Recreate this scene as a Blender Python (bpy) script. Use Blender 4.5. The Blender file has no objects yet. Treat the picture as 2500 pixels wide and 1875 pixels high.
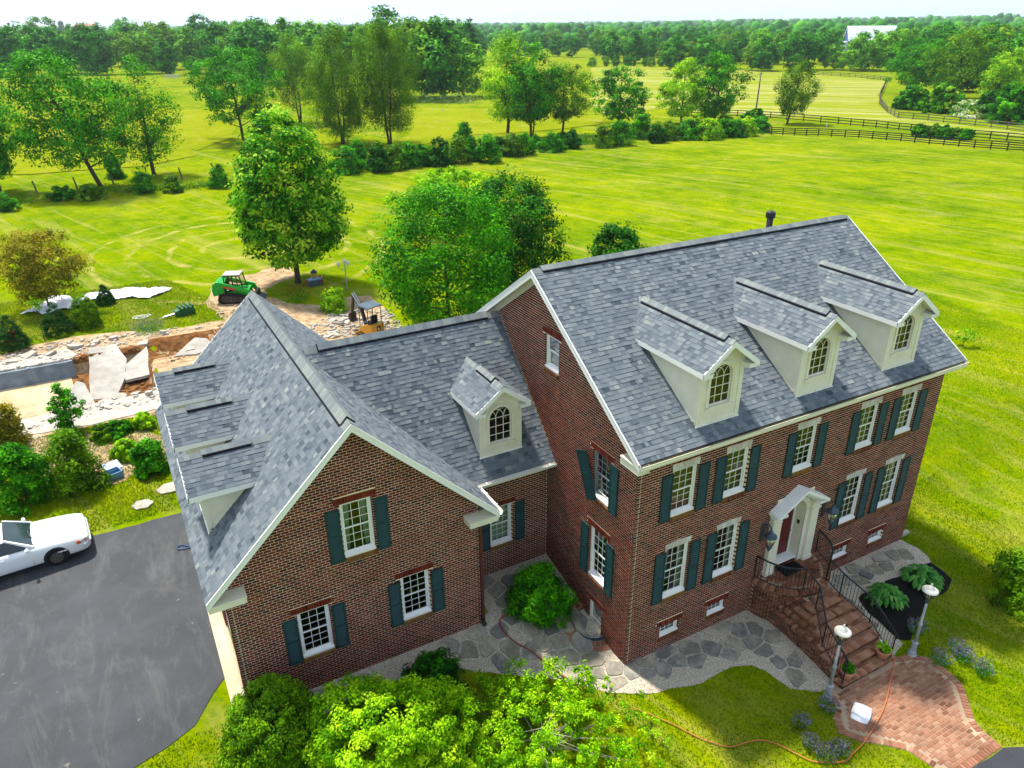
import bpy, math, random, bmesh
import numpy as np
from mathutils import Vector, Matrix, geometry

# ------------------------------------------------------------------ camera, sky, sun, exposure
SC = bpy.context.scene
COL = SC.collection
F_PX, YAW, PITCH, ROLL = 1847.44, 0.495347, 0.444984, -0.009135
CAM = Vector((-11.287, -13.711, 18.023))
_f = Vector((math.sin(YAW)*math.cos(PITCH), math.cos(YAW)*math.cos(PITCH), -math.sin(PITCH)))
_r = Vector((math.cos(YAW), -math.sin(YAW), 0)); _u = _r.cross(_f)
CR = math.cos(ROLL)*_r + math.sin(ROLL)*_u
CU = -math.sin(ROLL)*_r + math.cos(ROLL)*_u
CF = _f
cd = bpy.data.cameras.new('camera'); cam = bpy.data.objects.new('camera', cd); COL.objects.link(cam)
cd.sensor_width = 36.0; cd.lens = F_PX/2500*36.0; cd.clip_start = 0.3; cd.clip_end = 20000
m = Matrix((CR, CU, -CF)).transposed().to_4x4(); m.translation = CAM; cam.matrix_world = m
SC.camera = cam

SUN_EL, SUN_AZ = math.radians(62), math.radians(-14)        # azimuth from +Y towards +X
w = bpy.data.worlds.new('World'); SC.world = w; w.use_nodes = True
nt = w.node_tree; bg = nt.nodes['Background']
sky = nt.nodes.new('ShaderNodeTexSky'); sky.sky_type = 'NISHITA'; sky.sun_disc = False
sky.sun_elevation = SUN_EL; sky.sun_rotation = SUN_AZ; sky.air_density = 1.0; sky.dust_density = 1.0; sky.ozone_density = 1.0
# thin veil of high cloud over the clear sky, even in all directions
veil = nt.nodes.new('ShaderNodeMix'); veil.data_type = 'RGBA'; veil.inputs[0].default_value = 0.72; veil.inputs[7].default_value = (2.25, 2.6, 3.05, 1)
tc = nt.nodes.new('ShaderNodeTexCoord'); ad = nt.nodes.new('ShaderNodeVectorMath'); ad.operation = 'ADD'; ad.inputs[1].default_value = (0, 0, 0.12)
nt.links.new(tc.outputs['Generated'], ad.inputs[0]); nt.links.new(ad.outputs[0], sky.inputs[0])
nt.links.new(sky.outputs[0], veil.inputs[6]); nt.links.new(veil.outputs[2], bg.inputs[0]); bg.inputs[1].default_value = 0.15
sl = bpy.data.lights.new('sun', 'SUN'); so = bpy.data.objects.new('sun', sl); COL.objects.link(so)
sl.energy = 3.1; sl.angle = math.radians(4); sl.color = (1.0, 0.955, 0.87)
sd = Vector((math.sin(SUN_AZ)*math.cos(SUN_EL), math.cos(SUN_AZ)*math.cos(SUN_EL), math.sin(SUN_EL)))
so.rotation_euler = sd.to_track_quat('Z', 'Y').to_euler(); so.location = (0, 0, 60)
vs = SC.view_settings; vs.view_transform = 'Standard'; vs.look = 'None'; vs.exposure = 1.3; vs.gamma = 1.0
SC.render.engine = 'CYCLES'; SC.cycles.use_denoising = True
SC.cycles.max_bounces = 6; SC.cycles.diffuse_bounces = 3; SC.cycles.transparent_max_bounces = 12
SC.cycles.volume_bounces = 0

# ------------------------------------------------------------------ place helpers
RNG = random.Random(7)
def sst(a, b, x):
    t = max(0.0, min(1.0, (x-a)/(b-a))); return t*t*(3-2*t)
def ease1(t):
    if t <= 0: return 0.0
    if t < 0.8: return t
    if t < 1.2: return t-(t-0.8)**2/0.8
    return 1.0
PIT = (-30.0, -10.7, 26.0, 32.5)
def hgt(x, y):
    z = -0.2*(1-sst(-3.8, -1.0, y)) + 1.09*ease1((y-0.55)/4.2)*(0.35+0.65*sst(0.3, 2.4, y))
    z -= 1.08*sst(44, 85, y)
    d = max(PIT[0]-x, x-PIT[1], PIT[2]-y, y-PIT[3])          # the dug-out pool
    z -= 0.85*(1-sst(-0.35, 0.15, d))
    d2 = max(-10.6-x, x+6.6, 30.9-y, y-33.2)                 # trench behind it
    z -= 0.75*(1-sst(-0.9, 0.3, d2))
    return z
def ray(u, v):
    return CR*((u-1250)/F_PX) - CU*((v-937.5)/F_PX) + CF
def G(u, v, it=9):
    d = ray(u, v); z = 0.5
    for _ in range(it):
        t = (z-CAM.z)/d.z; p = CAM+d*t; z = 0.5*z+0.5*hgt(p.x, p.y)
    t = (z-CAM.z)/d.z; p = CAM+d*t; p.z = hgt(p.x, p.y); return p
def ppm(p):                                                     # photo pixels per metre at a point
    return F_PX/((Vector(p)-CAM).dot(CF))
def tall(p, v):                                                 # height that reaches photo row v above ground point p
    D = math.hypot(p.x-CAM.x, p.y-CAM.y); lo, hi = 0.1, 60
    for _ in range(30):
        mid = (lo+hi)/2; q = Vector((p.x, p.y, p.z+mid))-CAM
        r = 937.5-F_PX*q.dot(CU)/q.dot(CF)
        if r > v: lo = mid
        else: hi = mid
    return lo
def proj(p):
    q = Vector(p)-CAM; d = q.dot(CF)
    return (1250+F_PX*q.dot(CR)/d, 937.5-F_PX*q.dot(CU)/d, d)

# ------------------------------------------------------------------ materials
MATS = {}
def _n(nt, t, **k):
    n = nt.nodes.new(t)
    for a, b in k.items(): setattr(n, a, b)
    return n
def ramp(nt, cols, fac):
    r = _n(nt, 'ShaderNodeValToRGB'); e = r.color_ramp.elements
    while len(e) < len(cols): e.new(0.5)
    for i, c in enumerate(cols):
        p = i/(len(cols)-1)
        if len(c) == 4: p = c[3]
        e[i].position = p; e[i].color = (c[0], c[1], c[2], 1)
    nt.links.new(fac, r.inputs[0]); return r.outputs[0]
def coords(nt, scale, obj=False):
    g = _n(nt, 'ShaderNodeNewGeometry') if not obj else _n(nt, 'ShaderNodeTexCoord')
    mp = _n(nt, 'ShaderNodeMapping'); mp.inputs['Scale'].default_value = scale if isinstance(scale, tuple) else (scale,)*3
    nt.links.new(g.outputs['Position'] if not obj else g.outputs['Object'], mp.inputs[0]); return mp.outputs[0]
def noise(nt, scale, detail=3, obj=False, rough=0.55, dist=0.0):
    n = _n(nt, 'ShaderNodeTexNoise'); n.inputs['Scale'].default_value = 1; n.inputs['Detail'].default_value = detail
    n.inputs['Roughness'].default_value = rough; n.inputs['Distortion'].default_value = dist
    nt.links.new(coords(nt, scale, obj), n.inputs['Vector']); return n.outputs['Fac']
def mixc(nt, fac, a, b, mode='MIX'):
    mx = _n(nt, 'ShaderNodeMix', data_type='RGBA', blend_type=mode)
    for s, v in ((0, fac), (6, a), (7, b)):
        if isinstance(v, (int, float)): mx.inputs[s].default_value = v
        elif isinstance(v, tuple): mx.inputs[s].default_value = (*v[:3], 1)
        else: nt.links.new(v, mx.inputs[s])
    return mx.outputs[2]
def maprange(nt, x, a, b, c=0.0, d=1.0):
    n = _n(nt, 'ShaderNodeMapRange'); n.inputs[1].default_value = a; n.inputs[2].default_value = b
    n.inputs[3].default_value = c; n.inputs[4].default_value = d; nt.links.new(x, n.inputs[0]); return n.outputs[0]
def base(name):
    mt = bpy.data.materials.new(name); mt.use_nodes = True; MATS[name] = mt
    return mt, mt.node_tree, mt.node_tree.nodes['Principled BSDF']
def bump(nt, bs, h, strength=0.3, dist=0.02):
    b = _n(nt, 'ShaderNodeBump'); b.inputs['Strength'].default_value = strength; b.inputs['Distance'].default_value = dist
    nt.links.new(h, b.inputs['Height']); nt.links.new(b.outputs[0], bs.inputs['Normal'])
def mat(name, col, rough=0.6, var=0.15, scale=6.0, spec=0.3, metal=0.0, bmp=0.0, dirt=None):
    """Plain surface: colour with noise wear and optional second colour in patches."""
    mt, nt, bs = base(name)
    n = noise(nt, scale, 5)
    lo = tuple(c*(1-var) for c in col); hi = tuple(min(1, c*(1+var)) for c in col)
    c = ramp(nt, [(*lo, 0.3), (*hi, 0.7)], n)
    if dirt: c = mixc(nt, maprange(nt, noise(nt, scale*0.35, 6), 0.52, 0.75, 0, dirt[3]), c, dirt[:3])
    nt.links.new(c, bs.inputs['Base Color']); bs.inputs['Roughness'].default_value = rough
    bs.inputs['Specular IOR Level'].default_value = spec; bs.inputs['Metallic'].default_value = metal
    if bmp: bump(nt, bs, n, bmp)
    return mt
def tinted(name, cols, rough=0.8, spec=0.2, scale=20.0, var=0.25, bmp=0.3, weather=None):
    """Colour picked per piece from the mesh attribute 'tint', with fine grain."""
    mt, nt, bs = base(name)
    at = _n(nt, 'ShaderNodeAttribute', attribute_name='tint')
    c = ramp(nt, cols, at.outputs['Fac'])
    n = noise(nt, scale, 5)
    c = mixc(nt, maprange(nt, n, 0.3, 0.7, 0, var), c, tuple(0.35*x for x in cols[0][:3]))
    if weather: c = mixc(nt, maprange(nt, noise(nt, weather[4], 5), 0.5, 0.72, 0, weather[3]), c, weather[:3])
    nt.links.new(c, bs.inputs['Base Color']); bs.inputs['Roughness'].default_value = rough
    bs.inputs['Specular IOR Level'].default_value = spec
    if bmp: bump(nt, bs, n, bmp, 0.01)
    return mt
def leafmat(name, cols, trans=0.32, rough=0.55):
    mt, nt, bs = base(name)
    at = _n(nt, 'ShaderNodeAttribute', attribute_name='tint')
    c = ramp(nt, cols, at.outputs['Fac'])
    nt.links.new(c, bs.inputs['Base Color']); bs.inputs['Roughness'].default_value = rough
    bs.inputs['Specular IOR Level'].default_value = 0.06
    tr = _n(nt, 'ShaderNodeBsdfTranslucent'); nt.links.new(c, tr.inputs[0])
    mx = _n(nt, 'ShaderNodeMixShader'); mx.inputs[0].default_value = trans
    nt.links.new(bs.outputs[0], mx.inputs[1]); nt.links.new(tr.outputs[0], mx.inputs[2])
    nt.links.new(mx.outputs[0], nt.nodes['Material Output'].inputs[0]); return mt

# ------------------------------------------------------------------ mesh helpers
def link(o, parent=None):
    COL.objects.link(o)
    if parent: o.parent = parent
    return o
def tag(o, label=None, cat=None, group=None, kind=None):
    if label: o['label'] = label
    if cat: o['category'] = cat
    if group: o['group'] = group
    if kind: o['kind'] = kind
    return o
def thing(name, label, cat, loc=(0, 0, 0), rz=0.0, group=None):
    o = bpy.data.objects.new(name, None); COL.objects.link(o); o.location = loc; o.rotation_euler = (0, 0, rz)
    o.empty_display_size = 0.2
    return tag(o, label, cat, group)
def ortho(d):
    d = Vector(d).normalized(); a = Vector((0, 0, 1)) if abs(d.z) < 0.95 else Vector((1, 0, 0))
    x = d.cross(a).normalized(); return x, d.cross(x).normalized()
class MB:
    def __init__(s): s.v = []; s.f = []; s.t = []
    def add(s, vs, fs, t=0.5):
        n = len(s.v); s.v += [tuple(v) for v in vs]; s.f += [tuple(i+n for i in f) for f in fs]; s.t += [t]*len(fs); return s
    def hexa(s, p, t=0.5):                                      # 4 bottom + 4 top
        return s.add(p, [(3, 2, 1, 0), (4, 5, 6, 7), (0, 1, 5, 4), (1, 2, 6, 5), (2, 3, 7, 6), (3, 0, 4, 7)], t)
    def box(s, c, size, rot=None, t=0.5):
        x, y, z = (a/2 for a in size); c = Vector(c)
        p = [Vector(q) for q in ((-x, -y, -z), (x, -y, -z), (x, y, -z), (-x, y, -z), (-x, -y, z), (x, -y, z), (x, y, z), (-x, y, z))]
        if rot is not None: p = [rot @ q for q in p]
        return s.hexa([c+q for q in p], t)
    def span(s, lo, hi, t=0.5):
        return s.box([(a+b)/2 for a, b in zip(lo, hi)], [abs(b-a) for a, b in zip(lo, hi)], None, t)
    def quad(s, *p, t=0.5): return s.add(p, [tuple(range(len(p)))], t)
    def beam(s, a, b, w, h, t=0.5, up=None):
        a, b = Vector(a), Vector(b); d = (b-a).normalized()
        if up is None: x, y = ortho(d)
        else: x = d.cross(Vector(up)).normalized(); y = x.cross(d).normalized()
        x = x*w/2; y = y*h/2
        return s.hexa([a-x-y, a+x-y, a+x+y, a-x+y, b-x-y, b+x-y, b+x+y, b-x+y], t)
    def tube(s, path, r, n=6, t=0.5, cap=True):
        P = [Vector(p) for p in path]; R = r if isinstance(r, (list, tuple)) else [r]*len(P)
        b = len(s.v); vs = []; x = None
        for i, p in enumerate(P):
            d = (P[min(i+1, len(P)-1)]-P[max(i-1, 0)])
            d = d.normalized() if d.length > 1e-9 else Vector((0, 0, 1))
            if x is None: x, y = ortho(d)
            else:
                x = (x-d*x.dot(d)); x = x.normalized() if x.length > 1e-6 else ortho(d)[0]
                y = d.cross(x)
            for k in range(n):
                a = 2*math.pi*k/n; vs.append(p+(x*math.cos(a)+y*math.sin(a))*R[i])
        fs = [(i*n+k, i*n+(k+1) % n, (i+1)*n+(k+1) % n, (i+1)*n+k) for i in range(len(P)-1) for k in range(n)]
        if cap: fs += [tuple(range(n))[::-1], tuple((len(P)-1)*n+k for k in range(n))]
        return s.add(vs, fs, t)
    def lathe(s, prof, c=(0, 0, 0), n=16, t=0.5, sx=1.0):
        c = Vector(c); vs = []
        for r, z in prof:
            for k in range(n):
                a = 2*math.pi*k/n; vs.append(c+Vector((r*math.cos(a)*sx, r*math.sin(a), z)))
        fs = [(i*n+k, i*n+(k+1) % n, (i+1)*n+(k+1) % n, (i+1)*n+k) for i in range(len(prof)-1) for k in range(n)]
        fs += [tuple(range(n))[::-1], tuple((len(prof)-1)*n+k for k in range(n))]
        return s.add(vs, fs, t)
    def prism(s, poly, off, t=0.5):                             # polygon (3D points) pushed along off
        n = len(poly); off = Vector(off); a = [Vector(p) for p in poly]
        fs = [tuple(range(n))[::-1], tuple(range(n, 2*n))]+[(i, (i+1) % n, n+(i+1) % n, n+i) for i in range(n)]
        return s.add(a+[p+off for p in a], fs, t)
    def sphere(s, c, r, n=10, m=7, t=0.5, sc=(1, 1, 1), jit=0.0, rng=None):
        prof = []; c = Vector(c); vs = []
        for j in range(m+1):
            th = math.pi*j/m
            for k in range(n):
                a = 2*math.pi*k/n; q = 1+(rng.uniform(-jit, jit) if jit else 0)
                vs.append(c+Vector((math.sin(th)*math.cos(a)*r*sc[0]*q, math.sin(th)*math.sin(a)*r*sc[1]*q, math.cos(th)*r*sc[2]*q)))
        fs = [(j*n+k, j*n+(k+1) % n, (j+1)*n+(k+1) % n, (j+1)*n+k) for j in range(m) for k in range(n)]
        return s.add(vs, fs, t)
    def mesh(s, name, mt, smooth=False):
        me = bpy.data.meshes.new(name); me.from_pydata(s.v, [], s.f)
        a = me.attributes.new('tint', 'FLOAT', 'FACE'); a.data.foreach_set('value', s.t)
        me.materials.append(MATS[mt])
        if smooth: me.polygons.foreach_set('use_smooth', [True]*len(me.polygons))
        return me
    def build(s, name, mt, parent=None, smooth=False, bevel=0.0, label=None):
        o = link(bpy.data.objects.new(name, s.mesh(name, mt, smooth)), parent)
        if bevel:
            bv = o.modifiers.new('b', 'BEVEL'); bv.width = bevel; bv.segments = 2; bv.limit_method = 'ANGLE'
        if label: o['label'] = label
        return o
def one(fn, name, mt, parent=None, **k):
    b = MB(); fn(b); return b.build(name, mt, parent, **k)
class Pieces:
    """Alike pieces: the largest in view become parts of their own, the rest one part of kind stuff."""
    def __init__(s): s.p = []
    def add(s, vs, fs, t, parent=None): s.p.append(([Vector(v) for v in vs], fs, t, parent))
    def box8(s, p, t, parent=None, back=True):
        fs = [(0, 1, 5, 4), (1, 2, 6, 5), (2, 3, 7, 6), (3, 0, 4, 7), (4, 5, 6, 7)]
        if back: fs.append((3, 2, 1, 0))
        s.add(p, fs, t, parent)
    def finish(s, name, rest, mt, parent, limit=300, smooth=False):
        def size(q):
            xs = [proj(v) for v in q[0]]
            if any(x[2] < 1 for x in xs): return 0
            cx = sum(x[0] for x in xs)/len(xs); cy = sum(x[1] for x in xs)/len(xs)
            if not (0 < cx < 2500 and 0 < cy < 1875): return 0
            return (max(x[0] for x in xs)-min(x[0] for x in xs))*(max(x[1] for x in xs)-min(x[1] for x in xs))
        L = sorted(s.p, key=size, reverse=True) if len(s.p) > limit else s.p
        for vs, fs, t, par in L[:limit]:
            c = sum(vs, Vector())/len(vs); b = MB(); b.add([v-c for v in vs], fs, t)
            o = b.build(name, mt, par or parent, smooth); o.location = c
        if L[limit:]:
            b = MB()
            for vs, fs, t, par in L[limit:]: b.add(vs, fs, t)
            tag(b.build(rest, mt, parent, smooth), kind='stuff')
def inpoly(x, y, P):
    r = False; j = len(P)-1
    for i in range(len(P)):
        a, b = P[i], P[j]
        if (a[1] > y) != (b[1] > y) and x < (b[0]-a[0])*(y-a[1])/(b[1]-a[1])+a[0]: r = not r
        j = i
    return r
def rough_outline(P, amp, step, rng):
    out = []
    for i in range(len(P)):
        a, b = Vector(P[i][:2]), Vector(P[(i+1) % len(P)][:2]); L = (b-a).length; n = max(1, int(L/step))
        nrm = Vector((-(b-a).y, (b-a).x))/max(L, 1e-6)
        for k in range(n):
            q = a+(b-a)*k/n
            if k: q = q+nrm*rng.uniform(-amp, amp)
            out.append((q.x, q.y))
    return out
def drape(name, P, mt, off=0.012, step=0.25, parent=None, kind='structure', skirt=0.0, hf=None):
    """A sheet laid on the ground inside outline P."""
    hf = hf or hgt
    bm = bmesh.new(); f = bm.faces.new([bm.verts.new((p[0], p[1], 0)) for p in P])
    bmesh.ops.triangulate(bm, faces=[f])
    xs = [p[0] for p in P]; ys = [p[1] for p in P]
    for ax, lo, hi in ((0, min(xs), max(xs)), (1, min(ys), max(ys))):
        n = int((hi-lo)/step)
        for k in range(1, n+1):
            co = [0, 0, 0]; no = [0, 0, 0]; co[ax] = lo+k*step; no[ax] = 1
            bmesh.ops.bisect_plane(bm, geom=bm.verts[:]+bm.edges[:]+bm.faces[:], plane_co=co, plane_no=no)
    for v in bm.verts: v.co.z = hf(v.co.x, v.co.y)+off
    if skirt:
        ed = [e for e in bm.edges if e.is_boundary]
        r = bmesh.ops.extrude_edge_only(bm, edges=ed)
        for v in r['geom']:
            if isinstance(v, bmesh.types.BMVert): v.co.z -= skirt
    bmesh.ops.recalc_face_normals(bm, faces=bm.faces[:])
    me = bpy.data.meshes.new(name); bm.to_mesh(me); bm.free(); me.materials.append(MATS[mt])
    a = me.attributes.new('tint', 'FLOAT', 'FACE')
    o = link(bpy.data.objects.new(name, me), parent)
    if kind: o['kind'] = kind
    return o
# ------------------------------------------------------------------ palette
def grass_mat(name, cols, dry, dryamt, streak=None, rings=None, big=0.045, paths=None):
    mt, nt, bs = base(name)
    n1 = noise(nt, big, 5, rough=0.65); n2 = noise(nt, 0.8, 6, rough=0.7); n3 = noise(nt, 6.0, 5, rough=0.75)
    a = _n(nt, 'ShaderNodeMath', operation='MULTIPLY_ADD'); nt.links.new(n1, a.inputs[0]); a.inputs[1].default_value = 0.55
    b = _n(nt, 'ShaderNodeMath', operation='MULTIPLY_ADD'); nt.links.new(n2, b.inputs[0]); b.inputs[1].default_value = 0.35
    c = _n(nt, 'ShaderNodeMath', operation='MULTIPLY'); nt.links.new(n3, c.inputs[0]); c.inputs[1].default_value = 0.5
    nt.links.new(c.outputs[0], b.inputs[2]); nt.links.new(b.outputs[0], a.inputs[2])
    md = _n(nt, 'ShaderNodeMath', operation='MULTIPLY_ADD'); nt.links.new(noise(nt, (0.35, 0.22, 0.3), 6, rough=0.72, dist=0.5), md.inputs[0]); md.inputs[1].default_value = 0.55; nt.links.new(a.outputs[0], md.inputs[2])
    col = ramp(nt, cols, maprange(nt, md.outputs[0], 0.72, 1.22))
    dn = maprange(nt, noise(nt, 0.16, 6, rough=0.7, dist=0.6), 0.56, 0.74, 0, dryamt)
    col = mixc(nt, dn, col, dry)
    for s in (streak or []):
        rot, sx, sy, amt, lo, hi = s
        g = _n(nt, 'ShaderNodeNewGeometry'); mp = _n(nt, 'ShaderNodeMapping'); mp.inputs['Rotation'].default_value = (0, 0, rot)
        nt.links.new(g.outputs['Position'], mp.inputs[0])
        m2 = _n(nt, 'ShaderNodeMapping'); m2.inputs['Scale'].default_value = (sx, sy, 1); nt.links.new(mp.outputs[0], m2.inputs[0])
        k = _n(nt, 'ShaderNodeTexNoise'); k.inputs['Scale'].default_value = 1; k.inputs['Detail'].default_value = 5; k.inputs['Distortion'].default_value = 0.8
        nt.links.new(m2.outputs[0], k.inputs['Vector'])
        col = mixc(nt, maprange(nt, k.outputs['Fac'], lo, hi, 0, amt), col, dry)
    for r in (rings or []):
        cx, cy, per, r0, r1, amt = r
        g = _n(nt, 'ShaderNodeNewGeometry'); sb = _n(nt, 'ShaderNodeVectorMath', operation='SUBTRACT')
        nt.links.new(g.outputs['Position'], sb.inputs[0]); sb.inputs[1].default_value = (cx, cy, 0.9)
        ml = _n(nt, 'ShaderNodeVectorMath', operation='MULTIPLY'); nt.links.new(sb.outputs[0], ml.inputs[0]); ml.inputs[1].default_value = (1, 0.75, 0)
        ln = _n(nt, 'ShaderNodeVectorMath', operation='LENGTH'); nt.links.new(ml.outputs[0], ln.inputs[0])
        wob = _n(nt, 'ShaderNodeMath', operation='MULTIPLY_ADD'); nt.links.new(noise(nt, 0.22, 3), wob.inputs[0]); wob.inputs[1].default_value = 1.6
        nt.links.new(ln.outputs['Value'], wob.inputs[2])
        sc = _n(nt, 'ShaderNodeMath', operation='MULTIPLY'); nt.links.new(wob.outputs[0], sc.inputs[0]); sc.inputs[1].default_value = 2*math.pi/per
        sn = _n(nt, 'ShaderNodeMath', operation='SINE'); nt.links.new(sc.outputs[0], sn.inputs[0])
        m1 = maprange(nt, sn.outputs[0], 0.72, 0.98, 0, amt)
        m2 = maprange(nt, ln.outputs['Value'], r1*0.75, r1, 1, 0)
        m3 = maprange(nt, noise(nt, 0.5, 5), 0.42, 0.6)
        p = _n(nt, 'ShaderNodeMath', operation='MULTIPLY'); nt.links.new(m1, p.inputs[0]); nt.links.new(m2, p.inputs[1])
        p2 = _n(nt, 'ShaderNodeMath', operation='MULTIPLY'); nt.links.new(p.outputs[0], p2.inputs[0]); nt.links.new(m3, p2.inputs[1])
        col = mixc(nt, p2.outputs[0], col, dry)
    nt.links.new(col, bs.inputs['Base Color']); bs.inputs['Roughness'].default_value = 0.9; bs.inputs['Specular IOR Level'].default_value = 0.0
    bump(nt, bs, n3, 0.6, 0.08)
    return mt
LAWN = [(0.028, 0.085, 0.0005), (0.09, 0.165, 0.0005), (0.185, 0.235, 0.0005), (0.27, 0.275, 0.001)]
grass_mat('lawn', LAWN, (0.36, 0.30, 0.08), 0.45, streak=[(1.36, 0.035, 0.7, 0.35, 0.54, 0.72), (1.25, 0.02, 1.6, 0.3, 0.55, 0.7)], rings=[(-1.5, 53, 2.9, 0, 15, 0.75)])
grass_mat('pasture', [(0.10, 0.16, 0.002), (0.19, 0.225, 0.004), (0.26, 0.26, 0.02)], (0.34, 0.30, 0.10), 0.6)
grass_mat('hay', [(0.11, 0.17, 0.002), (0.19, 0.235, 0.004), (0.26, 0.27, 0.02)], (0.36, 0.33, 0.14), 0.5, streak=[(0.9, 0.02, 0.45, 0.75, 0.48, 0.66), (0.7, 0.012, 0.2, 0.5, 0.5, 0.66)])
leafmat('grassblade', [(0.05, 0.14, 0.001), (0.13, 0.23, 0.001), (0.25, 0.32, 0.002), (0.40, 0.36, 0.05)], 0.3, 0.7)
# asphalt with pale scuffs and aggregate
mt, nt, bs = base('asphalt')
c = ramp(nt, [(0.012, 0.013, 0.016), (0.033, 0.036, 0.042), (0.066, 0.072, 0.08)], noise(nt, 0.6, 6, rough=0.65))
c = mixc(nt, maprange(nt, noise(nt, (1.2, 0.35, 1), 6, rough=0.75, dist=0.7), 0.50, 0.74, 0, 0.6), c, (0.12, 0.115, 0.105))
c = mixc(nt, maprange(nt, noise(nt, 45, 2), 0.60, 0.8, 0, 0.5), c, (0.11, 0.11, 0.115))
c = mixc(nt, maprange(nt, noise(nt, 3.2, 2), 0.73, 0.80, 0, 0.8), c, (0.20, 0.17, 0.13))
nt.links.new(c, bs.inputs['Base Color']); bs.inputs['Roughness'].default_value = 0.72; bs.inputs['Specular IOR Level'].default_value = 0.35
bump(nt, bs, noise(nt, 60, 3), 0.5, 0.01)
mat('gravel', (0.40, 0.35, 0.27), 0.9, 0.6, 26, 0.1, bmp=0.9, dirt=(0.52, 0.44, 0.31, 0.8))
mat('mulch', (0.012, 0.010, 0.009), 0.95, 0.6, 25, 0.1, bmp=1.0)
mat('dirt', (0.36, 0.245, 0.135), 0.95, 0.4, 2.6, 0.05, bmp=1.0, dirt=(0.52, 0.42, 0.29, 0.9))
mat('soil', (0.17, 0.075, 0.025), 0.95, 0.6, 3.0, 0.05, bmp=1.0, dirt=(0.30, 0.16, 0.06, 0.8))
mat('concrete', (0.40, 0.36, 0.30), 0.85, 0.22, 1.8, 0.2, bmp=0.4, dirt=(0.50, 0.44, 0.34, 0.6))
mat('slab', (0.36, 0.335, 0.29), 0.85, 0.25, 1.2, 0.2, bmp=0.5, dirt=(0.24, 0.20, 0.15, 0.6))
mat('pool_panel', (0.17, 0.21, 0.25), 0.7, 0.3, 2.0, 0.3, dirt=(0.10, 0.13, 0.17, 0.7))
mat('pool_floor', (0.46, 0.36, 0.21), 0.8, 0.25, 0.9, 0.2, dirt=(0.30, 0.19, 0.08, 0.9))
mat('apron', (0.55, 0.45, 0.30), 0.85, 0.15, 1.5, 0.2, dirt=(0.38, 0.29, 0.18, 0.5))
tinted('flagstone', [(0.14, 0.135, 0.12), (0.22, 0.21, 0.18), (0.25, 0.22, 0.15), (0.30, 0.28, 0.235), (0.38, 0.33, 0.23)], 0.85, 0.2, 7, 0.5, 0.6, weather=(0.48, 0.42, 0.32, 0.7, 1.6))
tinted('paver', [(0.17, 0.065, 0.038), (0.29, 0.125, 0.07), (0.36, 0.17, 0.10), (0.42, 0.235, 0.15)], 0.85, 0.15, 25, 0.3, 0.4, weather=(0.15, 0.07, 0.04, 0.6, 1.1))
tinted('brick', [(0.024, 0.005, 0.004), (0.092, 0.011, 0.006), (0.148, 0.018, 0.008), (0.19, 0.032, 0.012), (0.23, 0.06, 0.022)], 0.85, 0.15, 30, 0.3, 0.5)
tinted('step_brick', [(0.09, 0.034, 0.02), (0.20, 0.075, 0.04), (0.34, 0.15, 0.08), (0.44, 0.23, 0.14)], 0.85, 0.15, 25, 0.3, 0.4, weather=(0.07, 0.045, 0.02, 0.7, 1.3))
tinted('sill_brick', [(0.10, 0.03, 0.015), (0.17, 0.06, 0.025), (0.22, 0.11, 0.035), (0.25, 0.14, 0.03)], 0.85, 0.15, 18, 0.4, 0.5)
mat('mortar', (0.80, 0.63, 0.45), 0.95, 0.2, 2.2, 0.05, bmp=0.3, dirt=(0.44, 0.31, 0.19, 0.6))
mat('dark_mortar', (0.36, 0.26, 0.17), 0.95, 0.35, 1.2, 0.05)
SH = [(0.050, 0.067, 0.085), (0.090, 0.112, 0.132), (0.125, 0.150, 0.170), (0.155, 0.178, 0.194), (0.19, 0.214, 0.22), (0.26, 0.285, 0.26)]
tinted('shingle', SH, 0.9, 0.2, 60, 0.25, 0.6)
mat('roof_deck', (0.02, 0.023, 0.03), 0.9, 0.2, 8)
mat('vent_black', (0.006, 0.007, 0.012), 0.8, 0.2, 8)
mat('trim', (0.72, 0.68, 0.53), 0.55, 0.06, 2.5, 0.35, dirt=(0.56, 0.51, 0.36, 0.35))
mat('soffit', (0.62, 0.56, 0.38), 0.6, 0.08, 2.5, 0.3)
mat('white', (0.80, 0.79, 0.74), 0.5, 0.04, 3.0, 0.35, dirt=(0.6, 0.57, 0.48, 0.3))
mat('shutter', (0.008, 0.043, 0.044), 0.55, 0.2, 4.0, 0.3, dirt=(0.02, 0.075, 0.07, 0.5))
tinted('lintel_stone', [(0.50, 0.46, 0.40), (0.60, 0.56, 0.50), (0.68, 0.64, 0.58)], 0.8, 0.2, 9, 0.3, 0.4)
mat('door_red', (0.11, 0.008, 0.008), 0.35, 0.1, 4, 0.4)
mat('black_metal', (0.008, 0.009, 0.011), 0.4, 0.2, 9, 0.4)
mat('lamp_blue', (0.045, 0.07, 0.10), 0.45, 0.35, 12, 0.4, 0.3, dirt=(0.12, 0.16, 0.18, 0.6))
mat('lamp_grey', (0.30, 0.33, 0.34), 0.5, 0.2, 8, 0.4, dirt=(0.5, 0.5, 0.48, 0.7))
mat('lamp_white', (0.72, 0.68, 0.60), 0.5, 0.1, 8, 0.4)
mat('downspout', (0.085, 0.013, 0.013), 0.45, 0.1, 5, 0.4)
mat('brass', (0.35, 0.24, 0.08), 0.3, 0.1, 5, 0.5, 1.0)
mat('steel', (0.35, 0.36, 0.38), 0.35, 0.2, 6, 0.5, 1.0)
mat('blind', (0.30, 0.31, 0.09), 0.7, 0.08, 3)
mat('curtain', (0.42, 0.52, 0.40), 0.8, 0.1, 3)
mat('room', (0.035, 0.026, 0.020), 0.9, 0.3, 1)
mt, nt, bs = base('glass')
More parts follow.
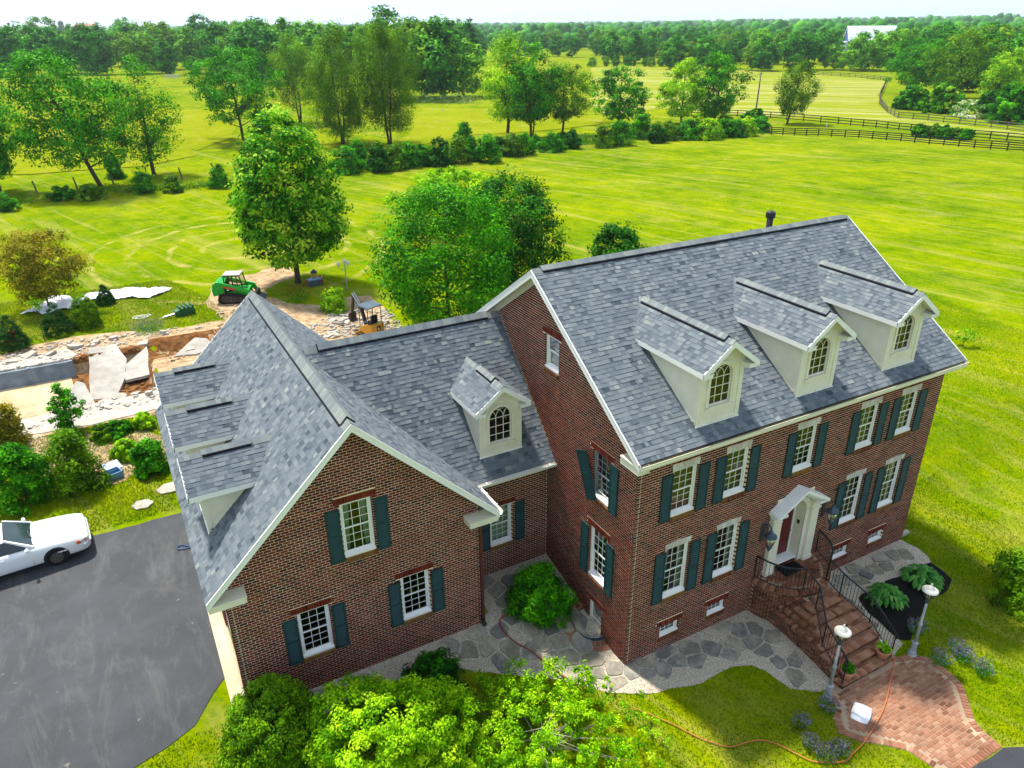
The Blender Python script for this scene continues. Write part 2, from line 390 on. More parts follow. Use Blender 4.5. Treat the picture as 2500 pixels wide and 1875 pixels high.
tr = _n(nt, 'ShaderNodeBsdfTransparent'); tr.inputs[0].default_value = (0.80, 0.87, 0.80, 1)
gl = _n(nt, 'ShaderNodeBsdfGlossy'); gl.inputs['Roughness'].default_value = 0.03
fr = _n(nt, 'ShaderNodeFresnel'); fr.inputs[0].default_value = 1.7
mx = _n(nt, 'ShaderNodeMixShader'); nt.links.new(fr.outputs[0], mx.inputs[0]); nt.links.new(tr.outputs[0], mx.inputs[1]); nt.links.new(gl.outputs[0], mx.inputs[2])
nt.links.new(mx.outputs[0], nt.nodes['Material Output'].inputs[0])
mat('bark', (0.075, 0.055, 0.04), 0.9, 0.45, 7, 0.1, bmp=0.8)
mat('pale_bark', (0.36, 0.33, 0.27), 0.9, 0.3, 6, 0.1, bmp=0.5)
mat('fence_black', (0.010, 0.011, 0.012), 0.7, 0.3, 3)
mat('old_wood', (0.13, 0.11, 0.085), 0.9, 0.35, 5, 0.1, bmp=0.5)
mat('terracotta', (0.52, 0.22, 0.12), 0.8, 0.15, 6, 0.15, dirt=(0.62, 0.36, 0.24, 0.6))
mat('hose_red', (0.30, 0.055, 0.035), 0.5, 0.15, 8)
mat('cord_orange', (0.55, 0.17, 0.05), 0.5, 0.15, 8)
mat('hose_blue', (0.02, 0.07, 0.20), 0.45, 0.15, 8)
mat('plastic_white', (0.78, 0.78, 0.77), 0.5, 0.05, 5, 0.35)
mat('tarp', (0.66, 0.68, 0.74), 0.55, 0.12, 1.6, 0.3, dirt=(0.38, 0.34, 0.28, 0.5))
mat('blue_box', (0.13, 0.27, 0.45), 0.5, 0.1, 4)
mat('pale_blue', (0.42, 0.58, 0.74), 0.5, 0.1, 4)
mat('red_plastic', (0.45, 0.02, 0.02), 0.4, 0.1, 4)
mat('yellow_plastic', (0.55, 0.36, 0.05), 0.45, 0.1, 4)
mat('car_white', (0.80, 0.81, 0.82), 0.22, 0.02, 2, 0.5)
mat('car_glass', (0.018, 0.035, 0.035), 0.06, 0.2, 2, 0.6)
mat('rubber', (0.012, 0.012, 0.012), 0.8, 0.2, 9, 0.2)
mat('amber', (0.75, 0.16, 0.02), 0.3, 0.05, 5, 0.5)
mat('lens', (0.55, 0.57, 0.58), 0.15, 0.05, 5, 0.6)
mat('loader_green', (0.006, 0.34, 0.028), 0.4, 0.1, 4, 0.4, dirt=(0.05, 0.27, 0.04, 0.4))
mat('dark_green', (0.008, 0.09, 0.03), 0.5, 0.2, 5, 0.4)
mat('cab_black', (0.010, 0.011, 0.012), 0.45, 0.2, 5, 0.4)
mat('cab_roof', (0.40, 0.38, 0.37), 0.6, 0.1, 4, 0.3)
mat('track', (0.060, 0.05, 0.042), 0.85, 0.4, 6, 0.2, dirt=(0.20, 0.15, 0.10, 0.7))
mat('digger_yellow', (0.60, 0.30, 0.025), 0.42, 0.1, 4, 0.4, dirt=(0.42, 0.22, 0.04, 0.5))
mat('canopy_blue', (0.055, 0.09, 0.12), 0.45, 0.2, 4, 0.4)
mat('decal_red', (0.40, 0.08, 0.03), 0.5, 0.3, 5)
mat('barn_roof', (0.62, 0.67, 0.72), 0.5, 0.06, 0.2, 0.3)
mat('barn_blue', (0.05, 0.08, 0.19), 0.7, 0.1, 0.2)
mat('red_roof', (0.50, 0.22, 0.17), 0.7, 0.1, 0.2)
mat('farm_grey', (0.22, 0.24, 0.26), 0.8, 0.1, 0.2)
mat('white_fence', (0.6, 0.6, 0.58), 0.7, 0.1, 1)
mat('petal', (0.20, 0.16, 0.30), 0.7, 0.3, 8)
mat('red_flower', (0.50, 0.02, 0.02), 0.6, 0.2, 8)
mat('mat_black', (0.006, 0.007, 0.008), 0.9, 0.3, 20, 0.1, bmp=0.5)

# ------------------------------------------------------------------ ground
def axis(lo, hi, a, b, fine, grow):
    s = list(np.arange(a, b+1e-6, fine)); st = fine
    while s[-1] < hi: st *= grow; s.append(s[-1]+st)
    st = fine
    while s[0] > lo: st *= grow; s.insert(0, s[0]-st)
    return s
gx = axis(-3500, 9000, -20, 16, 0.5, 1.22); gy = axis(-300, 9000, -9, 36, 0.25, 1.2)
vs_ = [(x, y, hgt(x, y)) for y in gy for x in gx]; nx = len(gx)
fs_ = [(j*nx+i, j*nx+i+1, (j+1)*nx+i+1, (j+1)*nx+i) for j in range(len(gy)-1) for i in range(nx-1)]
gb = MB(); gb.v = vs_; gb.f = fs_; gb.t = [0.5]*len(fs_)
tag(gb.build('ground', 'lawn', smooth=True), kind='structure')
def px(L): return [(p.x, p.y) for p in (G(*q) for q in L)]
R1 = random.Random(11)
Z1 = lambda x, y: (x/2.6023, y/2.6023)
Z2 = lambda x, y: (800+x/2.6023, y/2.6023)
Z3 = lambda x, y: (1650+x/2.6023, y/2.6023)
Z4 = lambda x, y: (x/2.552, 450+y/2.552)
Z5 = lambda x, y: (500+x/4.424, 600+y/4.424)
Z6 = lambda x, y: (x/2.0113, 1050+y/2.0113)
DRIVE = px([Z6(-700, 860), Z6(0, 640), Z6(460, 520), Z6(890, 408)])+[(-10.86, 13.7), (-10.86, 4.6)]+px([Z6(1050, 1290), Z6(960, 1450), Z6(820, 1560), Z6(660, 1659), Z6(500, 1800), Z6(-300, 2100), Z6(-900, 1700)])
drape('driveway', rough_outline(DRIVE, 0.05, 0.5, R1), 'asphalt', 0.02, 0.25, skirt=0.05)
drape('front_drive', rough_outline([(5.0, -7.34), (7.5, -7.36), (9.6, -8.3), (13, -11), (13, -16), (3, -16), (4.0, -9)], 0.04, 0.6, R1), 'asphalt', 0.02, 0.25, skirt=0.05)
drape('garage_apron', [(-11.0, 3.3), (-10.55, 3.3), (-10.55, 14.3), (-11.0, 14.3)], 'apron', 0.028, 0.25, skirt=0.05)
PATIO = px([(1000, 1652), (1052, 1624), (1132, 1634), (1225, 1647), (1346, 1658), (1398, 1668), (1485, 1692), (1606, 1692), (1658, 1679), (1714, 1668), (1747, 1648), (1790, 1628), (1834, 1625), (1870, 1639), (1899, 1661), (1931, 1682), (1975, 1687), (2000, 1690)])
PATIO = [(-9.6, 2.2), (-8.0, 2.35)]+PATIO+[(5.4, -3.6), (5.4, 0.3), (0.2, 0.3), (0.2, 5.0), (-3.0, 5.0), (-3.0, 3.4), (-9.6, 3.4)]
drape('patio', rough_outline(PATIO, 0.05, 0.35, R1), 'gravel', 0.012, 0.25)
PATIO2 = [(7.5, 0.2), (13.0, 0.2), (13.02, -0.3), (13.1, -0.68), (12.98, -1.19), (12.7, -1.56), (10.9, -1.52), (8.9, -1.7), (8.5, -3.5), (7.6, -3.75), (7.5, -2.0)]
drape('side_patio', rough_outline(PATIO2, 0.05, 0.35, R1), 'gravel', 0.012, 0.25)
MULCH = [(12.76, -1.45), (12.65, -2.37), (11.76, -2.66), (10.97, -2.62), (10.13, -2.97), (8.85, -3.5), (8.55, -3.3), (8.6, -2.1), (8.86, -1.45), (10.73, -1.35)]
drape('mulch_bed', rough_outline(MULCH, 0.06, 0.3, R1), 'mulch', 0.03, 0.25, skirt=0.03)
PATH = [(5.0, -3.55), (7.73, -3.72), (8.34, -3.9), (8.68, -4.23), (8.74, -4.65), (8.71, -5.01), (8.59, -5.47), (8.28, -5.81), (7.66, -6.44), (7.54, -6.77), (7.5, -7.33), (5.12, -7.33), (5.24, -6.82), (5.09, -6.13), (4.64, -5.67), (4.19, -5.31), (3.92, -4.82), (4.23, -4.36), (4.56, -4.12), (4.72, -3.77)]
path = drape('path', PATH, 'dark_mortar', 0.012, 0.25, skirt=0.03)
DIRT = px([Z5(60, 470), Z5(90, 400), Z5(380, 320), Z5(560, 300), Z5(700, 240), Z5(940, 230), Z5(1000, 330), Z5(800, 400), Z5(640, 480), Z5(680, 560), Z5(960, 630), Z5(1320, 640), Z5(1480, 560), Z5(1800, 540), Z5(1960, 700), Z5(2050, 900)])+[(3.5, 24), (-2.0, 15.5), (-10.4, 15.5), (-10.4, 22.8)]+px([Z4(980, 1440), Z4(600, 1500), Z4(140, 1590), Z4(-400, 1640), Z4(-400, 1130), Z4(0, 1068), Z4(200, 1005), Z4(500, 945), Z4(760, 918), Z4(1000, 918), Z4(1200, 883), Z4(1400, 848), Z5(20, 640)])
drape('dug_earth', rough_outline(DIRT, 0.18, 0.6, R1), 'dirt', 0.02, 0.35)
drape('trench_soil', rough_outline([(-10.8, 30.2), (-6.4, 30.6), (-6.2, 33.4), (-8, 33.5), (-10.6, 33.6)], 0.15, 0.4, R1), 'soil', 0.035, 0.3)
drape('pit_soil', rough_outline([(-15.0, 26.3), (-10.6, 26.3), (-10.6, 33.0), (-15.0, 33.1)], 0.15, 0.4, R1), 'soil', 0.035, 0.3)
drape('pool_floor', [(-29, 26.6), (-14.4, 26.6), (-14.7, 32.2), (-29, 32.2)], 'pool_floor', 0.05, 0.4)
drape('pool_deck', rough_outline([(-24, 23.4), (-16.7, 23.7), (-13.7, 23.3), (-10.5, 23.6), (-10.5, 25.8), (-13.7, 25.75), (-16, 25.6), (-24, 25.7)], 0.06, 0.5, R1), 'concrete', 0.05, 0.4, skirt=0.1)
drape('pool_coping', rough_outline([(-24, 32.35), (-14.7, 32.35), (-14.2, 33.2), (-14.6, 34.3), (-24, 34.6)], 0.08, 0.5, R1), 'concrete', 0.06, 0.4, skirt=0.1)
drape('garden_soil', rough_outline(px([Z6(120, 40), Z6(420, 20), Z6(720, -10), Z6(830, 60), Z6(820, 180), Z6(700, 200), Z6(560, 270), Z6(420, 260), Z6(300, 300), Z6(200, 260)]), 0.12, 0.4, R1), 'dirt', 0.014, 0.3)
bare = px([(2300, 1000), (2500, 1090)])
for P in (px([Z2(520, 860), Z2(460, 930), Z2(560, 930), Z2(900, 860), Z2(1400, 830), Z2(1740, 790), Z2(1780, 740), Z2(1560, 730), Z2(960, 690), Z2(600, 690), Z2(520, 780)]), px([Z1(1000, 700), Z1(1150, 690), Z1(1400, 720), Z1(1500, 800), Z1(1480, 880), Z1(1250, 960), Z1(1120, 900), Z1(1080, 780)]), px([Z1(-300, 900), Z1(200, 760), Z1(800, 700), Z1(1060, 700), Z1(1130, 860), Z1(1250, 990), Z1(900, 1060), Z1(200, 1110), Z1(-300, 1120)])):
    drape('pasture', rough_outline(P, 1.0, 6, R1), 'pasture', 0.05+0.004*len(P), 4.0)
HAY = px([Z3(-120, 450), Z3(360, 440), Z3(900, 470), Z3(1340, 515), Z3(1300, 590), Z3(1290, 650), Z3(1330, 700), Z3(1400, 745), Z3(1700, 775), Z3(2212, 840), Z3(2500, 870), Z3(2500, 900), Z3(2100, 860), Z3(1500, 790), Z3(1000, 745), Z3(500, 735), Z3(-100, 690), Z3(-400, 740), Z3(-600, 650), Z3(-400, 560)])
drape('hay_field', rough_outline(HAY, 1.0, 8, R1), 'hay', 0.05, 6.0)
drape('hay_field', rough_outline(px([Z2(1680, 430), Z2(1900, 420), Z2(2240, 440), Z2(2240, 600), Z2(1900, 640), Z2(1680, 640)]), 1, 9, R1), 'hay', 0.09, 8.0)
drape('hay_field', rough_outline(px([Z2(1840, 340), Z2(2260, 332), Z2(2400, 350), Z2(2260, 385), Z2(1840, 372)]), 1, 12, R1), 'pasture', 0.06, 12.0)

# flagstones: irregular cells cut from seeds, gaps left for gravel
def flagstones(P, parent, sp, seed, keep=0.9, lo=0.0):
    rng = random.Random(seed); xs = [p[0] for p in P]; ys = [p[1] for p in P]; S = []
    for _ in range(9000):
        q = (rng.uniform(min(xs), max(xs)), rng.uniform(min(ys), max(ys)))
        d = sp*rng.uniform(0.75, 1.35)
        if inpoly(*q, P) and all((q[0]-s[0])**2+(q[1]-s[1])**2 > d*d for s in S): S.append(q)
    for i, s in enumerate(S):
        if rng.random() > keep: continue
        cell = [Vector((s[0]+math.cos(a)*0.85*sp, s[1]+math.sin(a)*0.85*sp)) for a in [k*math.pi/5+0.2 for k in range(10)]]
        for j, o in enumerate(S):
            if i == j or (o[0]-s[0])**2+(o[1]-s[1])**2 > 6*sp*sp: continue
            mid = Vector(((s[0]+o[0])/2, (s[1]+o[1])/2)); n = Vector((o[0]-s[0], o[1]-s[1])).normalized(); mid -= n*rng.uniform(0.008, 0.032)
            out = []
            for k in range(len(cell)):
                a, b = cell[k], cell[(k+1) % len(cell)]; da, db = (a-mid).dot(n), (b-mid).dot(n)
                if da <= 0: out.append(a)
                if (da < 0) != (db < 0) and abs(da-db) > 1e-9: out.append(a+(b-a)*(da/(da-db)))
            cell = out
            if len(cell) < 3: break
        if len(cell) < 3: continue
        c = sum(cell, Vector((0, 0)))/len(cell)
        pts = []
        for k in range(len(cell)):
            a, b = cell[k], cell[(k+1) % len(cell)]
            if (b-a).length < 0.05: pts.append(a); continue
            pts += [a+(b-a)*0.12, a+(b-a)*0.5+(a+(b-a)*0.5-c)*rng.uniform(-0.06, 0.03), a+(b-a)*0.88]
        pts = [c+(p-c)*rng.uniform(0.93, 1.0) for p in pts]
        if not all(inpoly(p.x, p.y, P) for p in pts): continue
        th = rng.uniform(0.018, 0.04); n = len(pts); b = MB(); tz = rng.uniform(-0.03, 0.03), rng.uniform(-0.03, 0.03)
        b.add([(p.x-c.x, p.y-c.y, hgt(p.x, p.y)-hgt(*c)-0.02) for p in pts]+[(p.x-c.x, p.y-c.y, hgt(p.x, p.y)-hgt(*c)+th+(p-c).dot(Vector(tz))) for p in [c+(q-c)*0.97 for q in pts]],
              [tuple(range(n, 2*n))]+[(k, (k+1) % n, n+(k+1) % n, n+k) for k in range(n)], rng.random())
        o = b.build('flagstone', 'flagstone', parent); o.location = (c.x, c.y, hgt(*c)+0.012)
for o in COL.objects:
    if o.name == 'patio': pat = o
    if o.name == 'side_patio': pat2 = o
flagstones([p for p in PATIO], pat, 0.52, 5, 0.96)
flagstones(PATIO2, pat2, 0.58, 6, 0.97)

# brick walkway laid in rows, with a soldier border
PV = Pieces(); R2 = random.Random(3)
def brick_flat(P, c, ux, uy, lx, ly, h, t, z=None):
    z = hgt(c[0], c[1]) if z is None else z
    q = []
    for dz in (-0.01, h):
        for sx, sy in ((-1, -1), (1, -1), (1, 1), (-1, 1)):
            q.append((c[0]+ux[0]*sx*lx/2+uy[0]*sy*ly/2, c[1]+ux[1]*sx*lx/2+uy[1]*sy*ly/2, z+dz))
    P.box8(q, t, back=False)
def bricks_in(P, inner, z=None):
    y = -7.3; k = 0
    while y < -3.5:
        x = 3.5+(k % 2)*0.115
        while x < 9:
            if all(inpoly(x+sx*0.09, y+sy*0.05, inner) for sx in (-1, 1) for sy in (-1, 1)):
                brick_flat(P, (x, y), (1, 0), (0, 1), 0.205, 0.098, 0.022+R2.uniform(0, 0.006), min(1, max(0, R2.gauss(0.55, 0.24))))
            x += 0.23
        y += 0.121; k += 1
inner = []
n = len(PATH); cx = sum(p[0] for p in PATH)/n; cy = sum(p[1] for p in PATH)/n
def inset(P, d):
    out = []; n = len(P)
    for i in range(n):
        a, b, c = Vector(P[i-1]), Vector(P[i]), Vector(P[(i+1) % n])
        n1 = Vector((-(b-a).y, (b-a).x)).normalized(); n2 = Vector((-(c-b).y, (c-b).x)).normalized()
        m_ = (n1+n2)/max(0.5, 1+n1.dot(n2)); out.append(tuple(b+m_*d))
    return out
area = sum(PATH[i-1][0]*PATH[i][1]-PATH[i][0]*PATH[i-1][1] for i in range(n))
bricks_in(PV, inset(PATH, 0.215 if area > 0 else -0.215))
for i in range(1, n-1):
    a, b = Vector(PATH[i]), Vector(PATH[i+1]); L = (b-a).length; d = (b-a)/L; nn = Vector((-d.y, d.x))*(1 if area > 0 else -1)
    for k in range(int(L/0.115)):
        c = a+d*(0.0575+0.115*k)+nn*0.11
        brick_flat(PV, c, d, nn, 0.098, 0.2, 0.028+R2.uniform(0, 0.006), min(1, max(0, R2.gauss(0.6, 0.22))))
PV.finish('paver_brick', 'paver_bricks', 'paver', path, 300)
# ------------------------------------------------------------------ the house
house = thing('brick_house', 'large red brick house with grey shingle roofs, white dormers and dark green shutters', 'house')
BR, SHG, CAPS, PANES, SILLB = Pieces(), Pieces(), Pieces(), Pieces(), Pieces()
CH, BL, JT = 0.0813, 0.203, 0.0175
RB = random.Random(21)
Zv = Vector((0, 0, 1))
class Wall:
    def __init__(s, o, u, n): s.o, s.u, s.n = Vector(o), Vector(u), Vector(n)
    def P(s, u, z, d=0.0): return s.o+s.u*u+Zv*z+s.n*d
    def box(s, b, u0, u1, z0, z1, d0, d1, t=0.5):
        return b.hexa([s.P(u0, z0, d0), s.P(u1, z0, d0), s.P(u1, z0, d1), s.P(u0, z0, d1), s.P(u0, z1, d0), s.P(u1, z1, d0), s.P(u1, z1, d1), s.P(u0, z1, d1)], t)
def btint(): return min(1, max(0, RB.gauss(0.42, 0.2)))
def brick(w, u0, u1, z0, z1, d0=-0.1, d1=0.006, t=None, pieces=None):
    q = [w.P(u0, z0, d0), w.P(u1, z0, d0), w.P(u1, z1, d0), w.P(u0, z1, d0), w.P(u0, z0, d1), w.P(u1, z0, d1), w.P(u1, z1, d1), w.P(u0, z1, d1)]
    (pieces or BR).box8(q, btint() if t is None else t, back=False)
def lay(w, z0, z1, bounds, zones, lead=None, tail=None):
    """Running bond over the wall, left out where zones (openings, lintels, sills) lie."""
    for k in range(int(round(z0/CH)), int(z1/CH)+1):
        a, b = k*CH, (k+1)*CH-JT; mid = (a+b)/2
        iv = bounds(mid)
        if not iv or iv[1]-iv[0] < 0.05: continue
        lo, hi = iv
        if lead is not None: lo = lo-0.006 if (k+lead) % 2 else lo+0.118
        if tail is not None: hi = hi+0.006
        cuts = sorted((u0, u1) for u0, u1, q0, q1 in zones if min(b, q1)-max(a, q0) > 0.35*(b-a))
        segs = []; c = lo
        for u0, u1 in cuts:
            if u0 > c: segs.append((c, min(u0, hi)))
            c = max(c, u1)
        if c < hi: segs.append((c, hi))
        for s0, s1 in segs:
            i = math.floor((s0-0.3)/BL)
            while True:
                x0 = i*BL+(k % 2)*BL/2; i += 1
                if x0 > s1: break
                p, q = max(x0, s0), min(x0+BL-JT*0.75, s1)
                if q-p > 0.035: brick(w, p, q, a+RB.uniform(-0.001, 0.001), b, d1=0.006+RB.uniform(-0.0015, 0.002))
def clip_poly(P, n, c):
    out = []
    for i in range(len(P)):
        a, b = P[i], P[(i+1) % len(P)]; da, db = a[0]*n[0]+a[1]*n[1]-c, b[0]*n[0]+b[1]*n[1]-c
        if da <= 0: out.append(a)
        if (da < 0) != (db < 0) and abs(da-db) > 1e-12: t = da/(da-db); out.append((a[0]+(b[0]-a[0])*t, a[1]+(b[1]-a[1])*t))
    return out
def mortar(w, u0, u1, z0, z1, planes, ops, name='wall', label=None, mt='mortar', thick=0.14):
    us = sorted({u0, u1, *[o[0]-0.006 for o in ops], *[o[1]+0.006 for o in ops]}); zs = sorted({z0, z1, *[o[2] for o in ops], *[o[3] for o in ops]})
    us = [u for u in us if u0 <= u <= u1]; zs = [z for z in zs if z0 <= z <= z1]; b = MB()
    for i in range(len(us)-1):
        for j in range(len(zs)-1):
            cu, cz = (us[i]+us[i+1])/2, (zs[j]+zs[j+1])/2
            if any(o[0]-0.006 < cu < o[1]+0.006 and o[2] < cz < o[3] for o in ops): continue
            P = [(us[i], zs[j]), (us[i+1], zs[j]), (us[i+1], zs[j+1]), (us[i], zs[j+1])]
            for n, c in planes:
                P = clip_poly(P, n, c)
                if len(P) < 3: break
            if len(P) >= 3:
                b.quad(*[w.P(u, z) for u, z in P]); b.quad(*[w.P(u, z, -thick) for u, z in P][::-1])
    for a0, a1, q0, q1 in ops:
        a0 -= 0.006; a1 += 0.006
        for s, t in (((a0, q0), (a0, q1)), ((a1, q0), (a1, q1)), ((a0, q0), (a1, q0)), ((a0, q1), (a1, q1))):
            b.quad(w.P(*s), w.P(*t), w.P(*t, -thick), w.P(*s, -thick))
    return b.build(name, mt, house, label=label)
def soldier(w, u0, u1, z0, z1, d=0.008):
    n = max(3, round((u1-u0)/0.0795)); s = (u1-u0)/n
    for i in range(n): brick(w, u0+i*s+0.005, u0+(i+1)*s-0.006, z0+0.006, z1-0.008, -0.1, d+RB.uniform(0, 0.003), min(1, max(0, RB.gauss(0.62, 0.15))))
    b = MB(); w.box(b, u0-0.01, u1+0.01, z0, z1, -0.09, 0.0); return b
def rowlock(w, u0, u1, z0, z1, mossy):
    n = max(3, round((u1-u0)/0.0795)); s = (u1-u0)/n
    for i in range(n):
        a, c = u0+i*s+0.004, u0+(i+1)*s-0.004; o = 0.045+RB.uniform(0, 0.004)
        q = [w.P(a, z0+0.02, -0.1), w.P(c, z0+0.02, -0.1), w.P(c, z0, o), w.P(a, z0, o), w.P(a, z1, -0.1), w.P(c, z1, -0.1), w.P(c, z1-0.045, o), w.P(a, z1-0.045, o)]
        SILLB.box8(q, min(1, max(0, RB.gauss(0.75 if mossy else 0.3, 0.18))), back=True)
    return None
def stone_lintel(w, u0, u1, z0, z1, par):
    """Flared jack arch of pale blocks, the key block tallest."""
    n = 5; s = (u1-u0)/n
    for i in range(n):
        fl = lambda k: (k-n/2)*0.012
        tp = z1+(0.03 if i == 2 else 0.012*(2-abs(i-2)))
        a, c = u0+i*s+0.003, u0+(i+1)*s-0.003
        b = MB(); b.hexa([w.P(a, z0, -0.1), w.P(c, z0, -0.1), w.P(c, z0, 0.015+0.004*(i == 2)), w.P(a, z0, 0.015+0.004*(i == 2)), w.P(a+fl(i), tp, -0.1), w.P(c+fl(i+1), tp, -0.1), w.P(c+fl(i+1), tp, 0.015+0.004*(i == 2)), w.P(a+fl(i), tp, 0.015+0.004*(i == 2))], RB.random())
        b.build('lintel_block', 'lintel_stone', par)
SHM = {}
def shutter(w, u0, u1, z0, z1, name='shutter', tf=None, d0=0.02):
    """Framed louvred shutter with a mid rail; tf bends the points for the loose one."""
    T = tf or (lambda u, z, d: w.P(u, z, d))
    def bx(b, a, c, e, f, g, h):
        b.hexa([T(a, e, g), T(c, e, g), T(c, e, h), T(a, e, h), T(a, f, g), T(c, f, g), T(c, f, h), T(a, f, h)])
    b = MB(); st = 0.05; zm = (z0+z1)/2+0.03
    bx(b, u0, u0+st, z0, z1, d0, d0+0.035); bx(b, u1-st, u1, z0, z1, d0, d0+0.035)
    for a, c in ((z0, z0+0.09), (zm-0.035, zm+0.035), (z1-0.06, z1)): bx(b, u0+st, u1-st, a, c, d0+0.001, d0+0.034)
    sh = b.build(name, 'shutter', house)
    l = MB()
    for a, c in ((z0+0.09, zm-0.035), (zm+0.035, z1-0.06)):
        n = int((c-a)/0.042)
        for i in range(n):
            z = a+(c-a)*(i+0.5)/n
            l.hexa([T(u0+st, z-0.026, d0+0.026), T(u1-st, z-0.026, d0+0.026), T(u1-st, z-0.020, d0+0.030), T(u0+st, z-0.020, d0+0.030), T(u0+st, z+0.012, d0+0.004), T(u1-st, z+0.012, d0+0.004), T(u1-st, z+0.018, d0+0.008), T(u0+st, z+0.018, d0+0.008)])
        l.hexa([T(u0+st, a, d0), T(u1-st, a, d0), T(u1-st, a, d0+0.003), T(u0+st, a, d0+0.003), T(u0+st, c, d0), T(u1-st, c, d0), T(u1-st, c, d0+0.003), T(u0+st, c, d0+0.003)])
    tag(l.build('louvres', 'shutter', sh), kind='stuff')
    k = MB()
    if tf is None:
        for z in (z0+0.06, z1-0.2): w.box(k, u0-0.03, u0+0.01, z, z+0.05, 0.008, d0+0.02); w.box(k, u1-0.01, u1+0.03, z, z+0.05, 0.008, d0+0.02)
        tag(k.build('hinges', 'black_metal', sh), kind='stuff')
    return sh
def window(w, u0, u1, z0, z1, rows=3, cols=3, inside=None, lintel='soldier', mossy=False, sash=True, label=None, mt='white'):
    """Double-hung sash window set back in its brick opening."""
    fw = 0.065; b = MB(); D = -0.055
    w.box(b, u0, u0+fw, z0, z1, D-0.08, D); w.box(b, u1-fw, u1, z0, z1, D-0.08, D); w.box(b, u0+fw, u1-fw, z1-fw*0.8, z1, D-0.08, D-0.002)
    win = b.build('window', mt, house, label=label)
    b = MB(); s = 0.10 if sash else 0.05
    b.hexa([w.P(u0, z0-0.01, D-0.08), w.P(u1, z0-0.01, D-0.08), w.P(u1, z0-0.01, 0.01), w.P(u0, z0-0.01, 0.01), w.P(u0, z0+s, D-0.06), w.P(u1, z0+s, D-0.06), w.P(u1, z0+0.03, 0.01), w.P(u0, z0+0.03, 0.01)])
    b.build('window_sill', 'white', win)
    zi0, zi1 = z0+s*0.7, z1-fw*0.8; zm = (zi0+zi1)/2
    for a, c, dd, nm in (((zm-0.02, zi1, D-0.03, 'sash'), (zi0, zm+0.025, D-0.05, 'sash')) if sash else ((zi0, zi1, D-0.03, 'sash'),)):
        b = MB(); r = 0.042
        w.box(b, u0+fw, u0+fw+r, a, c, dd-0.03, dd); w.box(b, u1-fw-r, u1-fw, a, c, dd-0.03, dd)
        w.box(b, u0+fw+r, u1-fw-r, a, a+r, dd-0.03, dd-0.001); w.box(b, u0+fw+r, u1-fw-r, c-r, c, dd-0.03, dd-0.001)
        b.build(nm, mt, win)
        x0, x1, y0, y1 = u0+fw+r, u1-fw-r, a+r, c-r; mu = MB(); mw = 0.0075
        for i in range(1, cols): u = x0+(x1-x0)*i/cols; w.box(mu, u-mw, u+mw, y0, y1, dd-0.022, dd-0.008)
        for j in range(1, rows):
            z = y0+(y1-y0)*j/rows
            for i in range(cols): w.box(mu, x0+(x1-x0)*i/cols+(mw if i else 0), x0+(x1-x0)*(i+1)/cols-(mw if i < cols-1 else 0), z-mw, z+mw, dd-0.021, dd-0.009)
        mu.build('muntin', mt, win)
        for i in range(cols):
            for j in range(rows):
                ua, ub, za, zb = x0+(x1-x0)*i/cols, x0+(x1-x0)*(i+1)/cols, y0+(y1-y0)*j/rows, y0+(y1-y0)*(j+1)/rows
                PANES.add([w.P(ua, za, dd-0.015), w.P(ub, za, dd-0.015), w.P(ub, zb, dd-0.015), w.P(ua, zb, dd-0.015)], [(0, 1, 2, 3)], 0.5, win)
    if inside == 'blind':
        b = MB(); z = zi1-0.04; lowest = zi0+RB.choice((0.02, 0.05, 0.3))
        while z > lowest:
            b.quad(w.P(u0+fw+0.02, z, D-0.12), w.P(u1-fw-0.02, z, D-0.12), w.P(u1-fw-0.02, z-0.034, D-0.135), w.P(u0+fw+0.02, z-0.034, D-0.135)); z -= 0.038
        tag(b.build('blind', 'blind', win), kind='stuff')
    elif inside == 'curtain':
        b = MB()
        for a, sg in ((u0+fw, 1), (u1-fw, -1)):
            n = 9
            for i in range(n):
                def wv(k, z): 
                    dr = 1-0.35*((zi1-z)/(zi1-zi0)); return w.P(a+sg*(0.24*k/n)*dr, z, D-0.13-0.025*(k % 2))
                b.quad(wv(i, zi0), wv(i+1, zi0), wv(i+1, zi1), wv(i, zi1))
        b.build('curtain', 'curtain', win)
    elif inside == 'drape':
        b = MB(); n = 16
        for i in range(n):
            f = lambda k, z: w.P(u0+fw+(u1-u0-2*fw)*k/n, z, D-0.13-0.02*(k % 2))
            b.quad(f(i, zi0), f(i+1, zi0), f(i+1, zi1), f(i, zi1))
        b.build('curtain', 'curtain', win)
    if lintel == 'stone': stone_lintel(w, u0-0.03, u1+0.03, z1+0.002, z1+0.20, win)
    elif lintel == 'soldier': soldier(w, u0-0.14, u1+0.14, z1+0.002, z1+0.205).build('lintel_bed', 'mortar', win)
    rowlock(w, u0-0.02, u1+0.02, z0-0.165, z0-0.012, mossy)
    return win
def zones_for(ops, lint):
    z = []
    for (u0, u1, q0, q1), k in zip(ops, lint):
        z.append((u0, u1, q0-0.165, q1))
        e = 0.03 if k == 'stone' else 0.14
        if k: z.append((u0-e, u1+e, q1, q1+0.205))
    return z

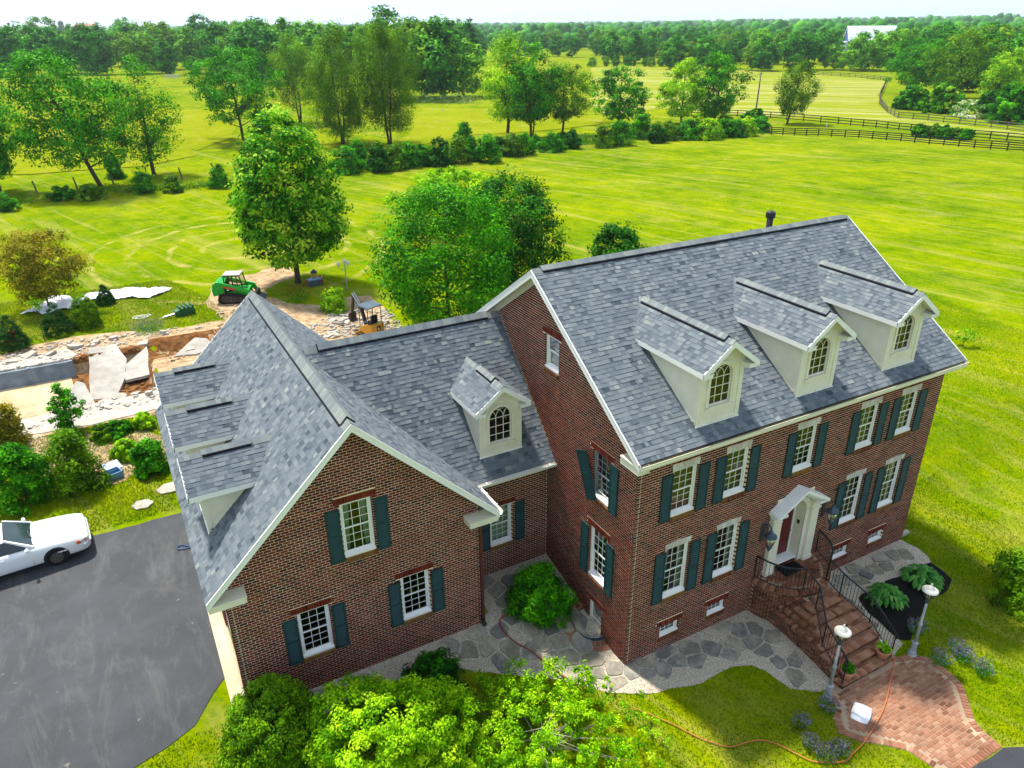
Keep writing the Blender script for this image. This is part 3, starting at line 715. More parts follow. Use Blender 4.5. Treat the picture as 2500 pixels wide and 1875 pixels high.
# -- main block, front (faces -y)
L, DEP, RZ, RY, EZ, EO, RO = 13.07, 10.52, 11.35, 5.26, 7.58, 0.43, 0.34
MS = (RZ-EZ)/(RY+EO)
wf = Wall((0, 0, 0), (1, 0, 0), (0, -1, 0)); wl = Wall((0, 0, 0), (0, 1, 0), (-1, 0, 0))
XC = [1.68, 3.67, 6.55, 9.42, 11.42]
ops = []; lint = []; info = []
for i, x in enumerate(XC):
    ops.append((x-0.45, x+0.45, 5.14, 6.68)); lint.append('stone'); info.append(('blind' if i != 2 else None, i in (0, 2, 4)))
    if i != 2: ops.append((x-0.45, x+0.45, 2.12, 3.96)); lint.append('stone'); info.append(('blind' if i in (3,) else 'curtain', i in (0, 4)))
for x in (1.66, 3.6, 9.47, 11.36): ops.append((x-0.37, x+0.37, 0.57, 0.97)); lint.append('soldier'); info.append((None, False))
DOOR = (6.03, 7.10, 1.35, 4.0)
mortar(wf, 0, L, -0.6, 7.3, [], ops+[DOOR], label='front brick wall with two rows of shuttered windows')
lay(wf, -0.33, 7.1, lambda z: (0, L), zones_for(ops, lint)+[(DOOR[0]-0.3, DOOR[1]+0.3, DOOR[2], DOOR[3]+0.2)], lead=0, tail=1)
for (u0, u1, q0, q1), k, (ins, mo) in zip(ops, lint, info):
    bw = q1-q0 < 0.6
    window(wf, u0, u1, q0, q1, 2 if bw else 3, 3, ins, k, mo, not bw, 'small basement window low in the front wall' if bw else None)
    if not bw:
        shutter(wf, u0-0.40, u0-0.015, q0-0.08, q1-0.05); shutter(wf, u1+0.045, u1+0.43, q0-0.08, q1-0.05)
# -- main block, left gable (faces -x)
gops = [(1.25, 2.15, 5.12, 6.68), (1.25, 2.15, 2.1, 3.97), (1.33, 2.03, -0.32, 1.15), (4.17, 4.98, 8.27, 9.38)]
glint = ['soldier']*4
mortar(wl, 0, DEP, -0.9, RZ, [((MS, 1), RZ-0.10+MS*RY), ((-MS, 1), RZ-0.10-MS*RY)], gops, label='tall brick gable wall of the main block')
LKE, LKS, LKY = 5.13, 1.03, 4.25
def gable_bounds(z):
    k = (RZ-0.16-z)/MS; a, b = max(0, RY-k), min(DEP, RY+k)
    if z < LKE+LKS*0.51: b = min(b, 4.76)
    elif z < 9.1: b = min(b, LKY+(z-LKE)/LKS+0.12)
    return (a, b) if z > 7.3 else (0, b)
lay(wl, -0.57, RZ, lambda z: gable_bounds(z), zones_for(gops, glint), lead=1)
for i, o in enumerate(gops):
    window(wl, *o, 3 if i < 2 else 1, 3 if i < 2 else 1, (None, 'curtain', None, 'drape')[i], 'soldier', False, mt='farm_grey' if i == 0 else 'white')
shutter(wl, 0.85, 1.235, 5.04, 6.63); shutter(wl, 0.85, 1.235, 2.04, 3.9); shutter(wl, 2.2, 2.585, 2.04, 3.9)
def loose(u, z, d):                                              # hangs askew from one corner
    a = math.radians(-19); du, dz = u-0.19, z-0.8
    return wl.P(2.2+du*math.cos(a)-dz*math.sin(a)-0.02, 5.9+du*math.sin(a)+dz*math.cos(a)-0.10, d+0.06+0.10*(z/1.6)+0.25*u)
shutter(wl, 0, 0.385, 0, 1.6, tf=loose)['label'] = 'loose green shutter hanging askew'
# hidden sides close the block
b = MB(); b.quad((L, 0, -0.6), (L, DEP, -0.6), (L, DEP, 7.3), (L, RY, RZ-0.1), (L, 0, 7.3)); b.build('wall', 'brick', house)
b = MB(); b.quad((0, DEP, -0.6), (L, DEP, -0.6), (L, DEP, 7.3), (0, DEP, 7.3)); b.build('wall', 'brick', house)
for z in (1.3, 4.4, 7.2):
    b = MB(); b.span((0.16, 0.16, z), (L-0.02, DEP-0.02, z+0.1)); b.build('floor', 'room', house)
b = MB(); b.span((0.2, 3.2, -0.5), (L-0.1, 3.3, 7.2)); b.span((4.9, 0.6, -0.5), (5.0, 3.2, 7.2)); b.span((8.2, 0.6, -0.5), (8.3, 3.2, 7.2)); b.build('partition', 'room', house)

# -- garage block front gable and link wall
GX0, GX1, GY, GEZ, GRZ, GXM, GO, GF, GB = -10.59, -3.37, 3.15, 5.13, 9.12, -6.98, 0.48, 0.48, 14.56
GS = (GRZ-GEZ)/(GX1+GO-GXM)
wg = Wall((GX0, GY, 0), (1, 0, 0), (0, -1, 0)); U = lambda x: x-GX0
op3 = [(U(-7.41), U(-6.53), 4.86, 6.57), (U(-5.92), U(-5.03), 1.94, 3.52), (U(-8.93), U(-8.04), 1.92, 3.50)]
gw = GX1-GX0; gc = GXM-GX0
mortar(wg, 0, gw, -0.3, GRZ, [((GS, 1), GRZ-0.1+GS*gc), ((-GS, 1), GRZ-0.1-GS*gc)], op3, label='brick gable end of the garage wing')
def gb_(z):
    k = (GRZ-0.17-z)/GS; return max(0, gc-k), min(gw, gc+k)
lay(wg, 0.0, GRZ, gb_, zones_for(op3, ['soldier']*3), lead=0, tail=1)
for o, ins in zip(op3, ('curtain', None, None)):
    window(wg, *o, 3, 3, ins, 'soldier', True)
    shutter(wg, o[0]-0.40, o[0]-0.03, o[2]-0.09, o[3]-0.09); shutter(wg, o[1]+0.06, o[1]+0.43, o[2]-0.09, o[3]-0.09)
wgl = Wall((GX0, GY, 0), (0, 1, 0), (-1, 0, 0))
mortar(wgl, 0, 11.0, -0.3, 5.0, [], [(0.75, 3.35, 0.9, 3.4), (4.1, 6.7, 0.9, 3.4), (7.45, 10.05, 0.9, 3.4)], label='garage side wall')
lay(wgl, 0.65, 4.6, lambda z: (0, 11.0), [(0.75, 3.35, 0.5, 3.45), (4.1, 6.7, 0.5, 3.45), (7.45, 10.05, 0.5, 3.45)], lead=1)
for a in (0.75, 4.1, 7.45):
    b = MB(); wgl.box(b, a, a+2.6, 0.9, 3.4, -0.12, -0.08); dr = b.build('garage_door', 'trim', house)
    for r in range(4):
        for c in range(4):
            b = MB(); wgl.box(b, a+0.08+c*0.63, a+0.62+c*0.63, 0.98+r*0.6, 1.5+r*0.6, -0.08, -0.068); b.build('panel', 'trim', dr)
b = MB(); b.quad((GX1, GY, -0.3), (GX1, 14.1, -0.3), (GX1, 14.1, 5.0), (GX1, GY, 5.0)); b.build('wall', 'brick', house)
b = MB(); b.quad((GX0, 14.1, -0.3), (GX1, 14.1, -0.3), (GX1, 14.1, 5.0), (GXM, 14.1, GRZ-0.1), (GX0, 14.1, 5.0)); b.build('wall', 'brick', house)
b = MB(); b.span((GX0+0.16, GY+0.16, 3.9), (GX1-0.02, 14.0, 4.0)); b.span((GX0+0.3, 6.0, 0), (GX1-0.1, 6.1, 4.9)); b.span((GX0+0.16, GY+0.16, 0.7), (GX1-0.02, 14.0, 0.8)); b.build('floor', 'room', house)
wk = Wall((GX1, 4.76, 0), (1, 0, 0), (0, -1, 0)); K = lambda x: x-GX1
op4 = [(K(-2.18), K(-1.36), 2.17, 3.68)]
mortar(wk, 0, -GX1, 0.2, 5.0, [], op4, label='brick wall of the link between garage and house')
lay(wk, 0.9, 4.95, lambda z: (0, -GX1-0.008), zones_for(op4, ['soldier']))
window(wk, *op4[0], 3, 3, 'drape', 'soldier', True)
shutter(wk, op4[0][0]-0.40, op4[0][0]-0.03, 2.09, 3.66); shutter(wk, op4[0][1]+0.11, op4[0][1]+0.47, 2.09, 3.66)
b = MB(); b.quad((GX1, 11.4, 0), (0, 11.4, 0), (0, 11.4, 5.0), (GX1, 11.4, 5.0)); b.span((GX1, 6.2, 0), (-0.2, 6.3, 4.9)); b.build('wall', 'brick', house)

# -- roofs
def deck(p, th=0.11, name='roof', label=None):
    """Four roof corners (eave a, eave b, ridge b, ridge a): a slab below the shingles."""
    p = [Vector(q) for q in p]; n = (p[1]-p[0]).cross(p[3]-p[0]).normalized()
    if n.z < 0: n = -n
    b = MB(); b.hexa([q-n*th for q in p]+[q-n*0.004 for q in p]); o = b.build(name, 'roof_deck', house, label=label)
    s = MB(); s.hexa([q-n*(th+0.02) for q in p]+[q-n*(th-0.002) for q in p]); s.build('soffit', 'soffit', o)
    return n
def shingles(o, u, v, bounds, vmax, exp=0.143, rng=random.Random(5), rot=0):
    """Laminated tabs in courses up the slope; o = eave start, u along the eave, v up the slope."""
    o, u, v = Vector(o), Vector(u).normalized(), Vector(v).normalized(); n = u.cross(v).normalized()
    if n.z < 0: n = -n
    k = 0
    while k*exp < vmax:
        a = k*exp; t = min(a+exp+0.02, vmax+0.01)
        for s0, s1 in bounds((a+min(a+exp, vmax))/2):
            x = s0-rng.uniform(0, 0.15)
            while x < s1:
                wd = rng.choice((0.09, 0.12, 0.14, 0.17, 0.20, 0.25)); p, q = max(x, s0), min(x+wd, s1); x += wd
                if q-p < 0.015: continue
                up = rng.random() < 0.55; h = 0.017 if up else 0.009
                P = [o+u*p+v*a-n*0.002, o+u*q+v*a-n*0.002, o+u*q+v*t-n*0.002, o+u*p+v*t-n*0.002,
                     o+u*p+v*a+n*h, o+u*q+v*a+n*h, o+u*q+v*t+n*(0.003), o+u*p+v*t+n*(0.003)]
                SHG.add(P, [(0, 1, 5, 4), (1, 2, 6, 5), (3, 0, 4, 7), (4, 5, 6, 7)], min(1, max(0, rng.gauss(0.52 if up else 0.38, 0.17))))
        k += 1
def ridge(a, b, sl, vent=None, capw=0.15, step=0.145, rng=random.Random(9)):
    """Ridge caps bent over the top; between the vent fractions they ride on a black vent strip."""
    a, b = Vector(a), Vector(b); d = (b-a); Ln = d.length; d /= Ln; sd = d.cross(Zv).normalized(); n = int(Ln/step)
    dn = Vector((0, 0, -sl))
    if vent:
        vb = MB(); p, q = a+d*Ln*vent[0], a+d*Ln*vent[1]; hh = 0.07
        for s in (-1, 1):
            e = sd*s*capw*1.12+dn*capw*1.12
            vb.hexa([p, q, q+e, p+e, p+Zv*hh, q+Zv*hh, q+e+Zv*hh, p+e+Zv*hh])
        vb.build('ridge_vent', 'vent_black', house)
    for i in range(n+1):
        s0, s1 = i*step, min(Ln, (i+1)*step+0.03)
        if s1-s0 < 0.02: continue
        f = (s0+s1)/2/Ln; up = 0.075 if vent and vent[0] < f < vent[1] else 0.012
        p, q = a+d*s0, a+d*s1; l1, l2 = up+0.012, up+0.004
        ex = sd*capw; ed = dn*capw
        vsx = [p+ex+ed+Zv*l1, p+Zv*(l1+0.012), p-ex+ed+Zv*l1, q+ex+ed+Zv*l2, q+Zv*(l2+0.012), q-ex+ed+Zv*l2,
               p+ex+ed+Zv*(l1-0.012), p+Zv*l1, p-ex+ed+Zv*(l1-0.012), q+ex+ed+Zv*(l2-0.012), q-ex+ed+Zv*(l2-0.012)]
        CAPS.add(vsx, [(0, 1, 4, 3), (1, 2, 5, 4), (0, 6, 7, 1), (1, 7, 8, 2), (0, 3, 9, 6), (2, 8, 10, 5)], min(1, max(0, rng.gauss(0.85, 0.1))))
cm = math.cos(math.atan(MS)); smn = math.sin(math.atan(MS)); VM = (RY+EO)/cm
deck([(-RO, -EO, EZ), (L+RO, -EO, EZ), (L+RO, RY, RZ), (-RO, RY, RZ)], label='grey shingle roof slope of the main block')
deck([(-RO, DEP+EO, EZ), (L+RO, DEP+EO, EZ), (L+RO, RY, RZ), (-RO, RY, RZ)])
DX = [2.67, 6.53, 10.38]; DW, DHW, DZE, DZR, DYF, DZB = 0.77, 0.98, 9.66, 10.41, 0.05, 7.89
def m_bounds(v):
    y = -EO+v*cm; z = EZ+v*smn; segs = []; c = -RO
    for x in DX:
        if 0.35 < y < 2.7: segs.append((c, x-DW+0.05)); c = x+DW-0.05
    segs.append((c, L+RO)); return segs
shingles((0, -EO, EZ), (1, 0, 0), (0, cm, smn), m_bounds, VM)
ridge((-RO, RY, RZ), (L+RO, RY, RZ), MS, (0.025, 0.985))
b = MB(); b.quad((-RO, RY, RZ+0.001), (L+RO, RY, RZ+0.001), (L+RO, DEP+EO, EZ+0.001), (-RO, DEP+EO, EZ+0.001)); b.build('roof', 'shingle', house)
# garage
cg = math.cos(math.atan(GS)); sg_ = math.sin(math.atan(GS)); VG = (GX1+GO-GXM)/cg; GXL = GXM-(GX1+GO-GXM); GXR = GX1+GO; Y0 = GY-GF
deck([(GXL, Y0, GEZ), (GXL, GB, GEZ), (GXM, GB, GRZ), (GXM, Y0, GRZ)], label='garage roof slope with three dormers')
deck([(GXR, Y0, GEZ), (GXR, GB, GEZ), (GXM, GB, GRZ), (GXM, Y0, GRZ)])
GDY = [5.7, 8.66, 11.79]
def g_bounds(v):
    x = GXL+v*cg; segs = []; c = Y0
    for y in GDY:
        if -10.35 < x < -9.3: segs.append((c, y-0.72)); c = y+0.72
    segs.append((c, GB)); return segs
shingles((GXL, 0, GEZ), (0, 1, 0), (cg, 0, sg_), g_bounds, VG)
def gr_bounds(v):
    z = GEZ+v*sg_; y1 = LKY+(z-LKE)/LKS; y2 = 8.1+(9.1-z)/LKS
    return [(Y0, min(y1+0.05, GB))]+([(y2, GB)] if y2 < GB else [])
shingles((GXR, 0, GEZ), (0, 1, 0), (-cg, 0, sg_), gr_bounds, VG)
ridge((GXM, Y0, GRZ), (GXM, GB, GRZ), GS, (0.03, 0.97), 0.19)
# link
LRZ, LRY = LKE+LKS*(8.1-LKY), 8.1
deck([(-6.4, LKY, LKE), (0, LKY, LKE), (0, LRY, LRZ), (-6.4, LRY, LRZ)], label='link roof slope with one dormer'); deck([(-6.4, 2*LRY-LKY, LKE), (0, 2*LRY-LKY, LKE), (0, LRY, LRZ), (-6.4, LRY, LRZ)])
cl = math.cos(math.atan(LKS)); sll = math.sin(math.atan(LKS))
def l_bounds(v):
    z = LKE+v*sll; y = LKY+v*cl; x0 = GXM+(GRZ-z)/GS-0.05
    if 5.1 < y < 6.3: return [(x0, -1.71-0.68), (-1.71+0.68, -0.012)]
    return [(x0, -0.012)]
shingles((0, LKY, LKE), (1, 0, 0), (0, cl, sll), l_bounds, (LRY-LKY)/cl)
ridge((-6.75, LRY, LRZ), (-0.02, LRY, LRZ), LKS, (0.06, 0.93))
b = MB(); b.quad((-6.4, LRY, LRZ+0.001), (0, LRY, LRZ+0.001), (0, 2*LRY-LKY, LKE+0.001), (-6.4, 2*LRY-LKY, LKE+0.001)); b.build('roof', 'shingle', house)

# -- eaves, rakes, gutters, returns
def trimpart(name, fn, mt='trim', **k): return one(fn, name, mt, house, **k)
trimpart('frieze_board', lambda b: (b.span((-0.03, -0.03, 7.03), (L+0.03, 0.0, 7.34)), b.span((-0.05, -0.07, 7.25), (L+0.05, -0.03, 7.36))))
trimpart('eave_soffit', lambda b: b.span((-RO+0.02, -EO+0.02, 7.36), (L+RO-0.02, 0, 7.385)), 'soffit')
trimpart('gutter', lambda b: b.prism([(-RO, -EO+0.005, 7.37), (-RO, -EO-0.055, 7.37), (-RO, -EO-0.085, 7.44), (-RO, -EO-0.07, 7.47), (-RO, -EO-0.11, 7.555), (-RO, -EO-0.095, 7.555), (-RO, -EO-0.06, 7.47), (-RO, -EO+0.005, 7.46)], (L+2*RO, 0, 0)))
def rake(a, bq, out, drop=0.2, th=0.035, wall=None):
    """Fascia board under a sloping roof edge, from eave a to ridge b."""
    a, bq, out = Vector(a), Vector(bq), Vector(out)
    trimpart('rake_board', lambda b: b.hexa([a-Zv*(drop+0.02)-out*th, bq-Zv*(drop+0.02)-out*th, bq-Zv*(drop+0.02)+out*0.02, a-Zv*(drop+0.02)+out*0.02, a-Zv*0.004-out*th, bq-Zv*0.004-out*th, bq-Zv*0.004+out*0.02, a-Zv*0.004+out*0.02]), 'white')
    trimpart('rake_moulding', lambda b: b.hexa([a-Zv*0.085, bq-Zv*0.085, bq-Zv*0.085+out*0.024, a-Zv*0.085+out*0.024, a+Zv*0.008, bq+Zv*0.008, bq+Zv*0.008+out*0.036, a+Zv*0.008+out*0.036]), 'white')
    if wall:
        w0, w1 = wall
        trimpart('rake_frieze', lambda b: b.hexa([a+out*w0-Zv*0.36, bq+out*w0-Zv*0.36, bq+out*w1-Zv*0.36, a+out*w1-Zv*0.36, a+out*w0-Zv*0.1, bq+out*w0-Zv*0.1, bq+out*w1-Zv*0.1, a+out*w1-Zv*0.1]))
for ey, sgn in ((-EO, 1), (DEP+EO, -1)):
    rake((-RO, ey, EZ), (-RO, RY, RZ), (-1, 0, 0), 0.21, wall=(-RO, -RO+0.03)); rake((L+RO, ey, EZ), (L+RO, RY, RZ), (1, 0, 0))
rake((GXL, Y0, GEZ), (GXM, Y0, GRZ), (0, -1, 0), 0.2, wall=(-GF, -GF+0.03)); rake((GXR, Y0, GEZ), (GXM, Y0, GRZ), (0, -1, 0), 0.2, wall=(-GF, -GF+0.03))
rake((GXL, GB, GEZ), (GXM, GB, GRZ), (0, 1, 0)); rake((GXR, GB, GEZ), (GXM, GB, GRZ), (0, 1, 0))
def ret(lo, hi, slope_dir):
    def f(b):
        b.span(lo, hi); b.span((lo[0]-0.02, lo[1]-0.02, hi[2]), (hi[0]+0.02, hi[1]+0.0, hi[2]+0.03))
    trimpart('eave_return', f, 'trim')
ret((-RO+0.01, -EO+0.06, 7.2), (0.0, 0.42, 7.42), 0)
ret((GXL+0.03, Y0+0.01, 4.80), (GXL+0.95, GY-0.002, 4.97), 0); ret((GXR-0.95, Y0+0.01, 4.80), (GXR-0.03, GY-0.002, 4.97), 0)
trimpart('eave_soffit', lambda b: (b.span((GXL+0.02, Y0+0.3, 4.93), (GX0, GB, 4.96)), b.span((GXL, Y0, 4.93), (GXL+0.03, GB, 5.115))), 'trim')
trimpart('eave_soffit', lambda b: (b.span((GX1, Y0+0.3, 4.93), (GXR-0.02, 4.76, 4.96)), b.span((GX1, LKY+0.03, 4.935), (-0.01, 4.75, 4.965)), b.span((GXR-0.02, LKY, 4.93), (-0.01, LKY+0.03, 5.12)), b.span((GXR-0.03, Y0+0.05, 4.93), (GXR, LKY, 5.115))), 'trim')
def open_gutter(b, a, bq, out):
    a, bq, out = Vector(a), Vector(bq), Vector(out); w_ = 0.11
    for p0, p1 in (((0, -0.11), (w_*0.7, -0.11)), ((w_*0.7, -0.11), (w_, -0.02)), ((w_, -0.02), (w_, 0.0)), ((0, -0.11), (0, 0.0))):
        P = [a+out*p0[0]+Zv*p0[1], bq+out*p0[0]+Zv*p0[1], bq+out*p1[0]+Zv*p1[1], a+out*p1[0]+Zv*p1[1]]
        nrm = (P[1]-P[0]).cross(P[3]-P[0]).normalized()*0.006; b.hexa([q-nrm for q in P]+[q+nrm for q in P])
trimpart('gutter', lambda b: open_gutter(b, (GXR+0.005, LKY-0.005, 5.10), (-0.01, LKY-0.005, 5.10), (0, -1, 0)), 'white')
trimpart('gutter', lambda b: open_gutter(b, (GXR+0.005, Y0, 5.10), (GXR+0.005, LKY-0.1, 5.10), (1, 0, 0)), 'white')
for x in (-2.55, -1.85, -1.1, -0.25): trimpart('gutter_strap', lambda b: b.span((x-0.02, LKY-0.13, 5.10), (x+0.02, LKY+0.02, 5.125)), 'white')
for y in (3.05, 3.7): trimpart('gutter_strap', lambda b: b.span((GXR-0.02, y-0.02, 5.10), (GXR+0.13, y+0.02, 5.125)), 'white')
trimpart('downspout', lambda b: (b.span((GX1-0.01, GY-0.10, 0.95), (GX1+0.08, GY-0.01, 4.7)), b.beam((GX1+0.035, GY-0.055, 4.7), (GXR-0.02, GY+0.1, 4.95), 0.09, 0.09)), 'downspout')
trimpart('downspout_boot', lambda b: b.tube([(GX1+0.035, GY-0.055, 0.98), (GX1+0.035, GY-0.06, 0.80), (GX1+0.05, GY-0.2, 0.72)], 0.07, 8), 'black_metal')
trimpart('step_flashing', lambda b: [b.hexa([(-0.004, y, z-0.02), (-0.004, y+0.2, z-0.02), (-0.012, y+0.2, z-0.02), (-0.012, y, z-0.02), (-0.004, y, z+0.16), (-0.004, y+0.2, z+0.16), (-0.012, y+0.2, z+0.16), (-0.012, y, z+0.16)]) for y, z in [(LKY+0.15*i, LKE+LKS*(0.15*i)) for i in range(3, 26)]], 'dark_mortar')
pipe = trimpart('flue_pipe', lambda b: b.tube([(10.75, 6.55, 9.9), (10.75, 6.55, 11.47)], 0.12, 14), 'cab_black', smooth=True)
one(lambda b: b.lathe([(0.13, 11.34), (0.18, 11.36), (0.18, 11.54), (0.16, 11.57), (0.05, 11.62)], (10.75, 6.55, 0), 14), 'flue_cap', 'cab_black', pipe)
vp = trimpart('vent_pipe', lambda b: b.tube([(9.9, 6.6, 10.1), (9.9, 6.6, 11.0)], 0.05, 8), 'cab_black')

# -- dormers
def dormer(T, w2, hw, zb, ze, zr, slope, front, win, vent, cheek_label=None):
    """T maps (across, inward, z) to the house; win = (half width, sill z, spring z)."""
    rng = random.Random(int(zb*10)); ih, wz0, wsp = win; N = 12
    arch = [(ih*math.cos(math.pi*k/N), wsp+ih*math.sin(math.pi*k/N)) for k in range(N+1)]
    hole = [(-ih, wz0), (ih, wz0)]+arch
    zt = ze+(zr-ze)*(1-w2/hw)
    outer = [(-w2, zb-0.05), (w2, zb-0.05), (w2, zt-0.06), (0, zr-0.09), (-w2, zt-0.06)]
    tri = geometry.tessellate_polygon([[Vector((p[0], p[1], 0)) for p in outer], [Vector((p[0], p[1], 0)) for p in hole]])
    pts = outer+hole; b = MB()
    b.add([T(p[0], 0, p[1]) for p in pts], [tuple(t) for t in tri])
    for i in range(len(hole)):
        p, q = hole[i], hole[(i+1) % len(hole)]; b.quad(T(p[0], 0, p[1]), T(q[0], 0, q[1]), T(q[0], 0.1, q[1]), T(p[0], 0.1, p[1]))
    yb = (zt-zb)/slope+0.1
    for s in (-1, 1):
        b.quad(T(s*w2, 0, zb-0.05), T(s*w2, 0, zt), T(s*w2, yb, zt), T(s*w2, 0.05, zb-0.05))
    d = b.build('dormer', 'trim', house)
    # boards: corner pilasters, cheek frame, casing round the arch, sill
    def bx(b, x0, x1, y0, y1, z0, z1): b.hexa([T(x0, y0, z0), T(x1, y0, z0), T(x1, y1, z0), T(x0, y1, z0), T(x0, y0, z1), T(x1, y0, z1), T(x1, y1, z1), T(x0, y1, z1)])
    b = MB()
    for s in (-1, 1): bx(b, s*(w2-0.13), s*(w2+0.015), -0.02, 0.0, zb, zt-0.02)
    bx(b, -w2+0.13, w2-0.13, -0.018, 0.0, zb, zb+0.08)
    for s in (-1, 1):
        bx(b, s*w2, s*(w2+0.016), 0.001, 0.10, zb+0.08, zt-0.1)
        bx(b, s*w2, s*(w2+0.016), 0.10, yb-0.15, zt-0.17, zt-0.05)
        a0, a1 = Vector(T(s*(w2+0.008), 0.04, zb+0.03)), Vector(T(s*(w2+0.008), yb-0.1, zt-0.03)); b.beam(a0, a1, 0.016, 0.10)
    b.build('corner_board', 'trim', d)
    b = MB(); o2 = [(ih+0.085)*1.0 for _ in arch]
    def ring(r0, r1, y0, y1):
        A = [(-r0, wz0), *[( -r0*math.cos(math.pi*k/N), wsp+r0*math.sin(math.pi*k/N)) for k in range(N+1)], (r0, wz0)]
        B = [(-r1, wz0), *[( -r1*math.cos(math.pi*k/N), wsp+r1*math.sin(math.pi*k/N)) for k in range(N+1)], (r1, wz0)]
        for i in range(len(A)-1):
            p, q, r, s = A[i], A[i+1], B[i+1], B[i]
            b.hexa([T(p[0], y0, p[1]), T(q[0], y0, q[1]), T(r[0], y0, r[1]), T(s[0], y0, s[1]), T(p[0], y1, p[1]), T(q[0], y1, q[1]), T(r[0], y1, r[1]), T(s[0], y1, s[1])])
    ring(ih, ih+0.06, 0.0, -0.024); ring(ih+0.06, ih+0.11, 0.0, -0.04)
    bx(b, -ih-0.13, ih+0.13, -0.045, 0.0, wz0-0.10, wz0-0.03); bx(b, -ih-0.02, ih+0.02, -0.06, 0.06, wz0-0.03, wz0+0.01)
    b.build('arch_casing', 'trim', d)
    b = MB(); bx(b, -w2-0.03, w2+0.03, -0.05, 0.02, zb-0.045, zb-0.0); b.build('apron_flashing', 'white', d)
    # window
    b = MB(); b.add([T(p[0], 0.075, p[1]) for p in hole], [tuple(range(len(hole)))]); b.build('pane', 'glass', d)
    b = MB(); mw = 0.011
    for x in (-ih/3, ih/3): bx(b, x-mw, x+mw, 0.055, 0.07, wz0, wsp)
    n_ = 3
    for i in range(1, n_+1):
        z = wz0+(wsp-wz0)*i/n_
        bx(b, -ih, ih, 0.056, 0.069, z-mw, z+mw)
    for sx, x0 in ((1, -ih/3), (-1, ih/3)):                 # interlaced gothic arcs
        for sgn, r in ((1, 2*ih/3*1.0), (-1, ih*4/3*0.5)):
            pth = []
            for k in range(9):
                a = math.pi/2*k/8
                x = x0-sgn*sx*0+sx*sgn*(r-r*math.cos(a)); z = wsp+r*1.15*math.sin(a)
                if x*x+(z-wsp)**2 < (ih*0.99)**2: pth.append(T(x, 0.062, z))
            if len(pth) > 1: b.tube(pth, mw, 4)
    ring2 = MB(); b.build('muntin', 'trim', d)
    b = MB()
    ring_b = b
    A = [(-ih, wz0), *[(-ih*math.cos(math.pi*k/N), wsp+ih*math.sin(math.pi*k/N)) for k in range(N+1)], (ih, wz0), (-ih, wz0)]
    for i in range(len(A)-1):
        p, q = A[i], A[i+1]; k = 0.94
        b.hexa([T(p[0], 0.05, p[1]), T(q[0], 0.05, q[1]), T(q[0]*k, 0.05, wsp+(q[1]-wsp)*k), T(p[0]*k, 0.05, wsp+(p[1]-wsp)*k), T(p[0], 0.09, p[1]), T(q[0], 0.09, q[1]), T(q[0]*k, 0.09, wsp+(q[1]-wsp)*k), T(p[0]*k, 0.09, wsp+(p[1]-wsp)*k)])
    b.build('window_frame', 'trim', d)
    # roof
    end = lambda z: (z-zb)/slope
    rs = (zr-ze)/hw; cr = math.cos(math.atan(rs)); sr = math.sin(math.atan(rs)); vm = hw/cr
    for s in (-1, 1):
        q = [Vector(T(s*hw, -front, ze)), Vector(T(s*hw, end(ze)+0.05, ze)), Vector(T(0, end(zr)+0.05, zr)), Vector(T(0, -front, zr))]
        b = MB(); b.hexa([p-Zv*0.07 for p in q]+[p-Zv*0.004 for p in q]); b.build('roof_deck', 'roof_deck', d)
        b = MB(); b.hexa([p-Zv*0.10 for p in q]+[p-Zv*0.068 for p in q]); b.build('soffit', 'trim', d)
        o = Vector(T(s*hw, 0, ze)); u = Vector(T(0, 1, 0))-Vector(T(0, 0, 0)); v = Vector(T(-s*cr, 0, sr))-Vector(T(0, 0, 0))
        shingles(o, u, v, lambda vv: [(-front, end(ze+vv*sr)+0.02)], vm, 0.135, rng)
        b = MB()                                              # side fascia and front rake board
        a0, a1 = Vector(T(s*(hw+0.01), -front, ze)), Vector(T(s*(hw+0.01), end(ze)-0.02, ze)); ex = Vector(T(s*0.03, 0, 0))-Vector(T(0, 0, 0))
        b.hexa([a0-Zv*0.13-ex, a1-Zv*0.03-ex, a1-Zv*0.03, a0-Zv*0.13, a0-ex, a1-ex, a1, a0]) if False else b.hexa([a0-Zv*0.15-ex, a1-Zv*0.15-ex, a1-Zv*0.15, a0-Zv*0.15, a0-Zv*0.003-ex, a1-Zv*0.003-ex, a1-Zv*0.003, a0-Zv*0.003])
        p0, p1, iy = Vector(T(s*(hw+0.01), -front-0.012, ze)), Vector(T(0, -front-0.012, zr)), Vector(T(0, 0.035, 0))-Vector(T(0, 0, 0))
        b.hexa([p0-Zv*0.17, p1-Zv*0.17, p1-Zv*0.17+iy, p0-Zv*0.17+iy, p0+Zv*0.004, p1+Zv*0.004, p1+Zv*0.004+iy, p0+Zv*0.004+iy])
        b.build('fascia', 'white', d)
        b = MB(); bx(b, s*(w2-0.12), s*(hw), -front+0.01, 0.0, ze-0.17, ze-0.08); bx(b, s*(w2-0.14), s*(hw), -front-0.004, 0.0, ze-0.08, ze-0.055); b.build('eave_return', 'white', d)
    ridge(T(0, -front, zr), T(0, end(zr)+0.03, zr), rs, vent, 0.13)
for x in DX:
    dormer(lambda a, i, z, x=x: (x+a, DYF+i, z), DW, DHW, DZB, DZE, DZR, MS, 0.35, (0.385, 8.40, 9.24), (0.07, 0.93))
dormer(lambda a, i, z: (-1.71+a, 4.80+i, z), 0.735, 0.95, 5.70, 7.38, 8.10, LKS, 0.25, (0.39, 6.06, 6.92), (0.22, 0.62))
for y in GDY:
    dormer(lambda a, i, z, y=y: (-10.53+i, y+a, z), 0.77, 1.02, 5.66, 7.02, 7.70, GS, 0.36, (0.36, 6.0, 6.62), (0.25, 0.75))
BR.finish('brick', 'bricks', 'brick', house)
SILLB.finish('sill_brick', 'sill_bricks', 'sill_brick', house, 300)
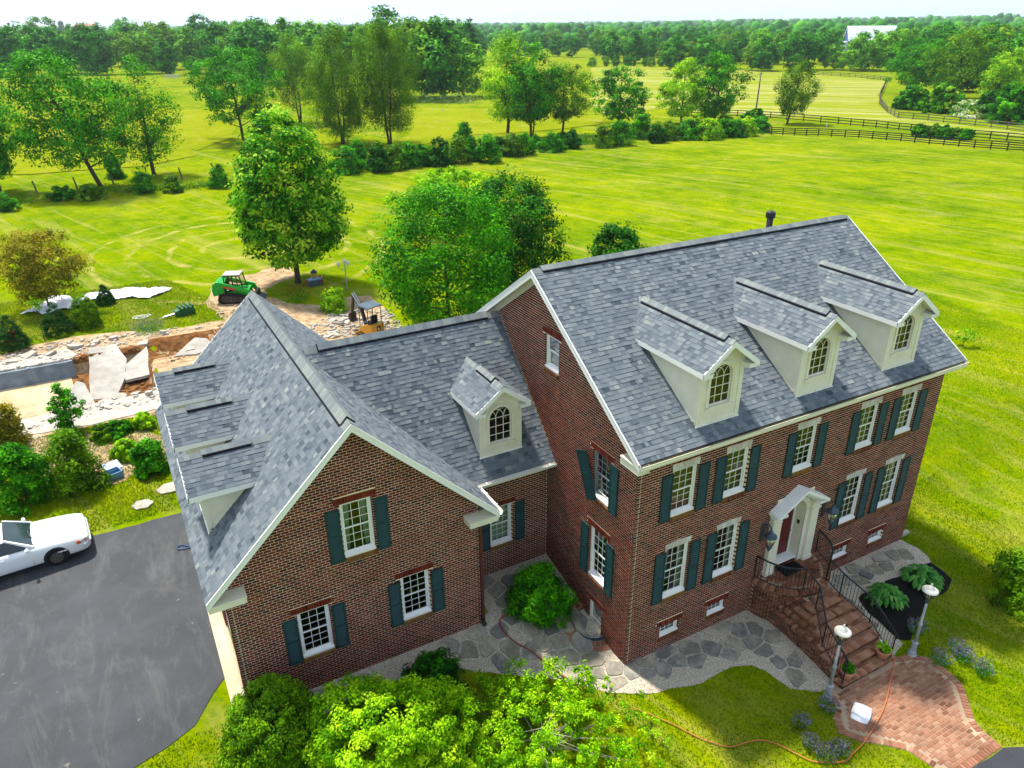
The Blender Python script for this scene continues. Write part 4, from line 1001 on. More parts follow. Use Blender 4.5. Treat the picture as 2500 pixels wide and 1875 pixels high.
SHG.finish('shingle', 'shingles', 'shingle', house)
CAPS.finish('ridge_cap', 'ridge_caps', 'shingle', house)
PANES.finish('pane', 'panes', 'glass', house)
# ------------------------------------------------------------------ front door, surround, stairs, railings
LZ = 1.35
def fx(x0, x1, y0, y1, z0, z1): 
    return lambda b: b.span((x0, y0, z0), (x1, y1, z1))
sur = one(lambda b: (b.span((6.03-0.14, -0.02, LZ), (6.03, 0.42, 3.62)), b.span((7.10, -0.02, LZ), (7.24, 0.42, 3.62)), b.span((6.03, 0.0, 3.98), (7.10, 0.42, 4.04))), 'door_surround', 'trim', house)
for x in (5.68, 7.45):
    def pil(b):
        b.span((x-0.17, -0.16, LZ+0.16), (x+0.17, 0, 3.42)); b.span((x-0.20, -0.19, LZ), (x+0.20, 0, LZ+0.16))
        b.span((x-0.20, -0.20, 3.42), (x+0.20, 0, 3.50)); b.span((x-0.17, -0.165, 3.50), (x+0.17, 0, 3.72)); b.span((x-0.24, -0.26, 3.72), (x+0.24, 0, 3.80))
    one(pil, 'pilaster', 'trim', sur, bevel=0.008)
# arched head between the pilasters
def archhead(b):
    N = 14; r = 0.535; cx, sp = 6.565, 3.42; o = [(5.85, sp), (7.28, sp), (7.28, 3.80), (6.565, 4.32), (5.85, 3.80)]
    A = [(cx-r*math.cos(math.pi*k/N), sp+r*math.sin(math.pi*k/N)*1.0) for k in range(N+1)]
    tp = lambda x: 3.72+(0.52)*(1-abs(x-cx)/0.85)
    for k in range(N):
        p, q = A[k], A[k+1]
        b.quad((p[0], -0.06, p[1]), (q[0], -0.06, q[1]), (q[0], -0.06, tp(q[0])), (p[0], -0.06, tp(p[0])))
        b.quad((p[0], -0.06, p[1]), (q[0], -0.06, q[1]), (q[0], 0.42, q[1]), (p[0], 0.42, p[1]))
        for r0, r1, d in ((1.0, 1.07, -0.075), (1.07, 1.14, -0.085)):
            P = [(cx+(p[0]-cx)*r0, sp+(p[1]-sp)*r0), (cx+(q[0]-cx)*r0, sp+(q[1]-sp)*r0), (cx+(q[0]-cx)*r1, sp+(q[1]-sp)*r1), (cx+(p[0]-cx)*r1, sp+(p[1]-sp)*r1)]
            b.hexa([(u, -0.05, z) for u, z in P]+[(u, d, z) for u, z in P])
    b.quad((5.85, -0.06, LZ), (cx-r, -0.06, LZ), (cx-r, -0.06, sp), (5.85, -0.06, sp)) ; b.quad((5.85, -0.06, sp), (cx-r, -0.06, sp), (cx-r, -0.06, tp(cx-r)), (5.85, -0.06, 3.75))
    b.quad((cx+r, -0.06, LZ), (7.28, -0.06, LZ), (7.28, -0.06, sp), (cx+r, -0.06, sp)); b.quad((cx+r, -0.06, sp), (7.28, -0.06, sp), (7.28, -0.06, 3.75), (cx+r, -0.06, tp(cx-r)))
one(archhead, 'arch', 'trim', sur)
def ped(b):                                                     # two raking slabs, open at the foot
    for s in (-1, 1):
        a, e = Vector((6.565, 0, 4.50)), Vector((6.565+s*1.13, 0, 3.84))
        b.hexa([a+Vector((0, -0.44, -0.05)), e+Vector((0, -0.44, -0.05)), e+Vector((0, 0, -0.05)), a+Vector((0, 0, -0.05)), a+Vector((0, -0.44, 0.06)), e+Vector((0, -0.44, 0.06)), e+Vector((0, 0, 0.06)), a+Vector((0, 0, 0.06))])
        for dz, dy in ((0.06, 0.34), (0.11, 0.26), (0.16, 0.19)):
            b.hexa([a+Vector((0, -dy, -dz-0.05)), e+Vector((-s*0.05, -dy, -dz-0.05)), e+Vector((-s*0.05, 0, -dz-0.05)), a+Vector((0, 0, -dz-0.05)), a+Vector((0, -dy, -dz+0.01)), e+Vector((-s*0.05, -dy, -dz+0.01)), e+Vector((-s*0.05, 0, -dz+0.01)), a+Vector((0, 0, -dz+0.01))])
        b.span((6.565+s*0.72, -0.40, 3.78), (6.565+s*1.16, 0, 3.86))
one(ped, 'pediment', 'white', sur)
for s in (-1, 1):
    for k in range(8):
        f = (k+1.0)/10
        one(lambda b: b.box((6.565+s*1.05*f, -0.27, 4.36-0.64*f), (0.045, 0.06, 0.05)), 'dentil', 'white', sur)
door = one(lambda b: b.span((6.10, 0.36, LZ+0.13), (7.03, 0.41, 3.30)), 'door', 'door_red', house)
for i in range(2):
    for z0, z1 in ((LZ+0.22, LZ+0.75), (LZ+0.85, LZ+1.5), (LZ+1.58, LZ+1.86)):
        one(lambda b: b.span((6.17+i*0.43, 0.345, z0), (6.53+i*0.43, 0.36, z1)), 'panel', 'door_red', door, bevel=0.008)
one(lambda b: (b.sphere((6.97, 0.31, LZ+1.05), 0.035, 10, 7), b.tube([(6.97, 0.36, LZ+1.05), (6.97, 0.31, LZ+1.05)], 0.012)), 'handle', 'brass', door, smooth=True)
one(lambda b: (b.span((6.03, 0.34, LZ+0.13), (6.10, 0.42, 3.42)), b.span((7.03, 0.34, LZ+0.13), (7.10, 0.42, 3.42)), b.span((6.10, 0.34, 3.30), (7.03, 0.42, 3.42))), 'door_frame', 'white', door)
one(lambda b: b.add([(6.565-0.5*math.cos(math.pi*k/10), 0.38, 3.42+0.5*math.sin(math.pi*k/10)) for k in range(11)], [tuple(range(11))]), 'fanlight', 'glass', door)
one(lambda b: b.span((6.03, 0.0, LZ+0.10), (7.10, 0.36, LZ+0.13)), 'threshold', 'white', door)
one(lambda b: b.span((7.083, 0.10, 2.75), (7.098, 0.20, 2.90)), 'doorbell', 'cab_black', sur)

stairs = thing('front_steps', 'round brick entrance landing with a flight of seven brick steps', 'steps')
STB = Pieces(); RS = random.Random(31)
def st_t(): return min(1, max(0, RS.gauss(0.5, 0.22)))
LXC, LR = 6.57, 1.47
def rim(a, r=LR): return (LXC+r*math.cos(a), -max(0, r*math.sin(a))*0.985)
b = MB(); N = 40
pts = [rim(math.pi*k/N, LR-0.02) for k in range(N+1)]
b.add([(x, y+0.02, -0.4) for x, y in pts]+[(x, y+0.02, LZ-0.012) for x, y in pts], [tuple(range(N+1, 2*N+2))]+[(k, k+1, N+2+k, N+1+k) for k in range(N)])
b.build('landing', 'dark_mortar', stairs)
# drum courses
for k in range(int(-0.3/CH), int((LZ-0.08)/CH)):
    a0, a1 = k*CH, (k+1)*CH-JT; nb = int(math.pi*LR/BL)
    for i in range(nb):
        f0 = (i+(0.5 if k % 2 else 0))/nb*math.pi; f1 = f0+(BL-JT)/LR
        if f1 > math.pi: continue
        q = []
        for z in (a0, a1):
            for f, r in ((f0, LR-0.08), (f1, LR-0.08), (f1, LR), (f0, LR)):
                x, y = rim(f, r); q.append((x, y, z))
        STB.box8(q, max(0, st_t()-0.25), stairs)
for i in range(62):                                             # rowlock rim
    f0 = i/62*math.pi; f1 = (i+0.88)/62*math.pi; q = []
    for z in (LZ-0.09, LZ+0.006):
        for f, r in ((f0, LR-0.21), (f1, LR-0.21), (f1, LR+0.025), (f0, LR+0.025)):
            x, y = rim(f, r); q.append((x, y, z))
    STB.box8(q, st_t(), stairs)
y = -1.25; k = 0
while y < -0.03:                                                # landing floor bricks
    x = LXC-1.3+(k % 2)*0.115
    while x < LXC+1.3:
        if (x-LXC)**2+y*y < (LR-0.30)**2:
            brick_flat(STB, (x, y), (1, 0), (0, 1), 0.212, 0.105, 0.0+RS.uniform(0.001, 0.005), st_t()*0.7, LZ)
        x += 0.225
    y += 0.115; k += 1
RIS = (LZ+0.2)/8
TX0 = [5.80, 5.62, 5.48, 5.32, 5.30, 5.28, 5.26]; TX1 = [7.26, 7.40, 7.52, 7.64, 7.64, 7.64, 7.64]
TYF = [-1.98, -2.27, -2.55, -2.86, -3.18, -3.49, -3.80]
for k in range(7):
    z = LZ-RIS*(k+1); x0, x1, yf = TX0[k], TX1[k], TYF[k]; yb = -0.5 if k < 4 else TYF[k-1]+0.0
    if k < 4: yb = -0.6
    one(lambda b: b.span((x0+0.008, yf+0.008, -0.5), (x1-0.008, yb, z-0.012)), 'step', 'dark_mortar', stairs)
    n = int((x1-x0)/0.105); s = (x1-x0)/n                      # nosing rowlocks; the lit look of the treads is put into their tint
    for i in range(n):
        STB.box8([(x0+i*s+0.005, yf-0.02, z-0.075), (x0+(i+1)*s-0.005, yf-0.02, z-0.075), (x0+(i+1)*s-0.005, yf+0.19, z-0.075), (x0+i*s+0.005, yf+0.19, z-0.075), (x0+i*s+0.005, yf-0.02, z), (x0+(i+1)*s-0.005, yf-0.02, z), (x0+(i+1)*s-0.005, yf+0.19, z), (x0+i*s+0.005, yf+0.19, z)], min(1, st_t()+0.3), stairs)
    for r in range(2):                                          # second tread row, also tinted as lit; darker riser course, left flank
        yy = yf+0.25+r*0.105
        if yy > yb-0.02 and k < 4 or r > 0: pass
        m_ = int((x1-x0)/0.22)
        for i in range(m_):
            a = x0+i*(x1-x0)/m_
            if r == 0: STB.box8([(a+0.006, yf+0.205, z-0.06), (a+(x1-x0)/m_-0.006, yf+0.205, z-0.06), (a+(x1-x0)/m_-0.006, yf+0.30, z-0.06), (a+0.006, yf+0.30, z-0.06), (a+0.006, yf+0.205, z-0.003), (a+(x1-x0)/m_-0.006, yf+0.205, z-0.003), (a+(x1-x0)/m_-0.006, yf+0.30, z-0.003), (a+0.006, yf+0.30, z-0.003)], min(1, st_t()+0.2), stairs)
            else: STB.box8([(a+0.006, yf, z-RIS+0.005), (a+(x1-x0)/m_-0.006, yf, z-RIS+0.005), (a+(x1-x0)/m_-0.006, yf+0.08, z-RIS+0.005), (a+0.006, yf+0.08, z-RIS+0.005), (a+0.006, yf, z-0.085), (a+(x1-x0)/m_-0.006, yf, z-0.085), (a+(x1-x0)/m_-0.006, yf+0.08, z-0.085), (a+0.006, yf+0.08, z-0.085)], max(0, st_t()-0.2), stairs)
    ws = Wall((x0, 0, 0), (0, -1, 0), (-1, 0, 0))               # flank bricks
    u0 = -yb if k >= 4 else math.sqrt(LR**2-(x0-LXC)**2)-0.02
    for c in range(int(-0.3/CH), int(z/CH)):
        if k < 3 and c*CH < z-RIS*1.2: continue
        a0, a1 = c*CH, min((c+1)*CH-JT, z-0.078)
        if a1-a0 < 0.02: continue
        i = 0
        while True:
            p = u0+(i-0.5*(c % 2))*BL; i += 1
            if p > -yf: break
            pa, pb = max(p, u0), min(p+BL-JT, -yf)
            if pb-pa > 0.03: brick(ws, pa, pb, a0, a1, -0.08, 0.004, max(0, st_t()-0.25), STB)
    if k < 4:                                                   # cap bricks on the flank shoulder
        i = 0
        while u0+i*0.105 < -yf-0.2:
            p = u0+i*0.105; i += 1
            STB.box8([(x0-0.02, -p-0.095, z-0.075), (x0+0.20, -p-0.095, z-0.075), (x0+0.20, -p, z-0.075), (x0-0.02, -p, z-0.075), (x0-0.02, -p-0.095, z-0.002), (x0+0.20, -p-0.095, z-0.002), (x0+0.20, -p, z-0.002), (x0-0.02, -p, z-0.002)], st_t(), stairs)
for k in range(4):                                              # rest of the wrapped treads
    z = LZ-RIS*(k+1); y = TYF[k]+0.36; j = 0
    while y < -0.75:
        x = TX0[k]+0.32+(j % 2)*0.1
        while x < TX1[k]-0.1:
            if math.hypot(x-LXC, y) > LR+0.06 and not (k and TX0[k-1] < x+0.1 and x-0.1 < TX1[k-1] and y-0.05 > TYF[k-1]-0.02):
                brick_flat(STB, (x, y), (1, 0), (0, 1), 0.205, 0.098, -0.003, st_t(), z)
            x += 0.22
        y += 0.11; j += 1
STB.finish('step_brick', 'step_bricks', 'step_brick', stairs)

def stepz(y):
    for k in range(6, -1, -1):
        if y < TYF[k]+0.0: 
            return LZ-RIS*(k+2)
        if y < (TYF[k-1] if k else -1.42): return LZ-RIS*(k+1)
    return LZ
def railing(label, pts, posts):
    """pts: (x, y, foot z) along the rail foot; iron bars between top and bottom rail."""
    r = thing('iron_railing', label, 'railing', pts[0][:2]+(pts[0][2],)); o = Vector(pts[0]); P = [Vector(p)-o for p in pts]
    H = 0.92
    r_ = one(lambda b: b.tube([p+Zv*H for p in P], 0.03, 8), 'top_rail', 'black_metal', r, smooth=True)
    one(lambda b: b.tube([p+Zv*0.11 for p in P], 0.018, 6), 'bottom_rail', 'black_metal', r)
    e = P[-1]+Zv*H; d = (P[-1]-P[-2]); d.z = 0; d.normalize()
    one(lambda b: b.tube([e]+[e+d*(0.07*math.sin(a)+0.02)+Zv*(-0.075+0.075*math.cos(a)) for a in (0.5, 1.2, 2, 2.8, 3.6, 4.4, 5.2)], 0.018, 6), 'scroll', 'black_metal', r)
    for i in posts: one(lambda b: b.tube([P[i]-Zv*0.03, P[i]+Zv*H], 0.024, 4), 'post', 'black_metal', r)
    S = 0.0; L_ = 0
    for i in range(len(P)-1):
        a, c = P[i], P[i+1]; ln = (c-a).length
        s = 0.118-S if S else 0.118
        while s < ln-0.03:
            q = a+(c-a)*(s/ln); one(lambda b: b.tube([q+Zv*0.11, q+Zv*H], 0.0095, 4, cap=False), 'baluster', 'black_metal', r); s += 0.118
        S = (ln-(s-0.118))
    return r
def arcpts(f0, f1, n): return [(*rim(f0+(f1-f0)*k/n, LR-0.06), LZ) for k in range(n+1)]
fa = math.acos((6.03-LXC)/(LR-0.06)); 
PL = [(5.12, -0.05, LZ)]+arcpts(math.pi-0.15, fa, 8)+[(5.97, -1.9, LZ-RIS), (5.40, -2.78, LZ-RIS*4), (5.19+0.12, -3.74, LZ-RIS*7)]
railing('curved black iron railing beside the nearer lamp post', PL, (0, 9, 10, 11, 12))
fb = math.acos((7.07-LXC)/(LR-0.06))
PR = [(8.02, -0.05, LZ)]+arcpts(0.15, fb, 8)+[(7.09, -1.88, LZ-RIS), (7.56, -2.78, LZ-RIS*4), (7.50, -3.74, LZ-RIS*7)]
railing('curved black iron railing beside the hosta bed', PR, (0, 9, 10, 11, 12))

tag(one(lambda b: (b.hexa([(6.12, -0.52, LZ+0.008), (6.99, -0.52, LZ+0.008), (6.99, -0.03, LZ+0.008), (6.12, -0.03, LZ+0.008), (6.13, -0.51, LZ+0.024), (6.98, -0.51, LZ+0.024), (6.98, -0.04, LZ+0.024), (6.13, -0.04, LZ+0.024)])), 'doormat', 'mat_black'), 'black doormat lying at the front door', 'doormat')
def carriage(x, label):
    z = 2.95
    t = thing('wall_lantern', label, 'lantern', (x, 0, z)); t.scale = (1.3, 1.3, 1.3)
    one(lambda b: b.span((-0.06, -0.03, -0.1), (0.06, 0.004, 0.45)), 'back_plate', 'lamp_blue', t, bevel=0.01)
    one(lambda b: b.tube([(0, -0.02, 0.35), (0, -0.12, 0.5), (0, -0.24, 0.47), (0, -0.28, 0.38)], 0.018, 6), 'arm', 'lamp_blue', t)
    one(lambda b: b.lathe([(0.02, 0.40), (0.05, 0.36), (0.06, 0.30), (0.15, 0.24), (0.155, 0.20), (0.02, 0.20)], (0, -0.28, 0), 14), 'hood', 'lamp_blue', t, smooth=True)
    one(lambda b: b.lathe([(0.11, 0.20), (0.125, 0.10), (0.10, -0.02), (0.06, -0.06)], (0, -0.28, 0), 14), 'glass_globe', 'glass', t, smooth=True)
    one(lambda b: [b.tube([(dx, -0.28+dy, -0.05), (dx, -0.28+dy, 0.1)], 0.014, 6) for dx, dy in ((0.03, 0), (-0.03, 0.02), (0, -0.03))], 'candle', 'lamp_white', t)
    one(lambda b: b.lathe([(0.03, -0.06), (0.07, -0.06), (0.08, -0.11), (0.04, -0.16), (0.03, -0.21), (0.005, -0.24)], (0, -0.28, 0), 12), 'base_cup', 'lamp_blue', t, smooth=True)
carriage(5.22, 'blue grey carriage lantern on the brick beside the iron railing curve and blind windows')
carriage(8.05, 'weathered carriage lantern on the brick between door pediment and right hand shutters')
def lamp_post(x, y, label, lean):
    t = thing('lamp_post', label, 'lamp post', (x, y, hgt(x, y))); t.rotation_euler = lean
    one(lambda b: b.lathe([(0.14, -0.02), (0.14, 0.06), (0.12, 0.08), (0.12, 0.16), (0.085, 0.22), (0.085, 0.48), (0.10, 0.50), (0.10, 0.54), (0.055, 0.58)], n=14), 'base', 'lamp_grey', t)
    one(lambda b: b.lathe([(0.052, 0.55), (0.046, 1.22), (0.062, 1.24), (0.062, 1.31), (0.036, 1.35), (0.032, 2.16)], n=12), 'pole', 'lamp_grey', t, smooth=True)
    one(lambda b: b.lathe([(0.032, 2.12), (0.06, 2.16), (0.06, 2.26), (0.04, 2.28)], n=12), 'collar', 'lamp_blue', t)
    one(lambda b: b.lathe([(0.07, 2.28), (0.13, 2.38), (0.15, 2.50), (0.12, 2.60)], n=14), 'glass_globe', 'glass', t, smooth=True)
    one(lambda b: [b.tube([(dx, dy, 2.28), (dx, dy, 2.42)], 0.014, 6) for dx, dy in ((0.03, 0), (-0.02, 0.03), (-0.02, -0.03))], 'bulb', 'lamp_white', t)
    one(lambda b: b.lathe([(0.10, 2.585), (0.235, 2.60), (0.235, 2.625), (0.17, 2.67), (0.10, 2.69), (0.10, 2.73), (0.05, 2.77), (0.02, 2.80), (0.02, 2.83), (0.03, 2.85), (0.01, 2.88)], n=18), 'cap', 'lamp_white', t, smooth=True)
lamp_post(8.34, -3.92, 'grey lamp post at the edge of the black mulch bed', (0.0, 0.0, 0))
lamp_post(4.62, -3.82, 'grey lamp post on the lawn side of the steps near the white sack', (0, 0.0, 0))

# window well with curved metal liner and a low brick wall
well = thing('window_well', 'half round steel window well set in a brick surround', 'window well', (0, 1.7, 0.1))
one(lambda b: [b.hexa([(-0.62*math.sin(a0)*r, 0.55*math.cos(a0)*r, z0) for a0, r, z0 in ((f0, 1, -0.6), (f1, 1, -0.6), (f1, 1.03, -0.6), (f0, 1.03, -0.6), (f0, 1, 0.16), (f1, 1, 0.16), (f1, 1.03, 0.16), (f0, 1.03, 0.16))]) for f0, f1 in [(math.pi*k/14, math.pi*(k+1)/14) for k in range(14)]], 'liner', 'lamp_blue', well)
one(lambda b: b.tube([(-0.63*math.sin(math.pi*k/14), 0.56*math.cos(math.pi*k/14), 0.17) for k in range(15)], 0.018, 6), 'rim', 'steel', well)
one(lambda b: b.add([(-0.6*math.sin(math.pi*k/14), 0.53*math.cos(math.pi*k/14), 0.04) for k in range(15)], [tuple(range(15))]), 'gravel_bottom', 'soil', well)
for ring, r0 in ((0, 0.66), (1, 0.88)):
    for k in range(13 if ring == 0 else 17):
        n = 13 if ring == 0 else 17; a0, a1 = math.pi*(k+0.05)/n, math.pi*(k+0.95)/n
        if ring == 1 and k < 5: continue
        q = []
        for z in (-0.1, 0.12):
            for a, r in ((a0, r0), (a1, r0), (a1, r0+0.19), (a0, r0+0.19)):
                x, yy = -r*math.sin(a), r*0.9*math.cos(a); q.append((x, yy, hgt(x, 1.7+yy)-0.1+(-0.1 if z < 0 else 0.03)))
        bb = MB(); bb.hexa(q, RS.uniform(0.4, 1)); bb.build('brick', 'step_brick', well)
lw = thing('low_brick_wall', 'low brick retaining wall between shrub and window well', 'wall', (-0.1, 2.45, 0))
for c in range(9):
    z = 0.0+c*CH
    for i in range(5):
        if c == 8: break
        u = i*BL+(c % 2)*BL/2-0.1
        one(lambda b: b.hexa([(-u-BL+JT, 0.02*i-0.1, z), (-u, 0.02*i-0.1, z), (-u, 0.02*i+0.1, z), (-u-BL+JT, 0.02*i+0.1, z), (-u-BL+JT, 0.02*i-0.1, z+CH-JT), (-u, 0.02*i-0.1, z+CH-JT), (-u, 0.02*i+0.1, z+CH-JT), (-u-BL+JT, 0.02*i+0.1, z+CH-JT)], RS.random()), 'brick', 'step_brick', lw)
for i in range(10):
    u = i*0.1
    one(lambda b: b.hexa([(-u-0.09, -0.13+0.01*i, z0) for z0 in (0.655,)]*1+[(-u, -0.13+0.01*i, 0.655), (-u, 0.13+0.01*i, 0.655), (-u-0.09, 0.13+0.01*i, 0.655), (-u-0.09, -0.13+0.01*i, 0.72), (-u, -0.13+0.01*i, 0.72), (-u, 0.13+0.01*i, 0.72), (-u-0.09, 0.13+0.01*i, 0.72)], RS.random()), 'coping_brick', 'step_brick', lw)
one(lambda b: b.span((-1.0, -0.085, -0.1), (0.05, 0.15, 0.65)), 'core', 'dark_mortar', lw)

# hoses, cord, sack
def hose(name, label, cat, pxs, mt, r, lift=0.02):
    P = [G(*q) for q in pxs]; out = []
    for i in range(len(P)-1):
        p0, p1, p2, p3 = P[max(i-1, 0)], P[i], P[i+1], P[min(i+2, len(P)-1)]
        for k in range(6):
            t = k/6; q = 0.5*((2*p1)+(p2-p0)*t+(2*p0-5*p1+4*p2-p3)*t*t+(3*p1-p0-3*p2+p3)*t**3); q.z = max(hgt(q.x, q.y), -0.2)+lift+r; out.append(q)
    q = P[-1].copy(); q.z = hgt(q.x, q.y)+lift+r; out.append(q)
    return tag(one(lambda b: b.tube(out, r, 6), name, mt, smooth=True), label, cat)
ZP = lambda x, y: (1000+x/2.886, 1300+y/2.886); ZQ = lambda x, y: (1700+x/2.765, 1450+y/2.765)
hose('garden_hose', 'dull red garden hose curling from the shrub over the flagstones', 'hose', [ZP(720, 570), ZP(660, 600), ZP(635, 640), ZP(660, 700), ZP(740, 780), ZP(860, 850), ZP(960, 930), ZP(1040, 990), ZP(1110, 1040)], 'hose_red', 0.024, 0.045)
hose('extension_cord', 'orange extension cord running from the iron railing over path and lawn', 'cord', [ZQ(1335, 450), ZQ(1335, 480), ZQ(1310, 580), ZQ(1290, 690), ZQ(1255, 800), ZQ(1200, 900), ZQ(1130, 1010), ZQ(1050, 1090), ZQ(990, 1140), ZQ(800, 1140), ZQ(680, 1090), ZQ(540, 1020), ZQ(430, 995), ZQ(340, 1010), ZQ(230, 1040), ZQ(120, 1015), ZQ(0, 970), (1640, 1770), (1545, 1730)], 'cord_orange', 0.016, 0.035)
sk = G(*ZQ(1110, 810)); sack = thing('sack', 'crumpled white plastic sack lying on the brick path', 'sack', (sk.x, sk.y, sk.z+0.03), 0.5)
b = MB(); nu, nv = 14, 10; R4 = random.Random(4)
top = {}; vv = []
for s in (1, -1):
    for j in range(nv+1):
        for i in range(nu+1):
            u, v = i/nu*2-1, j/nv*2-1; e = (1-u**4)*(1-v**4); x = u*0.36*(1-0.1*v*v); y = v*0.25*(1-0.1*u*u)
            fold = 0.035*(1-min(1, abs(u+0.1)*5)); z = 0.012+(0.085*e-fold*e+R4.uniform(-0.008, 0.008))*(1 if s > 0 else 0.05)
            vv.append((x, y, z if s > 0 else 0.0))
M1 = (nu+1)*(nv+1)
fs = [(j*(nu+1)+i, j*(nu+1)+i+1, (j+1)*(nu+1)+i+1, (j+1)*(nu+1)+i) for j in range(nv) for i in range(nu)]
b.add(vv, fs+[tuple(M1+k for k in f)[::-1] for f in fs]+[(i, i+1, M1+i+1, M1+i) for i in range(nu)]); b.build('sack_body', 'plastic_white', sack, smooth=True)
one(lambda b: b.beam((-0.2, -0.262, 0.02), (0.2, -0.262, 0.02), 0.02, 0.012), 'seam', 'blue_box', sack)
def pot(pos, label, flower):
    t = thing('flower_pot', label, 'flower pot', pos)
    one(lambda b: b.lathe([(0.13, 0), (0.15, 0.03), (0.20, 0.20), (0.21, 0.22), (0.235, 0.23), (0.24, 0.29), (0.21, 0.295), (0.20, 0.25), (0.02, 0.24)], n=18), 'pot', 'terracotta', t, smooth=True)
    return t
POTS = [pot((5.62, -3.62, LZ-RIS*7), 'terracotta pot of green leaves tucked beside the nearer railing post', 0), pot((7.28, -3.60, LZ-RIS*7), 'terracotta pot with white flower on the lowest step beside the far railing', 1)]
# ------------------------------------------------------------------ white saloon car on the driveway
def loft(b, secs, closed=True, cap=True, t=0.5):
    n = len(secs[0]); vs = [p for s in secs for p in s]; fs = []
    for i in range(len(secs)-1):
        for k in range(n if closed else n-1): fs.append((i*n+k, i*n+(k+1) % n, (i+1)*n+(k+1) % n, (i+1)*n+k))
    if cap: fs += [tuple(range(n))[::-1], tuple((len(secs)-1)*n+k for k in range(n))]
    b.add(vs, fs, t)
cz = hgt(-15, 13)+0.02
car = thing('car', 'white saloon car parked on the asphalt with amber front indicator', 'car', (-14.13, 13.48, cz), math.radians(4.5))
# x runs back from the nose (0) to the tail (-5.38); half sections mirrored
def csec(x, zt, hw, zb=0.24, crown=0.03, sh=0.10):
    h = [(0, zt+crown), (hw*0.55, zt+crown*0.8), (hw*0.86, zt), (hw*0.965, zt-sh*0.6), (hw, zt-sh-0.10), (hw*1.0, 0.56), (hw*0.985, 0.46), (hw*0.98, zb+0.06), (hw*0.93, zb)]
    return [(x, y, z) for y, z in h]+[(x, -y, z) for y, z in h[::-1][:-1]]
prof = [(0.0, 0.60, 0.70, 0.34), (-0.04, 0.70, 0.80, 0.28), (-0.14, 0.755, 0.90, 0.25), (-0.30, 0.795, 0.945, 0.24), (-0.6, 0.835, 0.97, 0.24), (-1.0, 0.87, 0.985, 0.24), (-1.5, 0.905, 0.99, 0.24), (-1.75, 0.925, 0.99, 0.24), (-2.4, 0.94, 0.99, 0.24), (-3.6, 0.945, 0.99, 0.24), (-4.2, 0.955, 0.985, 0.24), (-4.9, 0.955, 0.96, 0.26), (-5.25, 0.93, 0.92, 0.3), (-5.38, 0.80, 0.85, 0.36)]
b = MB(); loft(b, [csec(x, zt, hw, zb) for x, zt, hw, zb in prof]); b.build('body', 'car_white', car, smooth=True)
gh = [(-1.62, 0.92, 0.80), (-2.42, 1.36, 0.66), (-2.62, 1.405, 0.645), (-3.5, 1.41, 0.64), (-3.75, 1.37, 0.64), (-4.45, 0.95, 0.76)]
def gsec(x, z, hw, k=1.0):
    h = [(0, z+0.015), (hw*0.7, z), (hw*0.95, z-0.03), (hw, z-0.06)]
    low = [(0.86, 0.90)]
    h = h+[(0.87, 0.90)]
    return [(x, y*k, q) for y, q in h]+[(x, -y*k, q) for y, q in h[::-1][:-1]]
b = MB(); loft(b, [gsec(-2.44, 1.365, 0.665), gsec(-2.62, 1.405, 0.645), gsec(-3.5, 1.41, 0.64), gsec(-3.72, 1.375, 0.64)], cap=False)
b.build('roof', 'car_white', car, smooth=True)
one(lambda b: b.quad((-1.66, -0.80, 0.93), (-1.66, 0.80, 0.93), (-2.43, 0.645, 1.365), (-2.43, -0.645, 1.365)), 'windscreen', 'car_glass', car)
one(lambda b: b.quad((-4.40, -0.74, 0.96), (-4.40, 0.74, 0.96), (-3.73, 0.62, 1.37), (-3.73, -0.62, 1.37)), 'rear_window', 'car_glass', car)
